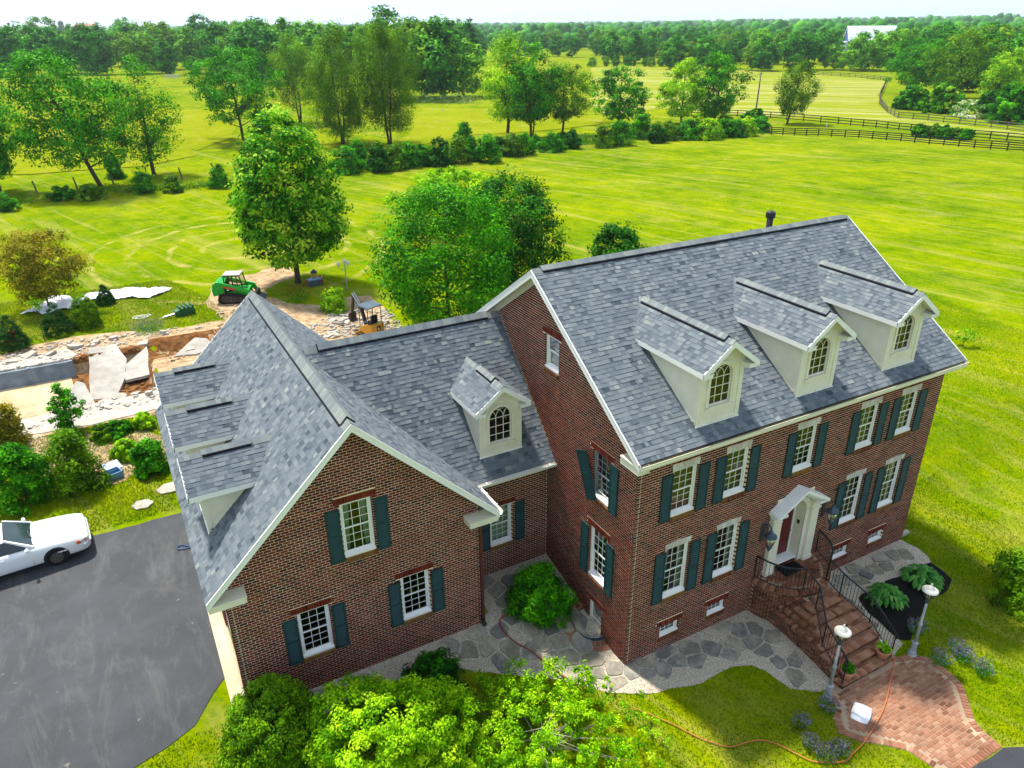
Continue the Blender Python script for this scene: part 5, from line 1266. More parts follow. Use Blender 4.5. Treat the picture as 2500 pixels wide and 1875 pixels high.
for s in (-1, 1):
    one(lambda b: b.quad((-1.78, s*0.885, 0.935), (-2.85, s*0.885, 0.945), (-2.85, s*0.70, 1.315), (-2.42, s*0.70, 1.315)), 'side_window', 'car_glass', car)
    one(lambda b: b.quad((-2.93, s*0.885, 0.945), (-3.85, s*0.88, 0.95), (-3.62, s*0.70, 1.315), (-2.93, s*0.70, 1.315)), 'side_window', 'car_glass', car)
    one(lambda b: (b.beam((-1.64, s*0.845, 0.92), (-2.43, s*0.675, 1.37), 0.07, 0.05), b.beam((-2.89, s*0.875, 0.93), (-2.89, s*0.69, 1.33), 0.08, 0.03), b.beam((-4.42, s*0.80, 0.94), (-3.66, s*0.67, 1.36), 0.22, 0.05), b.quad((-1.62, s*0.80, 0.92), (-1.75, s*0.89, 0.925), (-2.42, s*0.71, 1.33), (-2.42, s*0.66, 1.36))), 'pillar', 'car_white', car)
    one(lambda b: (b.sphere((-1.86, s*1.07, 0.985), 0.10, 10, 6, sc=(0.7, 1.1, 0.75)), b.beam((-1.86, s*0.9, 0.95), (-1.86, s*1.02, 0.97), 0.05, 0.05)), 'mirror', 'car_white', car, smooth=True)
    hd = one(lambda b: b.hexa([(-0.005, s*0.46, 0.585), (-0.03, s*0.83, 0.585), (-0.28, s*0.965, 0.60), (-0.30, s*0.6, 0.6), (-0.02, s*0.46, 0.705), (-0.07, s*0.83, 0.705), (-0.32, s*0.97, 0.71), (-0.30, s*0.6, 0.70)]), 'headlight', 'lens', car)
    one(lambda b: b.hexa([(-0.11, s*0.885, 0.575), (-0.40, s*0.985, 0.585), (-0.40, s*0.90, 0.585), (-0.16, s*0.79, 0.58), (-0.14, s*0.885, 0.70), (-0.45, s*0.988, 0.71), (-0.45, s*0.90, 0.70), (-0.18, s*0.79, 0.70)]), 'indicator', 'amber', hd)
    one(lambda b: b.beam((-0.75, s*0.995, 0.52), (-1.05, s*1.0, 0.52), 0.012, 0.05) or b.beam((-1.75, s*1.0, 0.52), (-3.9, s*1.0, 0.52), 0.02, 0.07), 'side_moulding', 'car_white', car)
    for dx in (-2.62, -3.6): one(lambda b: b.box((dx, s*0.985, 0.80), (0.16, 0.03, 0.035)), 'door_handle', 'car_white', car)
    one(lambda b: [b.beam((x, s*0.992, 0.30), (x, s*0.962, 0.90), 0.006, 0.008) for x in (-1.78, -2.9)], 'door_seam', 'cab_black', car)
    for x in (-1.10, -4.02):
        one(lambda b: b.prism([(x+0.40*math.cos(a), s*0.90, max(0.235, 0.345+0.385*math.sin(a))) for a in [2*math.pi*k/24 for k in range(24)]], (0, s*0.097, 0)), 'wheel_arch', 'cab_black', car)
        wh = one(lambda b: b.tube([(x, s*0.76, 0.335), (x, s*0.80, 0.335), (x, s*0.975, 0.335), (x, s*1.003, 0.335)], [0.30, 0.335, 0.335, 0.31], 24), 'wheel', 'rubber', car)
        one(lambda b: b.tube([(x, s*0.99, 0.335), (x, s*1.006, 0.335)], [0.215, 0.205], 20), 'rim', 'track', wh)
        for k in range(9):
            a = k*2*math.pi/9; one(lambda b: b.beam((x+0.05*math.cos(a), s*1.01, 0.335+0.05*math.sin(a)), (x+0.20*math.cos(a), s*1.01, 0.335+0.20*math.sin(a)), 0.012, 0.03), 'spoke', 'old_wood', wh)
one(lambda b: (b.tube([(-0.03+0.02*0, y, 0.50) if abs(y) < 0.7 else (-0.03-(abs(y)-0.7)*0.75, y, 0.50) for y in (-0.96, -0.9, -0.7, -0.4, 0, 0.4, 0.7, 0.9, 0.96)], 0.075, 8)), 'bumper', 'car_white', car, smooth=True)
SC_ = None
one(lambda b: [b.box((-0.05, y*0.08, 0.645), (0.03, 0.02, 0.11)) for y in range(-5, 6)], 'grille', 'steel', car)
one(lambda b: b.beam((-1.60, -0.6, 0.945), (-1.78, 0.15, 1.02), 0.02, 0.012), 'wiper', 'cab_black', car)

# ------------------------------------------------------------------ green tracked loader
skz = hgt(-4.3, 38.6)
sk_ = thing('track_loader', 'bright green compact track loader with black cab parked on bare earth', 'loader', (-4.25, 38.5, skz+0.03), math.radians(-24)); sk_.scale = (0.9, 0.9, 0.9)
S = 1.0   # x forward
def tracks(par, yc, w, x0, x1, r, h):
    o = [(x0+r, 0)]+[(x0+r-r*math.sin(a), r-r*math.cos(a)) for a in [math.pi*k/8 for k in range(1, 8)]]+[(x0+r, 2*r)]
    P = [(x0+r*0.9, 0.0), (x0+0.05, r*0.5), (x0, r), (x0+0.12, h*0.85), (x0+0.45, h), (x1-0.6, h*0.74), (x1-0.15, h*0.62), (x1, r*0.85), (x1-0.08, r*0.35), (x1-r*0.9, 0.0)]
    t = one(lambda b: b.prism([(x, yc-w/2, z) for x, z in P], (0, w, 0)), 'track', 'rubber', par)
    c = [(sum(p[0] for p in P)/len(P)), (sum(p[1] for p in P)/len(P))]
    one(lambda b: b.prism([(c[0]+(x-c[0])*0.8, yc-w/2-0.015, c[1]+(z-c[1])*0.66) for x, z in P], (0, w+0.03, 0)), 'track_frame', 'track', t)
    for i in range(len(P)):
        a, q = P[i], P[(i+1) % len(P)]; ln = math.hypot(q[0]-a[0], q[1]-a[1]); n = max(1, int(ln/0.14))
        for k in range(n):
            f = (k+0.5)/n; x, z = a[0]+(q[0]-a[0])*f, a[1]+(q[1]-a[1])*f
            d = ((q[0]-a[0])/ln, (q[1]-a[1])/ln)
            one(lambda b: b.beam((x, yc-w/2, z), (x, yc+w/2, z), 0.05, 0.05), 'lug', 'track', t)
    return t
for s in (-1, 1): tracks(sk_, s*0.78, 0.38, -1.25, 1.0, 0.26, 0.80)
one(lambda b: b.prism([(-1.55, -0.86, 0.55), (-1.62, -0.86, 1.0), (-1.5, -0.86, 1.48), (-1.2, -0.86, 1.62), (-0.75, -0.86, 1.45), (-0.7, -0.86, 0.75)], (0, 1.72, 0)), 'engine_cover', 'loader_green', sk_, bevel=0.04)
one(lambda b: b.span((-0.9, -0.58, 0.35), (1.0, 0.58, 0.95)), 'chassis', 'loader_green', sk_, bevel=0.03)
for s in (-1, 1):
    one(lambda b: b.prism([(-1.45, s*0.72, 1.30), (-1.25, s*0.72, 1.66), (-1.05, s*0.72, 1.66), (1.15, s*0.72, 1.02), (1.32, s*0.72, 0.55), (1.12, s*0.72, 0.45), (0.88, s*0.72, 0.80), (-1.1, s*0.72, 1.36)], (0, s*0.17, 0)), 'lift_arm', 'loader_green', sk_, bevel=0.02)
    one(lambda b: b.beam((-0.75, s*0.905, 1.30), (0.15, s*0.905, 1.05), 0.012, 0.16), 'stripe', 'decal_red', sk_)
    one(lambda b: b.beam((-0.80, s*0.906, 1.19), (-0.1, s*0.906, 1.02), 0.008, 0.05), 'badge', 'cab_black', sk_)
    one(lambda b: b.tube([(-0.9, s*0.66, 0.9), (0.5, s*0.66, 0.95)], 0.06, 8), 'cylinder', 'cab_black', sk_)
one(lambda b: [b.beam(p, q, 0.07, 0.07) for p, q in (((-0.72, -0.55, 0.95), (-0.72, -0.52, 2.03)), ((-0.72, 0.55, 0.95), (-0.72, 0.52, 2.03)), ((0.62, -0.55, 0.95), (0.42, -0.52, 2.03)), ((0.62, 0.55, 0.95), (0.42, 0.52, 2.03)), ((-0.72, -0.52, 2.0), (0.42, -0.52, 2.0)), ((-0.72, 0.52, 2.0), (0.42, 0.52, 2.0)), ((0.42, -0.52, 2.0), (0.42, 0.52, 2.0)), ((-0.72, -0.52, 2.0), (-0.72, 0.52, 2.0)), ((-0.1, -0.54, 0.95), (-0.1, -0.53, 2.0)), ((-0.1, 0.54, 0.95), (-0.1, 0.53, 2.0)))], 'cab_frame', 'cab_black', sk_)
one(lambda b: b.span((-0.78, -0.57, 2.03), (0.50, 0.57, 2.10)), 'cab_roof', 'cab_roof', sk_, bevel=0.03)
for s in (-1, 1): one(lambda b: b.quad((-0.70, s*0.56, 1.1), (0.55, s*0.56, 1.1), (0.42, s*0.535, 1.98), (-0.70, s*0.535, 1.98)), 'side_glass', 'glass', sk_)
one(lambda b: b.quad((0.61, -0.5, 1.0), (0.61, 0.5, 1.0), (0.45, 0.5, 1.98), (0.45, -0.5, 1.98)), 'door_glass', 'glass', sk_)
one(lambda b: (b.span((-0.6, -0.28, 0.95), (-0.1, 0.28, 1.15)), b.span((-0.68, -0.28, 1.1), (-0.55, 0.28, 1.7))), 'seat', 'cab_black', sk_, bevel=0.04)
one(lambda b: b.prism([(1.25, -0.9, 0.1), (1.3, -0.9, 0.65), (1.45, -0.9, 0.62), (1.5, -0.9, 0.25), (2.0, -0.9, 0.06), (1.3, -0.9, 0.05)], (0, 1.8, 0)), 'bucket', 'cab_black', sk_)

# ------------------------------------------------------------------ mini digger
ez = hgt(1.3, 28.3); ex = thing('mini_digger', 'yellow mini excavator with dark canopy and folded boom among rubble', 'excavator', (1.42, 27.3, ez), math.radians(108)); ex.scale = (0.86, 0.86, 0.86)
for s in (-1, 1): tracks(ex, s*0.55, 0.26, -0.85, 0.85, 0.22, 0.44)
one(lambda b: b.prism([(0.95, -0.7, 0.1), (1.0, -0.7, 0.35), (1.05, -0.7, 0.35), (1.03, -0.7, 0.1)], (0, 1.4, 0)), 'blade', 'digger_yellow', ex)
one(lambda b: b.lathe([(0.4, 0.40), (0.4, 0.56)], n=16), 'turntable', 'cab_black', ex)
def house_shape(b):
    pts = [(0.6, -0.62), (0.62, 0.62), (-0.3, 0.66), (-0.72, 0.52), (-0.86, 0.2), (-0.86, -0.2), (-0.72, -0.52), (-0.3, -0.66)]
    n = len(pts); b.add([(x, y, 0.56) for x, y in pts]+[(x*1.0, y, 0.82 if x > -0.1 else 1.22) for x, y in pts], [tuple(range(n))[::-1], tuple(range(n, 2*n))]+[(i, (i+1) % n, n+(i+1) % n, n+i) for i in range(n)])
one(house_shape, 'engine_housing', 'digger_yellow', ex, bevel=0.03)
bd = one(lambda b: b.span((-0.885, -0.10, 0.80), (-0.865, 0.22, 1.10)), 'badge', 'cab_black', ex, bevel=0.02)
one(lambda b: (b.prism([(-0.889, 0.16, 0.86), (-0.889, -0.04, 0.86), (-0.889, 0.0, 0.93), (-0.889, 0.06, 0.95), (-0.889, 0.13, 1.06), (-0.889, 0.14, 0.95)], (-0.004, 0, 0)), b.beam((-0.89, 0.09, 0.97), (-0.89, 0.02, 1.05), 0.008, 0.02)), 'emblem', 'plastic_white', ex)
one(lambda b: [b.box((-0.872, y, 0.68), (0.02, 0.10, 0.07)) for y in (-0.25, 0.02)], 'vent', 'cab_black', ex)
one(lambda b: (b.span((-0.35, -0.28, 0.85), (0.12, 0.24, 1.30)), b.span((-0.42, -0.28, 1.2), (-0.25, 0.24, 1.75))), 'seat', 'cab_black', ex, bevel=0.05)
one(lambda b: b.tube([(0.25, 0.05, 0.9), (0.3, 0.05, 1.35)], 0.03, 6), 'control_lever', 'cab_black', ex)
one(lambda b: b.tube([(0.0, 0.32, 1.2), (0.3, 0.32, 1.2)], 0.05, 6), 'arm_rest', 'hose_blue', ex)
for x, y in ((0.55, -0.56), (0.55, 0.56), (-0.45, -0.56), (-0.45, 0.56)): one(lambda b: b.tube([(x, y, 0.82), (x*0.95, y*0.98, 2.36)], 0.03, 6), 'canopy_post', 'cab_black', ex)
one(lambda b: b.tube([(0.55, -0.56, 1.25), (0.55, 0.56, 1.25)], 0.02, 6), 'front_bar', 'cab_black', ex)
one(lambda b: loft(b, [[(x, -0.64, 2.36), (x, -0.60, 2.44+k), (x, 0, 2.47+k), (x, 0.60, 2.44+k), (x, 0.64, 2.36), (x, 0, 2.38)] for x, k in ((-0.62, -0.03), (-0.5, 0.0), (0.55, 0.0), (0.68, -0.04))]), 'canopy', 'canopy_blue', ex)
one(lambda b: (b.beam((0.62, 0.0, 0.8), (1.05, 0.0, 2.0), 0.16, 0.24), b.beam((1.05, 0, 2.0), (1.85, 0.0, 2.75), 0.16, 0.22)), 'boom', 'cab_black', ex)
one(lambda b: b.beam((1.80, 0.0, 2.75), (2.15, 0.0, 1.35), 0.13, 0.18), 'dipper_arm', 'cab_black', ex)
one(lambda b: b.tube([(0.9, 0, 2.05), (1.75, 0, 2.95)], 0.05, 8), 'cylinder', 'steel', ex); one(lambda b: b.beam((0.95, 0.10, 2.02), (1.85, 0.10, 2.85), 0.05, 0.10), 'boom_plate', 'lamp_grey', ex)
one(lambda b: b.prism([(2.1, -0.25, 1.4), (2.32, -0.25, 1.2), (2.35, -0.25, 0.9), (2.15, -0.25, 0.72), (1.92, -0.25, 0.72), (2.05, -0.25, 0.95), (2.05, -0.25, 1.2)], (0, 0.5, 0)), 'bucket', 'track', ex)
for y in (-0.2, -0.07, 0.07, 0.2): one(lambda b: b.beam((2.0, y, 0.74), (1.82, y, 0.66), 0.05, 0.03), 'tooth', 'steel', ex)

# hydraulic breaker lying on the grass
hp = G(*Z4(1150, 812)); hm = thing('breaker_attachment', 'dark green hydraulic breaker with steel chisel lying on the grass', 'breaker', (hp.x, hp.y, hp.z+0.02), math.radians(10))
one(lambda b: b.prism([(-0.55, -0.25, 0.0), (-0.6, -0.25, 0.35), (-0.1, -0.25, 0.5), (0.55, -0.25, 0.48), (0.7, -0.25, 0.2), (0.6, -0.25, 0.0)], (0, 0.5, 0)), 'housing', 'dark_green', hm, bevel=0.03)
for k in range(4): one(lambda b: b.span((-0.3+k*0.26, -0.30, 0.45), (-0.2+k*0.26, 0.3, 0.62)), 'bracket', 'dark_green', hm)
one(lambda b: b.tube([(-0.5, 0, 0.16), (-1.2, 0, 0.10), (-1.45, 0, 0.06)], [0.08, 0.07, 0.01], 8), 'chisel', 'steel', hm)
rp = G(*Z4(880, 832)); R6 = random.Random(6)
tag(one(lambda b: b.tube([(rp.x+0.45*math.cos(k*0.7)*(0.6+0.04*k), rp.y+0.3*math.sin(k*0.7)*(0.6+0.04*k), hgt(rp.x, rp.y)+0.03+0.004*k) for k in range(20)], 0.02, 5), 'rope', 'plastic_white', smooth=True), 'pale rope lying in loose coils on the grass', 'rope')

# plastic sheeting over the grass
TP = px([Z4(125, 815), Z4(190, 790), Z4(330, 705), Z4(430, 700), Z4(470, 730), Z4(530, 700), Z4(580, 680), Z4(720, 662), Z4(820, 655), Z4(980, 650), Z4(1075, 655), Z4(1000, 690), Z4(920, 718), Z4(830, 712), Z4(740, 720), Z4(640, 720), Z4(560, 728), Z4(500, 750), Z4(460, 785), Z4(380, 790), Z4(330, 800), Z4(265, 825), Z4(240, 800)])
R7 = random.Random(8)
tp = drape('plastic_sheet', rough_outline(TP, 0.12, 0.35, R7), 'tarp', 0.05, 0.25, kind=None)
for v in tp.data.vertices: v.co.z += 0.10*abs(math.sin(v.co.x*2.1+v.co.y*1.3)*math.cos(v.co.y*2.7-v.co.x))+R7.uniform(0, 0.07)
tag(tp, 'crumpled white plastic sheeting spread on the grass behind the conifers', 'plastic sheet')

# fuel cans, tool box and barrel under the maple
def can(p, label, mt, tall_):
    t = thing('fuel_can', label, 'fuel can', p, 0.3)
    one(lambda b: b.prism([(-0.17, -0.14, 0), (-0.17, -0.14, 0.26*tall_), (-0.08, -0.14, 0.34*tall_), (0.10, -0.14, 0.34*tall_), (0.17, -0.14, 0.22*tall_), (0.17, -0.14, 0)], (0, 0.28, 0)), 'can_body', mt, t, bevel=0.025)
    one(lambda b: b.tube([(-0.08, 0, 0.34*tall_), (-0.05, 0, 0.42*tall_), (0.07, 0, 0.42*tall_), (0.10, 0, 0.34*tall_)], 0.025, 6), 'handle', mt, t)
    one(lambda b: b.tube([(0.13, 0, 0.27*tall_), (0.20, 0, 0.40*tall_)], 0.03, 6), 'spout', 'plastic_white', t)
def gp(q): p = G(*q); return (p.x, p.y, p.z+0.01)
can(gp(Z5(1250, 415)), 'red fuel can standing beside the blue tool box', 'red_plastic', 1.5)
can(gp(Z5(1128, 415)), 'small red and white fuel can left of the blue tool box', 'red_plastic', 1.1)
q = gp(Z5(1190, 430)); tb = thing('tool_box', 'dark blue plastic tool box on the grass under the maple', 'box', q, 0.1)
one(lambda b: b.span((-0.45, -0.22, 0), (0.45, 0.22, 0.42)), 'box_body', 'canopy_blue', tb, bevel=0.03); one(lambda b: b.span((-0.47, -0.24, 0.425), (0.47, 0.24, 0.52)), 'lid', 'blue_box', tb, bevel=0.03); one(lambda b: b.tube([(-0.12, 0, 0.52), (-0.1, 0, 0.58), (0.1, 0, 0.58), (0.12, 0, 0.52)], 0.015, 6), 'handle', 'cab_black', tb)
q = gp(Z5(1195, 375)); wc = thing('water_cooler', 'yellow drum cooler with dark lid behind the tool box', 'cooler', (q[0], q[1]+0.2, q[2]))
one(lambda b: b.lathe([(0.22, 0), (0.25, 0.1), (0.25, 0.5), (0.23, 0.55)], n=14), 'drum', 'yellow_plastic', wc, smooth=True); one(lambda b: b.lathe([(0.25, 0.55), (0.25, 0.63), (0.12, 0.68), (0.05, 0.74), (0.12, 0.76)], n=14), 'lid', 'canopy_blue', wc, smooth=True)
q = gp(Z5(1540, 480)); yl = thing('yard_lamp', 'triple headed garden lamp on a thin pole behind the digger', 'lamp post', q)
one(lambda b: b.tube([(0, 0, 0), (0, 0, 1.9)], 0.035, 8), 'pole', 'lamp_grey', yl)
one(lambda b: b.tube([(-0.45, 0, 1.75), (-0.4, 0, 1.6), (0, 0, 1.5), (0.2, 0, 1.6), (0.22, 0, 1.75)], 0.02, 6), 'arm', 'lamp_grey', yl)
for x, z in ((-0.45, 1.78), (0.22, 1.78), (0, 1.95)):
    one(lambda b: b.lathe([(0.04, z-0.04), (0.12, z+0.1), (0.10, z+0.2), (0.16, z+0.22), (0.03, z+0.32)], (x, 0, 0), 10), 'lantern_head', 'lamp_white', yl)

# pool: far panels, broken slabs, rubble
pool = thing('pool_wall', 'blue grey concrete wall panels along the far side of the dug out pool', 'wall', (-16, 31.95, hgt(-16, 31)))
for i in range(4):
    x1 = 1.45-i*2.05+(0.0 if i else 0); one(lambda b: b.hexa([(x1-2.0, 0.0, -0.05), (x1, 0.0, -0.05), (x1, 0.14, -0.05), (x1-2.0, 0.14, -0.05), (x1-2.0, 0.22, 0.92), (x1, 0.22, 0.92), (x1, 0.36, 0.92), (x1-2.0, 0.36, 0.92)]), 'panel', 'pool_panel', pool)
    one(lambda b: b.hexa([(x1-0.10, -0.03, -0.05), (x1+0.10, -0.03, -0.05), (x1+0.10, 0.14, -0.05), (x1-0.10, 0.14, -0.05), (x1-0.10, 0.19, 0.95), (x1+0.10, 0.19, 0.95), (x1+0.10, 0.40, 0.95), (x1-0.10, 0.40, 0.95)]), 'rib', 'pool_panel', pool)
def rock(pts, th, label, name='concrete_slab', mt='slab', tilt=(0, 0), z=None, rng=R6, group=None):
    c = Vector((sum(p[0] for p in pts)/len(pts), sum(p[1] for p in pts)/len(pts)))
    P = []
    for i in range(len(pts)):
        a, q = Vector(pts[i]), Vector(pts[(i+1) % len(pts)])
        P += [a+(q-a)*f+Vector((rng.uniform(-1, 1), rng.uniform(-1, 1)))*0.03*min(1, (q-a).length) for f in (0, 0.33, 0.66)]
    zz = hgt(*c)+0.02 if z is None else z; n = len(P); b = MB()
    hh = lambda p: (p-c).x*tilt[0]+(p-c).y*tilt[1]
    b.add([(p.x-c.x, p.y-c.y, hh(p)) for p in P]+[((p.x-c.x)*0.985, (p.y-c.y)*0.985, hh(p)+th+rng.uniform(-0.01, 0.01)) for p in P], [tuple(range(n))[::-1], tuple(range(n, 2*n))]+[(i, (i+1) % n, n+(i+1) % n, n+i) for i in range(n)])
    o = b.build(name, mt); o.location = (c.x, c.y, zz); return tag(o, label, 'slab' if name == 'concrete_slab' else 'rubble', group)
rock([(-13.6, 33.6), (-12.15, 33.5), (-11.75, 31.6), (-12.0, 29.8), (-12.65, 27.9), (-13.9, 28.2), (-13.75, 30.6)], 0.16, 'biggest broken concrete slab tipped into the pool pit', tilt=(0.02, 0.17), z=0.62)
rock([(-10.55, 32.6), (-10.75, 29.3), (-12.05, 29.2), (-11.9, 31.0)], 0.15, 'pointed concrete slab leaning next to the biggest slab', tilt=(0.04, 0.13), z=0.66)
rock([(-11.0, 33.5), (-10.4, 33.6), (-10.5, 32.9), (-11.1, 32.9)], 0.2, 'small tan block above the pointed slab', 'rubble_block', 'concrete', z=0.95)
rock([(-9.4, 30.0), (-8.0, 31.6), (-7.4, 31.2), (-7.0, 30.0), (-8.3, 29.7)], 0.18, 'pale tipped slab piece beside the trench', tilt=(0.05, 0.15), z=1.15)
rock([(-15.2, 27.2), (-14.3, 28.9), (-13.9, 28.6), (-13.6, 26.6), (-14.4, 26.2)], 0.16, 'slab piece leaning on the near pool edge', tilt=(-0.1, 0.25), z=0.75)
RUB = [(-13.2, 27.2, 0.5), (-12.7, 26.6, 0.6), (-12.2, 27.0, 0.45), (-11.9, 26.3, 0.5), (-13.1, 26.1, 0.35), (-12.4, 26.0, 0.4), (-11.4, 26.9, 0.3), (-11.7, 27.6, 0.35), (-13.6, 26.4, 0.4), (-12.9, 28.0, 0.25), (-11.0, 26.2, 0.3), (-11.1, 25.4, 0.25), (-13.9, 25.3, 0.3), (-8.4, 30.4, 0.4), (-7.6, 30.7, 0.35), (-9.0, 31.4, 0.3), (-6.9, 31.2, 0.4), (-14.3, 34.4, 0.5), (-13.2, 34.6, 0.4), (-15.6, 33.9, 0.4), (-16.6, 34.2, 0.5), (-17.4, 33.8, 0.4), (-12.2, 34.7, 0.35), (-9.5, 34.2, 0.3)]
for x, y, r in RUB:
    n = R6.choice((4, 5, 6)); a0 = R6.random()*6
    rock([(x+r*R6.uniform(0.6, 1.1)*math.cos(a0+k*6.283/n), y+r*R6.uniform(0.5, 0.9)*math.sin(a0+k*6.283/n)) for k in range(n)], R6.uniform(0.08, 0.25), 'broken concrete chunk lying in the pool excavation', 'concrete_chunk', R6.choice(('concrete', 'slab')), (R6.uniform(-0.3, 0.3), R6.uniform(-0.3, 0.3)), group='broken concrete chunks around the pool')
def scree(label, P, n, seed, r0, r1):
    rng = random.Random(seed); b = MB(); xs = [p[0] for p in P]; ys = [p[1] for p in P]
    while n:
        x, y = rng.uniform(min(xs), max(xs)), rng.uniform(min(ys), max(ys))
        if not inpoly(x, y, P): continue
        n -= 1; r = rng.uniform(r0, r1)*rng.random()+r0*0.5; q = []
        for zz, k in ((-0.3, 1.0), (0.6, 0.75)):
            a0 = rng.random()*6.28
            for i in range(4): q.append((x+r*k*rng.uniform(0.7, 1.2)*math.cos(a0*0.2+i*1.57), y+r*k*rng.uniform(0.7, 1.2)*math.sin(a0*0.2+i*1.57), hgt(x, y)+0.02+r*zz*rng.uniform(0.6, 1.2)))
        b.hexa(q)
    return b
for nm, P_, n_, sd_, mt_ in (('loose rubble strewn along the pool coping', [(-20, 32.6), (-13.5, 32.6), (-9, 34), (-6.5, 34), (-9.5, 35.2), (-14, 35.8), (-20, 35)], 520, 41, 'concrete'), ('loose rubble strewn around the digger tracks', [(-2.5, 29.0), (3.5, 27.5), (4.2, 31.5), (1, 33), (-1.0, 31.5)], 620, 42, 'slab'), ('earth clods in the pool pit', [(-14.6, 26.5), (-10.8, 26.5), (-10.6, 33), (-14.6, 33)], 420, 43, 'soil'), ('loose rubble strewn over the near pool deck', [(-16.5, 24.2), (-10.6, 24.4), (-10.6, 27.2), (-14.3, 27.2)], 320, 44, 'slab'), ('clods of earth on the dug ground behind the garage', [(-10, 29.5), (-3, 29.5), (-2.5, 37.5), (-6, 37.5), (-6.3, 33.6), (-10, 30.4)], 420, 45, 'dirt')):
    tag(scree(nm, P_, n_, sd_, 0.04, 0.2).build('loose_rubble', mt_), nm, 'rubble', kind='stuff')
for k in range(46):
    u, v = R6.uniform(1330, 1560), R6.uniform(760, 1010)
    if R6.random() < 0.3: u, v = R6.uniform(1850, 1960), R6.uniform(830, 900)
    p = G(*Z5(u, v)); r = R6.uniform(0.12, 0.42); n = 5; a0 = R6.random()*6
    rock([(p.x+r*R6.uniform(0.6, 1.1)*math.cos(a0+i*6.283/n), p.y+r*R6.uniform(0.5, 0.9)*math.sin(a0+i*6.283/n)) for i in range(n)], R6.uniform(0.05, 0.16), 'grey rubble piece heaped around the digger', 'rubble_piece', R6.choice(('concrete', 'slab', 'slab')), (R6.uniform(-0.35, 0.35), R6.uniform(-0.35, 0.35)), group='rubble around the digger')
for lab, q, r in (('pale round stepping stone beside the driveway edge', Z6(700, 372), 0.42), ('pale stepping stone against the garage eave side', Z6(835, 290), 0.5)):
    p = G(*q); rock([(p.x+r*math.cos(k)*R6.uniform(0.85, 1.1), p.y+0.9*r*math.sin(k)*R6.uniform(0.85, 1.1)) for k in (0, 1, 2, 3, 4, 5.2)], 0.05, lab, 'stepping_stone', 'concrete')
# pale blue box fallen open in the flower bed
q = G(*Z6(555, 225)); bx_ = thing('cool_box', 'pale blue foam cool box lying open in the flower bed', 'cool box', (q.x, q.y, q.z+0.02), math.radians(20))
one(lambda b: (b.span((-0.28, -0.45, 0), (0.28, -0.41, 0.3)), b.span((-0.28, 0.05, 0), (0.28, 0.09, 0.3)), b.span((-0.28, -0.41, 0), (-0.24, 0.05, 0.3)), b.span((0.24, -0.41, 0), (0.28, 0.05, 0.3)), b.span((-0.24, -0.41, 0), (0.24, 0.05, 0.05))), 'tub', 'blue_box', bx_)
one(lambda b: b.box((0.15, 0.28, 0.27), (0.62, 0.5, 0.06), Matrix.Rotation(0.35, 3, 'X')), 'lid', 'pale_blue', bx_)
tag(one(lambda b: b.hexa([(0, 0, 0), (0.5, 0, 0), (0.5, 0.18, 0), (0, 0.18, 0), (0.03, 0.02, 0.12), (0.47, 0.02, 0.13), (0.46, 0.16, 0.12), (0.02, 0.16, 0.13)]), 'drain_block', 'concrete'), 'pale concrete splash block at the house corner', 'splash block').location = (13.15, 0.05, hgt(13.1, 0.1))
# pot and blue hose by the garage side
t = thing('planter', 'terracotta planter standing against the garage side wall', 'planter', (-10.75, 11.6, hgt(-10.7, 11.6)+0.03)); one(lambda b: b.lathe([(0.16, 0), (0.24, 0.32), (0.27, 0.33), (0.27, 0.40), (0.23, 0.40), (0.2, 0.33)], n=16), 'pot', 'terracotta', t, smooth=True); one(lambda b: b.lathe([(0.02, 0.34), (0.2, 0.34)], n=12), 'soil', 'soil', t)
hose('water_hose', 'dark blue hose coiled on the asphalt by the garage planter', 'hose', [Z6(960, 575), Z6(925, 585), Z6(880, 592), Z6(872, 580), Z6(900, 570), Z6(940, 578), Z6(955, 555), Z6(965, 540)], 'hose_blue', 0.02, 0.03)
# ------------------------------------------------------------------ vegetation
NP = np.random.default_rng(12)
V = lambda *a: np.array(a, float)
leafmat('leaf_maple', [(0.0128, 0.0905, 0.0016), (0.0357, 0.2219, 0.0022), (0.0892, 0.3861, 0.0032), (0.255, 0.5916, 0.0108), (0.5184, 0.704, 0.0432)])
leafmat('leaf_mid', [(0.0127, 0.1025, 0.0015), (0.0305, 0.2136, 0.0015), (0.07, 0.3503, 0.0026), (0.1335, 0.4956, 0.0042)])
leafmat('leaf_light', [(0.0848, 0.2552, 0.0013), (0.2002, 0.4626, 0.0022), (0.3388, 0.638, 0.0043), (0.5544, 0.8, 0.0152)])
leafmat('leaf_olive', [(0.0312, 0.1007, 0.0014), (0.0779, 0.2105, 0.0019), (0.1481, 0.3295, 0.0028), (0.2495, 0.4576, 0.0056)])
leafmat('leaf_dark', [(0.0051, 0.0517, 0.002), (0.0129, 0.1033, 0.0026), (0.0284, 0.1808, 0.004), (0.0712, 0.31, 0.0078)])
leafmat('leaf_copper', [(0.0813, 0.0878, 0.0024), (0.1897, 0.1835, 0.0048), (0.3252, 0.2871, 0.0095), (0.4879, 0.3828, 0.0239)])
leafmat('leaf_conifer', [(0.0066, 0.0471, 0.0068), (0.0178, 0.0905, 0.0113), (0.04, 0.147, 0.0158)], 0.1)
leafmat('leaf_hosta', [(0.0232, 0.1232, 0.0174), (0.0508, 0.2175, 0.029), (0.1015, 0.319, 0.0508), (0.29, 0.522, 0.116)], 0.25, 0.4)
leafmat('leaf_blue', [(0.008, 0.060, 0.020), (0.014, 0.080, 0.030), (0.028, 0.11, 0.045)])
leafmat('leaf_purple', [(0.09, 0.08, 0.13), (0.17, 0.15, 0.24), (0.26, 0.24, 0.32), (0.26, 0.30, 0.20)], 0.2)
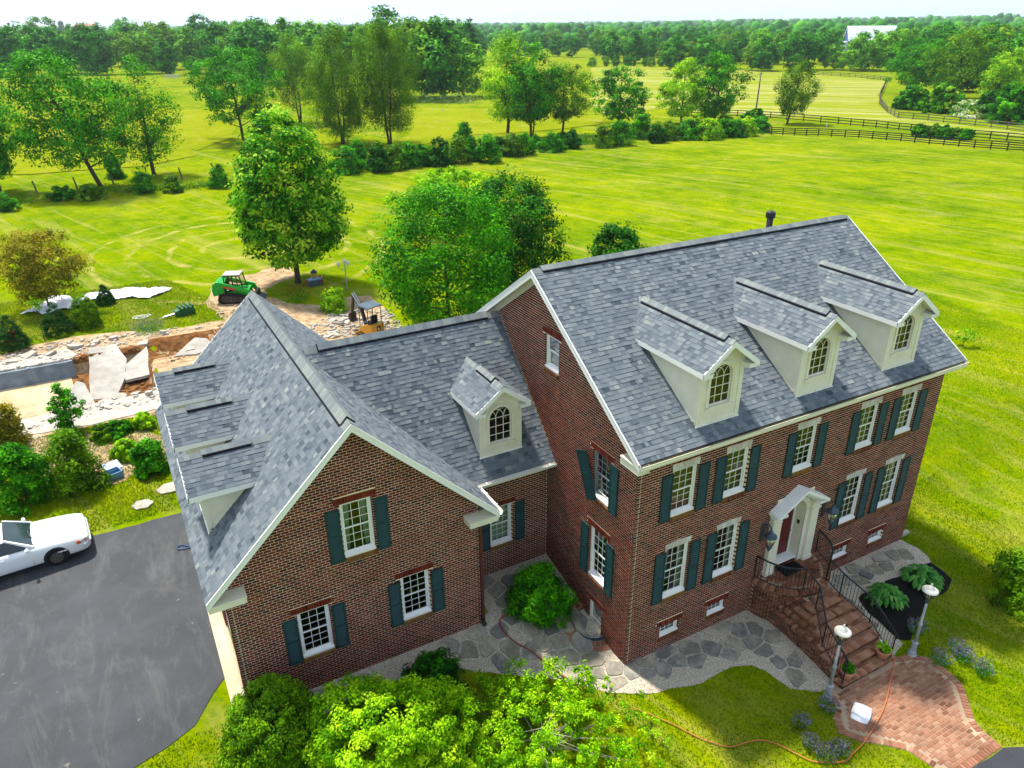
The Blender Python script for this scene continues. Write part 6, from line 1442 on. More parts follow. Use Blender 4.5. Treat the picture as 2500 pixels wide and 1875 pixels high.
leafmat('leaf_red', [(0.08, 0.015, 0.006), (0.17, 0.035, 0.012), (0.26, 0.075, 0.02)], 0.2)
leafmat('leaf_far', [(0.0126, 0.1035, 0.0038), (0.0251, 0.1759, 0.0046), (0.0534, 0.2899, 0.0062), (0.11, 0.4142, 0.0093)], 0.2)
leafmat('leaf_far2', [(0.0376, 0.153, 0.0027), (0.0854, 0.2858, 0.004), (0.1538, 0.4287, 0.0066), (0.2562, 0.5512, 0.0134)], 0.2)
leafmat('leaf_white', [(0.0435, 0.1885, 0.0145), (0.116, 0.319, 0.029), (0.5075, 0.6525, 0.2175), (0.8, 0.8, 0.58)], 0.2)
# blades
def leafmesh(name, P, Nn, S, T, mt, asp=0.62, droop=0.0):
    """One diamond-shaped blade per point, folded a little along its rib."""
    n = len(P); Nn = Nn/np.maximum(1e-6, np.linalg.norm(Nn, axis=1, keepdims=True))
    a = NP.normal(size=(n, 3)); a[:, 2] -= droop; x = a-Nn*np.sum(a*Nn, 1, keepdims=True); x /= np.maximum(1e-6, np.linalg.norm(x, axis=1, keepdims=True))
    y = np.cross(Nn, x); s = S[:, None]
    vs = np.empty((n, 4, 3)); fold = Nn*s*0.12
    vs[:, 0] = P-x*s*0.5; vs[:, 1] = P+y*s*asp*0.5+fold; vs[:, 2] = P+x*s*0.5; vs[:, 3] = P-y*s*asp*0.5+fold
    me = bpy.data.meshes.new(name); me.vertices.add(4*n); me.vertices.foreach_set('co', vs.reshape(-1))
    me.loops.add(4*n); me.loops.foreach_set('vertex_index', np.arange(4*n, dtype=np.int32))
    me.polygons.add(n); me.polygons.foreach_set('loop_start', np.arange(0, 4*n, 4, dtype=np.int32))
    me.polygons.foreach_set('loop_total', np.full(n, 4, dtype=np.int32))
    at = me.attributes.new('tint', 'FLOAT', 'FACE'); at.data.foreach_set('value', np.clip(T, 0, 1).astype(np.float32))
    me.materials.append(MATS[mt]); me.update(calc_edges=True); return me
def clumps(C, R, per, leaf, flat=0.7, out=None, tip=None, spread=0.22):
    """Leaves scattered round clump centres C of radius R."""
    k = len(C); idx = np.repeat(np.arange(k), per); n = len(idx)
    d = NP.normal(size=(n, 3)); d /= np.linalg.norm(d, axis=1, keepdims=True)
    r = NP.random(n)**0.45; off = d*(r*R[idx])[:, None]; off[:, 2] *= flat
    P = C[idx]+off
    Nn = d*0.55+V(0, 0, 0.55)+NP.normal(size=(n, 3))*0.45
    if out is not None: Nn += (P-out)/np.maximum(0.1, np.linalg.norm(P-out, axis=1, keepdims=True))*0.5
    T = NP.normal(0.42, 0.16, n)+NP.normal(0, spread*0.6, k)[idx]
    if tip is not None: T = np.where(off[:, 2] > tip[0]*R[idx]*flat, T+tip[1]*NP.random(n), T)  # tone spread and bright tips also put lit-and-dark clump contrast into the colour
    return P, Nn, leaf*NP.uniform(0.65, 1.25, n), T
SHAPES = {
    'oval': lambda s: np.sin(np.pi*np.clip(s, 0, 1)**0.75)**0.55,
    'round': lambda s: np.sqrt(np.clip(1-(2*s-1)**2, 0, 1)),
    'spread': lambda s: np.clip(0.55+0.9*s, 0, 1)*np.sqrt(np.clip(1-np.clip((s-0.45)/0.55, 0, 1)**2, 0, 1))+0.05,
    'cone': lambda s: np.clip(1-s, 0, 1)**0.85*np.clip(s*9, 0, 1)+0.02,
    'upright': lambda s: np.sin(np.pi*np.clip(s*0.92+0.06, 0, 1))**0.6*np.clip(1.15-0.5*s, 0, 1),
    'dome': lambda s: np.sqrt(np.clip(1-s**2.2, 0, 1)),
}
def crown_pts(shape, h0, h1, rad, k, rng, inner=0.45, lob=0.25, base=(0, 0)):
    s = rng.random(k); f = SHAPES[shape](s); keep = rng.random(k) < np.clip(f, 0.15, 1); s, f = s[keep], f[keep]; k = len(s)
    a = rng.random(k)*2*np.pi; ph = rng.random(4)*6.28
    lobe = 1+lob*(np.sin(a*2+ph[0]+s*4)*0.5+np.sin(a*3+ph[1]-s*7)*0.5)
    r = rad*f*lobe*np.sqrt(inner**2+(1-inner**2)*rng.random(k))
    return np.stack([base[0]+r*np.cos(a), base[1]+r*np.sin(a), h0+(h1-h0)*s], 1)
def trunk_mesh(name, H, h0, r0, C, limbs, mt='bark', lean=(0, 0), multi=1, rng=random.Random(2)):
    b = MB()
    for m_ in range(multi):
        ox, oy = (rng.uniform(-0.35, 0.35)*r0*6, rng.uniform(-0.3, 0.3)*r0*6) if multi > 1 else (0, 0)
        top = (lean[0]+ox*1.8, lean[1]+oy*1.8, H*0.82)
        pth = [(ox*0.4, oy*0.4, -0.15)]+[(ox*0.4+(top[0]-ox*0.4)*f+rng.uniform(-1, 1)*r0*0.5, oy*0.4+(top[1]-oy*0.4)*f+rng.uniform(-1, 1)*r0*0.5, top[2]*f) for f in (0.03, 0.2, 0.4, 0.6, 0.8, 1)]
        rr = [r0*q/math.sqrt(multi) for q in (1.35, 1.0, 0.85, 0.68, 0.48, 0.3, 0.08)]
        b.tube(pth, rr, 7)
        if len(C):
            for i in range(limbs):
                c = C[rng.randrange(len(C))]; z0 = max(h0*0.6, min(H*0.7, c[2]*rng.uniform(0.45, 0.8))); f = z0/(H*0.82)
                s_ = Vector((ox*0.4+(top[0]-ox*0.4)*f, oy*0.4+(top[1]-oy*0.4)*f, z0)); e = Vector(c); mid = (s_+e)/2+Vector((0, 0, -0.06*(e-s_).length))
                q = r0*0.42*(1-f*0.6)/math.sqrt(multi); b.tube([s_, mid, e], [q, q*0.6, q*0.15], 5, cap=False)
    return b.mesh(name, mt, True)
def tree(name, label, loc, H, rad, shape='oval', h0=0.2, k=150, per=60, leaf=0.22, cr=0.11, mt='leaf_mid', r0=None, limbs=14, tip=None, lean=(0, 0), bark='bark', multi=1, inner=0.45, lob=0.25, flat=0.7, group=None, cat='tree', droop=0.0, seed=None, parts=True, spread=0.5, asp=0.62):
    rng = np.random.default_rng(seed if seed is not None else int(abs(loc[0]*13+loc[1]*7)*10) % 99991)
    C = crown_pts(shape, H*h0, H, rad, int(k*1.5), rng, inner, lob)
    C[:, 0] += lean[0]*C[:, 2]/H; C[:, 1] += lean[1]*C[:, 2]/H
    R = cr*H*rng.uniform(0.6, 1.25, len(C))
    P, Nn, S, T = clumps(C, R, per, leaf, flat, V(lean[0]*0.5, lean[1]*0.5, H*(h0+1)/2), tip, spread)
    P[:, 2] = np.maximum(P[:, 2], 0.03)
    t = thing(name, label, cat, loc, 0, group)
    link(bpy.data.objects.new('crown', leafmesh('crown', P, Nn, S, T, mt, asp, droop)), t)
    link(bpy.data.objects.new('trunk', trunk_mesh('trunk', H, H*h0, r0 or H*0.018, [tuple(c) for c in C[:: max(1, len(C)//40)]], limbs, bark, lean, multi, random.Random(int(H*100)))), t)
    return t
def tree_px(name, label, bu, bv, tv, hw, **k):
    p = G(bu, bv); H = tall(p, tv); return tree(name, label, (p.x, p.y, p.z-0.02), H, hw/ppm((p.x, p.y, p.z+H*0.6)), **k)
# near and middle trees
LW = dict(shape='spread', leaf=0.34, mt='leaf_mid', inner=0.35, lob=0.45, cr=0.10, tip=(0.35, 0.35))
tree_px('walnut_tree', 'broad feathery walnut tree behind the wire fence posts', 246, 459, 126, 138, h0=0.2, k=210, per=75, lean=(-3.2, 0), limbs=22, **LW)
tree_px('walnut_tree', 'dark walnut tree standing alone at the wire fence end', 0, 470, 228, 70, h0=0.2, k=130, per=70, **LW)
tree_px('ash_tree', 'slim two tiered tree between walnut and maple at the wire fence', 377, 427, 141, 70, shape='upright', h0=0.12, k=120, per=70, leaf=0.3, mt='leaf_mid', lob=0.5, inner=0.3, tip=(0.35, 0.3))
tree_px('pasture_tree', 'spreading tree with bare low limbs alone in the pasture', 596, 342, 116, 116, shape='spread', h0=0.24, k=160, per=75, leaf=0.38, mt='leaf_mid', lob=0.5, inner=0.3, lean=(-1, 0), limbs=24, cr=0.085)
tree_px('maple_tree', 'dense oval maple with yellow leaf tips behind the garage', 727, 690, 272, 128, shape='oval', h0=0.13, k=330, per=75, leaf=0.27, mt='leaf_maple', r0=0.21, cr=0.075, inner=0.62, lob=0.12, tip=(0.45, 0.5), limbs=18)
tree_px('garden_tree', 'large round leafy tree close behind the link roof', 1095, 815, 455, 175, shape='round', h0=0.05, k=300, per=85, leaf=0.19, mt='leaf_mid', cr=0.11, inner=0.55, lob=0.22, tip=(0.4, 0.3))
tree_px('garden_tree', 'deep green rounded tree tucked behind the large leafy tree', 1250, 690, 428, 122, shape='round', h0=0.05, k=200, per=80, leaf=0.22, mt='leaf_dark', cr=0.12, inner=0.5, tip=(0.4, 0.35))
tree_px('fringe_tree', 'pale fluffy flowering tree behind the garden trees', 1120, 560, 415, 150, shape='dome', h0=0.3, k=120, per=60, leaf=0.30, mt='leaf_light', cr=0.12, lob=0.5)
tree_px('garden_tree', 'small dark pointed tree peeking over the main ridge', 1505, 690, 545, 62, shape='oval', h0=0.08, k=110, per=60, leaf=0.25, mt='leaf_dark', cr=0.14, lob=0.3)
WIL = dict(shape='upright', leaf=0.42, mt='leaf_olive', asp=0.25, droop=1.6, flat=1.5, inner=0.3, lob=0.5, bark='bark', multi=3, cr=0.075, limbs=12)
tree_px('willow_tree', 'tall drooping willow with twin trunks above the hedgerow', 950, 353, 54, 96, h0=0.16, k=210, per=110, **WIL)
tree_px('willow_tree', 'wider willow reaching down to the hedge beside the twin trunk one', 838, 352, 74, 104, h0=0.10, k=210, per=110, **WIL)
tree_px('willow_tree', 'thin leaning willow at the pasture end', 732, 300, 80, 76, h0=0.22, k=120, per=90, **WIL)
MID = dict(leaf=0.42, cr=0.10, inner=0.3, lob=0.5, tip=(0.3, 0.3))
tree_px('hedgerow_tree', 'loose tall tree with slender trunk in the hedgerow', 1240, 334, 82, 66, shape='upright', h0=0.2, k=130, per=60, mt='leaf_light', **MID)
tree_px('hedgerow_tree', 'multi stemmed tree in the middle of the hedgerow', 1300, 340, 112, 72, shape='upright', h0=0.2, k=130, per=60, mt='leaf_mid', multi=3, **MID)
tree_px('hedgerow_tree', 'rounded small leaved tree on a clear stem in the hedgerow', 1374, 332, 150, 70, shape='round', h0=0.22, k=130, per=70, mt='leaf_olive', leaf=0.32, cr=0.10, inner=0.35)
tree_px('hedgerow_tree', 'open branched tree with dead twigs on top', 1511, 305, 158, 80, shape='spread', h0=0.12, k=110, per=60, mt='leaf_mid', limbs=26, **MID)
tree_px('hedgerow_tree', 'yellow green tree beside the open branched one', 1662, 304, 146, 64, shape='upright', h0=0.12, k=120, per=60, mt='leaf_light', **MID)
tree_px('hedgerow_tree', 'tall leafy tree at the end of the hedge', 1746, 298, 126, 64, shape='oval', h0=0.12, k=140, per=60, mt='leaf_mid', **MID)
tree_px('birch_tree', 'leaning fine leaved tree beside the utility pole', 1921, 303, 146, 52, shape='upright', h0=0.18, k=120, per=80, leaf=0.3, mt='leaf_olive', droop=0.8, cr=0.09, lean=(1.8, 0), inner=0.3, lob=0.4, flat=1.1)
for i, (u, v, tv, hw, sh, mt_, lab) in enumerate((
    (2226, 232, 92, 74, 'round', 'leaf_mid', 'large round tree where the far fence bends'), (2330, 240, 78, 70, 'round', 'leaf_olive', 'olive green tree standing behind the large round tree'),
    (2426, 250, 130, 44, 'upright', 'leaf_light', 'yellow green tree with pale trunk at the wood edge'), (2415, 288, 226, 30, 'round', 'leaf_dark', 'small dark tree at the wood edge'),
    (2466, 300, 205, 50, 'dome', 'leaf_mid', 'bright bushy tree at the wood edge beside the fence'), (2222, 266, 210, 38, 'dome', 'leaf_mid', 'low dense bush below the large round tree'),
    (2296, 275, 206, 44, 'dome', 'leaf_maple', 'wide bush between fence and wood'), (2500, 240, 110, 60, 'round', 'leaf_light', 'light leafy tree rising behind the bright bushy tree'))):
    tree_px('wood_edge_tree', lab, u, v, tv, hw, shape=sh, h0=0.03 if hw < 52 else 0.12, k=130, per=60, leaf=0.5, mt=mt_, cr=0.12, inner=0.4, lob=0.35)
p = G(2376, 286); tree('flowering_bush', 'white flowering bush at the foot of the wood', (p.x, p.y, p.z), 3.2, 5.0, 'dome', 0.0, 60, 50, 0.4, 0.25, 'leaf_white', cat='bush')
# copper tree, saplings, conifers, shrubs around the pool
tree_px('copper_tree', 'small bronze leaved tree by the plastic sheeting', 122, 752, 566, 96, shape='spread', h0=0.2, k=190, per=60, leaf=0.16, mt='leaf_copper', cr=0.12, inner=0.4, lob=0.35, r0=0.09, multi=2)
for i, (q, tv, hw, lab) in enumerate(((Z4(665, 745), Z4(0, 625), 24, 'small clipped conifer in front of the sheeting'), (Z4(550, 885), Z4(0, 690), 30, 'olive conifer between the two clipped ones'), (Z4(370, 928), Z4(0, 738), 40, 'wide conical conifer above the pool edge'), (Z4(95, 1030), Z4(0, 820), 42, 'dark conifer beside the red shrub'))):
    p = G(*q); H = tall(p, tv[1]); tree('dwarf_conifer', lab, (p.x, p.y, p.z), H, hw/ppm(p), 'cone' if i != 1 else 'dome', 0.0, 220, 60, 0.07, 0.09, 'leaf_conifer' if i != 1 else 'leaf_olive', inner=0.8, lob=0.08, cat='conifer', limbs=4)
p = G(*Z4(105, 985)); tree('red_shrub', 'low red brown shrub against the dark conifer', (p.x, p.y-0.6, p.z), 0.9, 0.55, 'dome', 0.0, 60, 40, 0.1, 0.2, 'leaf_red', cat='shrub')
tree_px('sapling', 'slim young tree with bright leaves at the pool deck', *Z4(445, 1545), Z4(0, 1250)[1], 38, shape='upright', h0=0.05, k=60, per=34, leaf=0.15, mt='leaf_mid', cr=0.09, lob=0.5, inner=0.1)
p = G(*Z4(280, 975)); tree('sapling', 'thin bare stemmed sapling in front of the wide conifer', (p.x, p.y, p.z), 2.6, 0.5, 'round', 0.8, 8, 20, 0.12, 0.08, 'leaf_olive', r0=0.03, limbs=3)
SHR = [((Z6(130, 345)), Z6(0, 90), 66, 'leaf_mid', 'big leafy shrub beside the driveway lawn'), (Z6(385, 285), Z6(0, 10), 52, 'leaf_olive', 'upright twiggy shrub behind the pale blue box'), (Z4(55, 1640), Z4(0, 1380), 42, 'leaf_copper', 'bronze shrub at the end of the pool deck'),
       (Z6(745, 195), Z6(0, 60), 40, 'leaf_mid', 'shrub with pink tips against the garage eave'), (Z4(720, 1560), Z4(0, 1490), 42, 'leaf_mid', 'low bush along the pool deck edge'), (Z4(900, 1510), Z4(0, 1430), 26, 'leaf_light', 'small bush near the garage corner dormer'), (Z4(640, 1590), Z4(0, 1500), 24, 'leaf_olive', 'olive tuft along the pool deck'), (Z6(620, 130), Z6(0, 50), 30, 'leaf_light', 'grassy clump in the dug flower bed'), (Z4(420, 1630), Z4(0, 1540), 40, 'leaf_olive', 'dry twiggy shrub below the sapling')]
for q, tq, hw, mt_, lab in SHR:
    p = G(*q); H = tall(p, tq[1]); tree('shrub', lab, (p.x, p.y, p.z), H, hw/ppm(p), 'dome', 0.0, 120, 55, 0.13, 0.16, mt_, inner=0.35, lob=0.4, cat='shrub', limbs=8, r0=0.03)
def bush_px(lab, q, tv, hw, mt_, name='shrub', leaf=0.3, k=70, per=45, **kk):
    p = G(*q); H = tall(p, tv); return tree(name, lab, (p.x, p.y, p.z), max(0.6, H), hw/ppm(p), 'dome', 0.0, k, per, leaf, 0.2, mt_, inner=0.35, lob=0.4, cat='shrub', limbs=5, r0=0.05, **kk)
HS = [(120, 1100, 930, 90), (200, 1065, 890, 70), (330, 1092, 920, 70), (430, 1078, 915, 70), (520, 1062, 905, 60), (605, 1052, 915, 55), (715, 1052, 880, 75), (830, 1035, 870, 60), (912, 1022, 880, 45), (1020, 1030, 860, 75), (1085, 985, 870, 50), (1170, 992, 850, 60), (1245, 982, 840, 55), (1420, 962, 850, 70), (1550, 942, 830, 55), (1760, 932, 800, 65), (1860, 922, 770, 75), (1985, 880, 720, 60), (2090, 905, 780, 50), (2160, 890, 770, 55), (870, 900, 780, 50), (1320, 940, 860, 40), (1490, 905, 840, 35)]
for i, (x, y, t_, hw) in enumerate(HS):
    bush_px('leafy hedgerow bush along the pasture edge', Z2(x, y), Z2(0, t_)[1], hw/2.6*1.05, ('leaf_mid', 'leaf_mid', 'leaf_dark', 'leaf_olive')[i % 4], 'hedgerow_bush', 0.34, 60, 40, group='bushes along the pasture hedgerow')
HS3 = [(75, 882, 760, 80), (200, 885, 760, 70), (290, 872, 765, 60), (370, 868, 760, 60), (450, 862, 750, 60), (530, 835, 745, 65), (500, 755, 690, 70), (240, 770, 690, 110)]
for i, (x, y, t_, hw) in enumerate(HS3):
    bush_px('rounded green bush in the clump beside the black fence end', Z3(x, y), Z3(0, t_)[1], hw/2.6*1.1, ('leaf_mid', 'leaf_light', 'leaf_mid')[i % 3], 'hedgerow_bush', 0.4, 60, 40, group='bushes at the black fence end')
for i, (x, y, t_, hw) in enumerate(((1545, 872, 792, 50), (1635, 872, 790, 40), (1705, 882, 798, 48), (1785, 882, 812, 36), (1845, 888, 818, 40))):
    bush_px('bush growing through the black board fences', Z3(x, y), Z3(0, t_)[1], hw/2.6, ('leaf_mid', 'leaf_olive')[i % 2], 'fence_bush', 0.35, 50, 36, group='bushes between the black fences')
for i, (x, y, t_, hw, lab) in enumerate(((920, 1225, 1085, 60, 'bush beside the slim two tiered tree'), (1100, 1222, 1115, 50, 'round bush next to the leaning fence post'), (1400, 1192, 1050, 60, 'bush left of the maple crown'), (400, 1270, 1180, 80, 'low bush under the broad walnut'), (590, 1268, 1170, 75, 'low bush at the walnut trunk'), (50, 1340, 1230, 60, 'dark bush under the lone dark walnut'), (740, 1130, 1000, 60, 'leafy shoots beside the walnut trunk'))):
    bush_px(lab, Z1(x, y), Z1(0, t_)[1], hw/2.6, ('leaf_mid', 'leaf_olive', 'leaf_mid')[i % 3], 'field_bush', 0.28, 50, 36)
# undergrowth that ties the hedgerow together
def undergrowth(label, pxs, n, wdt, h, mt_):
    P = [G(*q) for q in pxs]; L_ = [(P[i+1]-P[i]).length for i in range(len(P)-1)]; tot = sum(L_); C = []
    for _ in range(n):
        s = NP.random()*tot; i = 0
        while s > L_[i] and i < len(L_)-1: s -= L_[i]; i += 1
        q = P[i]+(P[i+1]-P[i])*(s/L_[i]); x, y = q.x+NP.normal()*wdt, q.y+NP.normal()*wdt; C.append((x, y, hgt(x, y)+h*NP.random()**1.5))
    C = np.array(C); A, Nn, S, T = clumps(C, np.full(n, 0.5), 14, 0.24, 0.6); A[:, 2] = np.maximum(A[:, 2], 0.02)
    tag(link(bpy.data.objects.new('undergrowth', leafmesh('undergrowth', A, Nn, S, T, mt_, 0.4))), label, 'undergrowth', kind='stuff')
undergrowth('rough undergrowth along the pasture hedgerow', [Z2(30, 1090), Z2(400, 1060), Z2(900, 1000), Z2(1240, 950), Z2(1560, 920), Z2(1880, 890), Z2(2180, 870), Z3(300, 860), Z3(580, 840)], 1500, 1.1, 1.5, 'leaf_mid')
undergrowth('rough undergrowth along the wire fence line', [Z1(-60, 1330), Z1(300, 1260), Z1(700, 1215), Z1(1100, 1200), Z1(1450, 1170)], 420, 1.0, 0.5, 'leaf_olive')
undergrowth('weedy growth along the wood edge', [Z2(560, 650), Z2(760, 655), Z2(960, 660)], 260, 1.4, 2.2, 'leaf_white')
# foreground planting
def fg(name, label, loc, H, rad, shape, k, per, leaf, mt_, **kk): return tree(name, label, (loc[0], loc[1], hgt(*loc)), H, rad, shape, kk.pop('h0', 0.02), k, per, leaf, kk.pop('cr', 0.13), mt_, **kk)
fg('arborvitae', 'rounded dense evergreen at the corner of garage and driveway', (-10.2, 1.7), 2.5, 1.3, 'dome', 420, 110, 0.075, 'leaf_olive', inner=0.75, lob=0.12, cat='shrub', cr=0.085, tip=(0.3, 0.35))
fg('crab_apple', 'bright lime green leafy small tree in front of the garage wall', (-7.75, 0.0), 2.75, 1.8, 'round', 460, 95, 0.085, 'leaf_light', inner=0.5, lob=0.4, h0=0.1, cr=0.085, tip=(0.3, 0.3), r0=0.06)
fg('weeping_shrub', 'low lime leaved shrub joining the lime green tree', (-6.2, -0.95), 1.45, 1.2, 'dome', 170, 70, 0.08, 'leaf_light', inner=0.4, lob=0.4, cr=0.13)
fg('weeping_cherry', 'spreading light green tree with bare pale twigs at the patio', (-3.9, -1.5), 1.8, 2.7, 'dome', 430, 62, 0.08, 'leaf_light', inner=0.3, lob=0.35, h0=0.2, cr=0.10, bark='pale_bark', limbs=34, r0=0.055)
fg('rhododendron', 'dark glossy rhododendron between garage wall and lawn', (-5.75, 1.55), 1.45, 0.95, 'dome', 130, 60, 0.15, 'leaf_dark', inner=0.6, asp=0.3, cr=0.16, cat='shrub', tip=(0.3, 0.25))
fg('rhododendron', 'glossy evergreen shrub in the courtyard between garage and house', (-1.45, 2.75), 1.75, 0.98, 'dome', 150, 70, 0.14, 'leaf_mid', inner=0.55, asp=0.3, cr=0.15, cat='shrub', tip=(0.3, 0.35))
fg('garden_bush', 'olive leaved bush on the lawn beyond the mulch bed', (14.1, -4.3), 2.1, 1.5, 'dome', 160, 70, 0.11, 'leaf_olive', inner=0.4, cat='shrub', lob=0.4, tip=(0.3, 0.5))
p = G(2350, 845); tree('sapling', 'tiny sapling alone on the mown lawn behind the house', (p.x, p.y, p.z), 1.0, 0.5, 'round', 0.3, 14, 16, 0.16, 0.2, 'leaf_light', r0=0.02, limbs=3)
# sprigs poking through the flagstones
for i, (u, v) in enumerate(((1425, 1672), (1480, 1690), (1455, 1500), (1430, 1650))):
    p = G(u, v); tree('sprig', 'leafy sprig growing up from the patio edge', (p.x, p.y, p.z), 0.6, 0.22, 'upright', 0.1, 12, 14, 0.09, 0.12, 'leaf_light', r0=0.012, limbs=3, cat='plant', group='sprigs at the patio edge')
def hosta(x, y, r, label):
    rng = random.Random(int(x*10)); t = thing('hosta', label, 'hosta', (x, y, hgt(x, y)+0.03))
    for k in range(110):
        a = rng.random()*6.283; q = rng.random()**0.6; ln = r*(0.2+0.8*q); h = 0.52*(1-q*0.7)+0.14+rng.uniform(-0.04, 0.04); w_ = rng.uniform(0.055, 0.09)
        d = Vector((math.cos(a), math.sin(a), 0)); s_ = Vector((-d.y, d.x, 0)); b = MB(); tip_ = d*ln+Zv*(h-0.16*q)
        c = d*(ln-0.14)+Zv*(h+0.03); o = d*(ln-0.27)+Zv*(h+0.01)
        b.add([o, o+(c-o)*0.35+s_*w_*0.85-Zv*0.02, c+s_*w_-Zv*0.03, c+(tip_-c)*0.6+s_*w_*0.55-Zv*0.04, tip_, c+(tip_-c)*0.6-s_*w_*0.55-Zv*0.04, c-s_*w_-Zv*0.03, o+(c-o)*0.35-s_*w_*0.85-Zv*0.02, o+(c-o)*0.4+Zv*0.015, c+Zv*0.02, c+(tip_-c)*0.6],
              [(0, 1, 8), (1, 2, 9, 8), (2, 3, 10, 9), (3, 4, 10), (4, 5, 10), (5, 6, 9, 10), (6, 7, 8, 9), (7, 0, 8)], min(1, max(0, rng.gauss(0.45, 0.22))))
        b.tube([(0, 0, 0), tuple(o*0.6+Zv*0.05), tuple(o)], 0.008, 3, cap=False); b.build('leaf', 'leaf_hosta', t, smooth=True)
hosta(9.55, -2.0, 0.75, 'large hosta next to the iron railing'); hosta(11.5, -1.95, 0.78, 'large hosta at the far end of the mulch bed')
def spiky(label, x, y, r, n, mt_, h=0.45, name='lavender', cat='lavender', flower='leaf_purple'):
    rng = np.random.default_rng(int(abs(x*31+y*17)*10)); t = thing(name, label, cat, (x, y, hgt(x, y)))
    for nm, m2, k, s0, s1 in (('foliage', mt_, n, 0.02, 0.75), ('flower_spikes', flower, int(n*0.7), 0.55, 1.15)):
        a = rng.random(k)*6.283; q = np.sqrt(rng.random(k))*r; f = rng.uniform(s0, s1, k)
        P = np.stack([q*np.cos(a)*(0.6+0.5*f), q*np.sin(a)*(0.6+0.5*f), h*f*(1-0.35*(q/r)**2)+0.02], 1); Nn = rng.normal(size=(k, 3)); Nn[:, 2] *= 0.4
        tag(link(bpy.data.objects.new(nm, leafmesh(nm, P, Nn, np.full(k, 0.12)*rng.uniform(0.6, 1.2, k), rng.random(k), m2, 0.22)), t), kind='stuff')
for i, (u, v) in enumerate((ZQ(880, 790), ZQ(700, 900), ZQ(860, 1120), ZQ(960, 1080), ZQ(760, 1040))):
    p = G(u, v); spiky('purple lavender clump edging the lawn beside the brick path', p.x, p.y, (0.30, 0.25, 0.3, 0.26, 0.24)[i], 300, 'leaf_olive'); 
for i, (u, v) in enumerate((ZQ(1640, 470), ZQ(1760, 400), ZQ(1930, 540), ZQ(1800, 450), ZQ(1480, 260))):
    p = G(u, v); spiky('grey lavender clump on the lawn beyond the brick path', p.x, p.y, 0.32, 300, 'leaf_mid')
for o in COL.objects:
    if o.name.startswith('lavender'): o['group'] = 'lavender edging the lawn' if 'beside' in o['label'] else 'lavender beyond the path'
p = G(*Z4(930, 925)); spiky('lavender mound above the pool excavation', p.x, p.y, 1.0, 900, 'leaf_mid', 0.8)
p = G(*Z5(1020, 590)); spiky('red flowering plants at the maple foot', p.x, p.y, 0.9, 700, 'leaf_mid', 1.0, 'flower_clump', 'plant', 'leaf_red')
p = G(*Z5(1400, 700)); tree('shrub', 'loose yellow green shrub behind the digger boom', (p.x, p.y, p.z), 1.5, 0.9, 'dome', 0.0, 60, 40, 0.14, 0.2, 'leaf_light', cat='shrub', limbs=4, r0=0.02)
for t, (n, mt_) in zip(POTS, ((140, 'leaf_mid'), (140, 'leaf_light'))):
    C = NP.normal(size=(10, 3))*V(0.10, 0.10, 0.06)+V(0, 0, 0.38); P, Nn, S, T = clumps(C, np.full(10, 0.12), 22, 0.09); link(bpy.data.objects.new('plant', leafmesh('plant', P, Nn, S, T, mt_)), t)
    one(lambda b: b.lathe([(0.01, 0.245), (0.2, 0.245)], n=12), 'soil', 'soil', t)
one(lambda b: b.sphere((-0.05, 0.1, 0.55), 0.05, 8, 6), 'flower', 'plastic_white', POTS[1])
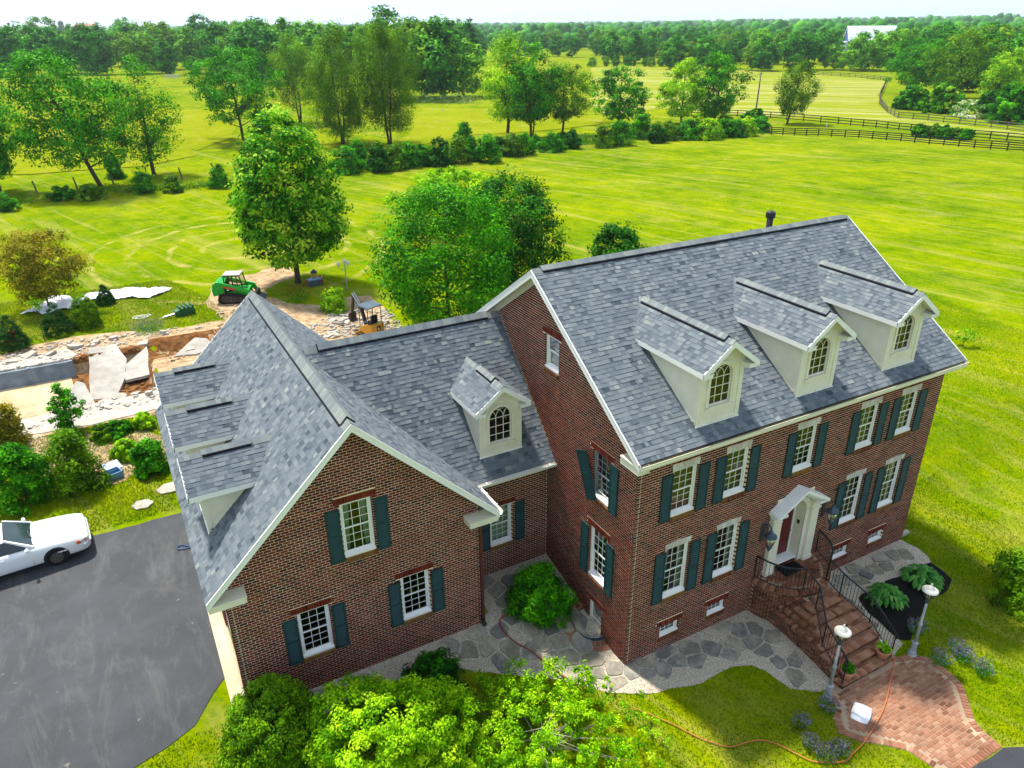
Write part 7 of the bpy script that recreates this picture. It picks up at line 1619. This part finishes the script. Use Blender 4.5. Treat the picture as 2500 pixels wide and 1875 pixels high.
# lawn grass near the house: real blades, far too many to count
def hgt_np(x, y):
    st = lambda a, b, q: (lambda t: t*t*(3-2*t))(np.clip((q-a)/(b-a), 0, 1))
    z = -0.2*(1-st(-3.8, -1.0, y))+1.09*np.vectorize(ease1, otypes=[float])((y-0.55)/4.2)*(0.35+0.65*st(0.3, 2.4, y))
    return z-1.08*st(44, 85, y)
def grass(name, label, region, n, seed, hmin, hmax, avoid, mt_='grassblade'):
    rng = np.random.default_rng(seed); xs = [p[0] for p in region]; ys = [p[1] for p in region]; out = []
    X = rng.uniform(min(xs), max(xs), n*2); Y = rng.uniform(min(ys), max(ys), n*2)
    pat_ = np.sin(X*1.7+np.sin(Y*1.1)*2)+np.sin(Y*2.3+X*0.7)+rng.normal(0, 0.9, n*2)
    def ins(P):
        r = np.zeros(len(X), bool)
        for i in range(len(P)):
            q, p_ = P[i], P[i-1]
            if q[1] == p_[1]: continue
            r ^= ((q[1] > Y) != (p_[1] > Y)) & (X < (p_[0]-q[0])*(Y-q[1])/(p_[1]-q[1])+q[0])
        return r
    ok = ins(region)
    for av in avoid: ok &= ~ins(av)
    A = np.stack([X, Y, pat_], 1)[ok]; m_ = len(A); Z = hgt_np(A[:, 0], A[:, 1])-0.004
    h = rng.uniform(hmin, hmax, m_)*(1+0.25*A[:, 2]/3); a = rng.random(m_)*6.283; wd = rng.uniform(0.010, 0.022, m_); ln = rng.uniform(0.2, 0.9, m_)*h; b_ = rng.random(m_)*6.283
    v = np.empty((m_, 3, 3)); bx_, by_ = np.cos(a)*wd, np.sin(a)*wd
    v[:, 0] = np.stack([A[:, 0]-bx_, A[:, 1]-by_, Z], 1); v[:, 1] = np.stack([A[:, 0]+bx_, A[:, 1]+by_, Z], 1); v[:, 2] = np.stack([A[:, 0]+np.cos(b_)*ln, A[:, 1]+np.sin(b_)*ln, Z+h], 1)
    me = bpy.data.meshes.new(name); me.vertices.add(3*m_); me.vertices.foreach_set('co', v.reshape(-1)); me.loops.add(3*m_); me.loops.foreach_set('vertex_index', np.arange(3*m_, dtype=np.int32))
    me.polygons.add(m_); me.polygons.foreach_set('loop_start', np.arange(0, 3*m_, 3, dtype=np.int32)); me.polygons.foreach_set('loop_total', np.full(m_, 3, dtype=np.int32))
    at = me.attributes.new('tint', 'FLOAT', 'FACE'); at.data.foreach_set('value', np.clip(0.42+0.13*A[:, 2]+rng.normal(0, 0.14, m_), 0, 1).astype(np.float32))
    me.materials.append(MATS[mt_]); me.update(calc_edges=True); tag(link(bpy.data.objects.new(name, me)), label, 'grass', kind='stuff')
HB = [(-10.6, 3.1), (-3.3, 3.1), (-3.3, 4.7), (0, 4.7), (0, 0), (13.1, 0), (13.1, 10.6), (0, 10.6), (-3.3, 14.6), (-10.6, 14.6)]
AV = [PATIO, PATIO2, PATH, MULCH, HB, DRIVE]
grass('grass', 'short green lawn grass before the house', [(-14, 3.2), (-14, -9), (4, -9), (5, -7.3), (7.5, -7.3), (9.5, -8.2), (16, -8.2), (18, 2), (13, 2), (0, 0.1), (-3, 3)], 90000, 3, 0.035, 0.085, AV)
grass('grass', 'mown grass on the open side of the house', [(13, 0), (18, 2), (16, -8.2), (34, 0), (40, 30), (16, 30), (13.1, 11)], 70000, 4, 0.04, 0.10, AV)
grass('grass', 'rough grass between driveway and pool', [(-22, 14), (-10.9, 14), (-10.6, 15), (-10.4, 23.2), (-24, 23.2)], 26000, 5, 0.05, 0.13, AV)
grass('grass', 'trampled grass around the conifers and loader', [(-20, 35.5), (-14, 36.5), (-9, 35), (-5.5, 35), (-6, 40), (-8, 46), (-22, 46)], 24000, 6, 0.05, 0.13, AV)
# ------------------------------------------------------------------ fences and far country
def fence(label, pxs, space, H, nb, mt_, bw=0.14, pw=0.13, seed=1):
    P = [G(*q) for q in pxs]; pts = []; rng = random.Random(seed)
    for i in range(len(P)-1):
        a, b = P[i], P[i+1]; n = max(1, round((b-a).length/space)); pts += [a+(b-a)*k/n for k in range(n)]
    pts.append(P[-1]); f = thing('board_fence', label, 'fence', pts[0]); o = pts[0]
    for p in pts: p.z = hgt(p.x, p.y)
    for p in pts: one(lambda b: b.box(p-o+Zv*(H/2-0.05), (pw, pw, H+0.1)), 'post', mt_, f)
    for i in range(len(pts)-1):
        a, b = pts[i]-o, pts[i+1]-o
        for k in range(nb):
            z = H*(0.2+0.74*k/(nb-1)); one(lambda q: q.beam(a+Zv*(z+rng.uniform(-0.015, 0.015)), b+Zv*(z+rng.uniform(-0.015, 0.015)), 0.05, bw, up=(0, 0, 1)), 'board', mt_, f)
fence('black four board fence along the near edge of the lawn field', [Z3(570, 845), Z3(605, 855), Z3(903, 864), Z3(1160, 877), Z3(1427, 898), Z3(1607, 917), Z3(1893, 942), Z3(2212, 966), Z3(2400, 985)], 2.15, 1.25, 4, 'fence_black')
fence('black board fence behind the near black one, along the hay', [Z3(0, 738), Z3(390, 740), Z3(600, 752), Z3(810, 770), Z3(1030, 790), Z3(1270, 812), Z3(1490, 835), Z3(1720, 860), Z3(1890, 878), Z3(2212, 908), Z3(2400, 925)], 2.9, 1.3, 3, 'fence_black')
fence('weathered curving board fence between hay field and wood', [Z3(880, 478), Z3(1100, 490), Z3(1340, 512), Z3(1320, 560), Z3(1295, 610), Z3(1295, 660), Z3(1340, 715), Z3(1410, 752), Z3(1600, 768), Z3(1800, 790), Z3(2000, 812), Z3(2212, 838), Z3(2400, 860)], 3.4, 1.3, 3, 'old_wood')
fence('short white gate in front of the far left wood', [Z1(1045, 498), Z1(1140, 498)], 2.6, 1.4, 4, 'white_fence')
fence('pale rail fence along the lane behind the pasture tree', [Z1(1690, 425), Z1(1780, 440), Z1(1850, 445)], 3.0, 1.2, 3, 'old_wood')
drape('lane', [tuple(G(*q)[:2]) for q in (Z1(1700, 465), Z1(1780, 465), Z1(1840, 480), Z1(1830, 488), Z1(1700, 474))], 'concrete', 0.1, 3.0)
for i, (b0, t0, lab, mt_) in enumerate(((Z1(235, 1222), Z1(222, 1148), 'grey wooden post left of the broad walnut', 'old_wood'), (Z1(492, 1200), Z1(475, 1125), 'grey wooden post nearest the walnut trunk on its open side', 'old_wood'), (Z1(722, 1168), Z1(712, 1103), 'grey wooden post half hidden by walnut shoots', 'old_wood'), (Z1(1157, 1135), Z1(1147, 1062), 'leaning wooden post right of the slim tree', 'old_wood'), (Z1(1352, 1060), Z1(1352, 1035), 'short wooden post near the bush by the maple', 'old_wood'), (Z2(1640, 885), Z2(1640, 845), 'wooden post in the hedgerow gap', 'old_wood'), (Z2(733, 712), Z2(733, 690), 'white marker post in the middle pasture', 'white_fence'), (Z3(958, 812), Z3(965, 784), 'white tilted marker between the black fences', 'white_fence'))):
    p = G(*b0); H = tall(p, t0[1]); q = ray(*t0); t = thing('fence_post', lab, 'post', (p.x, p.y, p.z)); one(lambda b: b.tube([(0, 0, -0.1), (-0.1, 0, H*0.6), (-0.2, 0, H)], [0.10, 0.095, 0.09], 8), 'shaft', mt_, t)
p = G(*Z3(510, 690)); H = tall(p, Z3(0, 458)[1]); t = thing('utility_pole', 'wooden utility pole with transformer beside the leaning tree', 'utility pole', p)
one(lambda b: b.tube([(0, 0, -0.1), (0.1, 0, H*0.5), (0.2, 0, H)], [0.17, 0.14, 0.11], 8), 'pole', 'old_wood', t); one(lambda b: b.tube([(-0.15, -0.25, H*0.84), (-0.15, -0.25, H*0.93)], 0.18, 8), 'transformer', 'lamp_grey', t); one(lambda b: b.tube([(0.34, 0, 0.3), (0.36, 0, H*0.7)], 0.04, 6), 'conduit', 'white', t); one(lambda b: b.beam((-0.7, 0, H*0.95), (1.0, 0, H*0.95), 0.1, 0.12), 'crossarm', 'old_wood', t)
p = G(*Z1(755, 415)); H = tall(p, Z1(0, 332)[1]); t = thing('utility_pole', 'small utility pole against the far left wood', 'utility pole', p); one(lambda b: b.tube([(0, 0, -0.1), (0, 0, H)], 0.2, 6), 'pole', 'old_wood', t); one(lambda b: b.tube([(0.3, 0, H*0.7), (0.3, 0, H*0.85)], 0.3, 6), 'transformer', 'white', t)
# far farm buildings
def barn(label, p, rz, Ln, Wd, eave, rid, wall, roof, lean=False):
    t = thing('barn', label, 'barn', p, rz); l, w_ = Ln/2, Wd/2
    one(lambda b: b.add([(-l, -w_, -1), (l, -w_, -1), (l, w_, -1), (-l, w_, -1), (-l, -w_, eave), (l, -w_, eave), (l, w_, eave), (-l, w_, eave), (-l, 0, rid-0.1), (l, 0, rid-0.1)], [(0, 1, 5, 4), (2, 3, 7, 6), (1, 2, 6, 9, 5), (3, 0, 4, 8, 7)]), 'wall', wall, t)
    for s in (-1, 1): one(lambda b: b.hexa([(-l-0.5, s*(w_+0.6), eave-0.3), (l+0.5, s*(w_+0.6), eave-0.3), (l+0.5, 0, rid), (-l-0.5, 0, rid), (-l-0.5, s*(w_+0.6), eave-0.1), (l+0.5, s*(w_+0.6), eave-0.1), (l+0.5, 0, rid+0.2), (-l-0.5, 0, rid+0.2)]), 'roof', roof, t)
    for k in range(3): one(lambda b: b.span((-l+3+k*Ln/3.4, -w_-0.1, 0), (-l+6+k*Ln/3.4, -w_+0.02, eave*0.75)), 'door', 'farm_grey', t)
    if lean:
        one(lambda b: b.hexa([(-l-6, -w_+1, -1), (-l, -w_+1, -1), (-l, w_, -1), (-l-6, w_, -1), (-l-6, -w_+1, eave*0.75), (-l, -w_+1, eave*0.95), (-l, w_, eave*0.95), (-l-6, w_, eave*0.75)]), 'lean_to', 'barn_roof', t)
    return t
p = G(2118, 124); barn('pale metal roofed barn with dark blue wall among the woods', (p.x, p.y, 0.0), math.radians(-36), 29, 14, 6.0, 14.5, 'barn_blue', 'barn_roof', True)
hb = G(225, 128)
b = MB(); n = 40; b.add([(hb.x+80*math.cos(k*6.283/n), hb.y+60*math.sin(k*6.283/n), -0.5) for k in range(n)]+[(hb.x+28*math.cos(k*6.283/n), hb.y+22*math.sin(k*6.283/n), 10) for k in range(n)], [tuple(range(n, 2*n))]+[(k, (k+1) % n, n+(k+1) % n, n+k) for k in range(n)]); tag(b.build('hill', 'lawn', smooth=True), kind='structure')
barn('red roofed barn on the rise above the left wood', (hb.x, hb.y, 10.0), math.radians(-20), 15, 10, 6.2, 10.3, 'farm_grey', 'red_roof')
t = thing('silo', 'grey silo beside the red roofed barn', 'silo', (hb.x-17, hb.y, 10)); one(lambda b: b.lathe([(1.9, -1), (1.9, 11.2), (1.5, 12.2), (0.4, 12.8)], n=14), 'tower', 'farm_grey', t, smooth=True)
one(lambda b: [b.lathe([(1.93, z), (1.93, z+0.15)], n=14) for z in range(1, 11)], 'hoops', 'lamp_grey', t)['kind'] = 'stuff'
p = G(1228, 122)
for i, (u, tv, D) in enumerate(((1391, 33, 4000), (1262, 40, 4300), (1436, 36, 4300), (1907, 30, 3800))):
    d = ray(u, 58); d.z = 0; d.normalize(); q = CAM+d*D; top = 18+(60-tv)/F_PX*D*1.0
    t = thing('radio_mast', 'thin radio mast on the hazy horizon', 'mast', (q.x, q.y, 0), group='radio masts on the horizon')
    one(lambda b: b.tube([(0, 0, 0), (0, 0, top)], [1.1, 0.5], 4), 'mast_shaft', 'farm_grey', t)
def dup(root, loc, rz, label, group=None, sc=1.0):
    r = root.copy(); COL.objects.link(r); r.location = loc; r.rotation_euler = (0, 0, rz); r.scale = (sc,)*3; r['label'] = label
    if group: r['group'] = group
    for ch in list(root.children):
        c = ch.copy(); COL.objects.link(c); c.parent = r
        for g_ in ch.children: d = g_.copy(); COL.objects.link(d); d.parent = c
    return r
p = G(*Z1(80, 455)); dup(car, (p.x, p.y, p.z+0.1), 0.3, 'small pale car far off at the edge of the left wood')
# woods: prototypes, then individual copies
PROT = []
for i in range(9):
    rng = np.random.default_rng(100+i); H = 16.0; rad = (6.2, 5.4, 6.8, 4.8, 6.4, 5.8, 4.2, 6.5, 7.0)[i]; sh = ('round', 'oval', 'spread', 'upright', 'dome', 'round', 'oval', 'dome', 'round')[i]
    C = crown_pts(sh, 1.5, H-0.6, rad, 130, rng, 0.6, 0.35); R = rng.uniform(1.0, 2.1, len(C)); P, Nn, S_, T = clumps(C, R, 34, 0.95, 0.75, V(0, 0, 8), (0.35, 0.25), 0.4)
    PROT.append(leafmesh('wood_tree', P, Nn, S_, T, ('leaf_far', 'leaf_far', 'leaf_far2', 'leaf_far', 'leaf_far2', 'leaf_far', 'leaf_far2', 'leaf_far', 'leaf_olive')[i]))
cp = []
rng = np.random.default_rng(77); Hc = 18; Cc = crown_pts('cone', 2, Hc, 4.0, 120, rng, 0.7, 0.2); Pc, Nc, Sc_, Tc = clumps(Cc, np.full(len(Cc), 1.1), 28, 0.8, 0.6); PINE = leafmesh('pine_tree', Pc, Nc, Sc_, Tc, 'leaf_conifer')
R9 = random.Random(17); CNT = 0
def wood_tree(u, v, H, label, group, me=None):
    global CNT
    p = G(u, v); me = me or R9.choice(PROT); o = bpy.data.objects.new(me.name.split('.')[0], me); COL.objects.link(o); s = H/16.0
    o.location = (p.x, p.y, p.z-0.3); o.scale = (s*R9.uniform(0.9, 1.25), s*R9.uniform(0.9, 1.25), s); o.rotation_euler = (0, 0, R9.random()*6.28); CNT += 1
    return tag(o, label, 'tree', group)
LL, LM, LR_ = 'leafy tree in the far wood below the red roofed barn', 'leafy tree in the wood behind the willows', 'leafy tree in the wood around the pale roofed barn'
def row(u0, u1, v, H, sp, lab, grp, vj=4.0):
    u = u0
    while u < u1:
        vv = v+R9.uniform(-vj, vj); wood_tree(u+R9.uniform(-0.3, 0.3)*sp, vv, H*R9.uniform(0.8, 1.18), lab, grp); u += sp*R9.uniform(0.8, 1.2)
gl_, gm_, gr_ = 'trees of the far left wood', 'trees of the wood behind the willows', 'trees of the wood around the barn'
row(-40, 640, 183, 17, 52, LL, gl_); row(-40, 660, 166, 18.5, 46, LL, gl_); row(-40, 660, 148, 18.5, 44, LL, gl_); row(-40, 660, 130, 18, 40, LL, gl_, 3)
row(650, 1020, 205, 17, 60, LM, gm_); row(640, 1150, 180, 19, 54, LM, gm_); row(640, 1160, 158, 19, 48, LM, gm_); row(640, 1180, 138, 18, 44, LM, gm_, 3); row(1020, 1170, 238, 19, 50, LM, gm_)
row(1165, 1480, 140, 13, 44, LR_, gr_, 4); row(1160, 1500, 122, 13, 42, LR_, gr_, 3); row(1450, 1650, 162, 5, 24, 'low bush in the hedge across the far field', 'bushes of the far field hedge', 1.5)
row(1640, 2230, 171, 12.5, 46, LR_, gr_, 3); row(1500, 2040, 156, 13, 42, LR_, gr_, 3); row(2130, 2520, 158, 14, 42, LR_, gr_, 3); row(1480, 2020, 140, 13.5, 40, LR_, gr_, 3); row(2150, 2520, 140, 15, 40, LR_, gr_, 3); row(1480, 2520, 122, 14, 38, LR_, gr_, 3)
row(2290, 2520, 195, 15, 50, LR_, gr_); row(2330, 2520, 225, 13, 48, LR_, gr_); row(2250, 2520, 176, 16, 48, LR_, gr_)
wood_tree(950, 182, 25, 'tallest broad tree rising above the wood behind the willows', None); wood_tree(1150, 175, 17.5, 'dark pine rising above the middle wood', None, PINE); wood_tree(1085, 172, 16.5, 'second pine left of the dark pine above the middle wood', None, PINE); wood_tree(1010, 178, 21, 'tall tree beside the tallest broad tree', None)
for u, v, H in ((118, 130, 27), (500, 140, 25), (320, 138, 24)): wood_tree(u, v, H, 'tall tree rising above the far left wood', 'tall trees of the far left wood')
p = G(1500, 150)
# the last woods run together into one mass
b = MB(); R10 = random.Random(23)
def lump(x, y, r, h, t):
    n = 7; vs = []; prof = ((0.8, 0.0), (1.0, 0.45), (0.92, 0.78), (0.6, 0.96))
    for rr, zz in prof:
        for k in range(n):
            a = 6.283*k/n+zz; q = R10.uniform(0.78, 1.15); vs.append((x+r*rr*q*math.cos(a), y+r*rr*q*math.sin(a), h*zz*R10.uniform(0.92, 1.08)-0.5))
    vs.append((x, y, h*R10.uniform(0.98, 1.04)))
    fs = [(i*n+k, i*n+(k+1) % n, (i+1)*n+(k+1) % n, (i+1)*n+k) for i in range(3) for k in range(n)]+[(3*n+k, 3*n+(k+1) % n, 4*n) for k in range(n)]
    b.add(vs, fs, t)
for D, sp, H, r in ((640, 7, 13, 4.6), (760, 7.5, 14, 5), (900, 8, 15, 5.4), (1100, 9, 15, 6), (1350, 10, 16, 6.5), (1700, 12, 16, 7.5), (2200, 15, 17, 9), (3000, 20, 18, 12), (4200, 28, 20, 16), (6000, 40, 24, 22)):
    a = YAW-0.66
    while a < YAW+0.66:
        f = (a-YAW)/0.6; hill = 1.0+(0.45 if D > 1500 else 0.15)*sst(0.05, 0.9, f)+0.10*math.sin(a*23+D)
        if D < 800 and R10.random() < 0.25: a += sp/D; continue
        dd = D*R10.uniform(0.93, 1.07); x, y = CAM.x+math.sin(a)*dd, CAM.y+math.cos(a)*dd
        lump(x, y, r*R10.uniform(0.8, 1.3), H*hill*R10.uniform(0.7, 1.12), min(1, max(0, R10.gauss(0.4, 0.22)))); a += sp*R10.uniform(0.7, 1.2)/D
tag(b.build('distant_woods', 'leaf_far', smooth=True), 'hazy distant woodland along the horizon', 'woodland', kind='stuff')
# air
mt = bpy.data.materials.new('haze'); mt.use_nodes = True; nt = mt.node_tree; nt.nodes.remove(nt.nodes['Principled BSDF'])
pv = _n(nt, 'ShaderNodeVolumePrincipled'); pv.inputs['Color'].default_value = (0.80, 0.89, 1.0, 1); pv.inputs['Density'].default_value = 0.00011; pv.inputs['Anisotropy'].default_value = 0.2
nt.links.new(pv.outputs[0], nt.nodes['Material Output'].inputs['Volume']); MATS['haze'] = mt
hz = one(lambda q: q.span((-3800, -340, -2.5), (9400, 9400, 95)), 'haze', 'haze'); tag(hz, 'thin bluish haze over the far country', 'haze', kind='stuff')
print('WOOD', CNT)
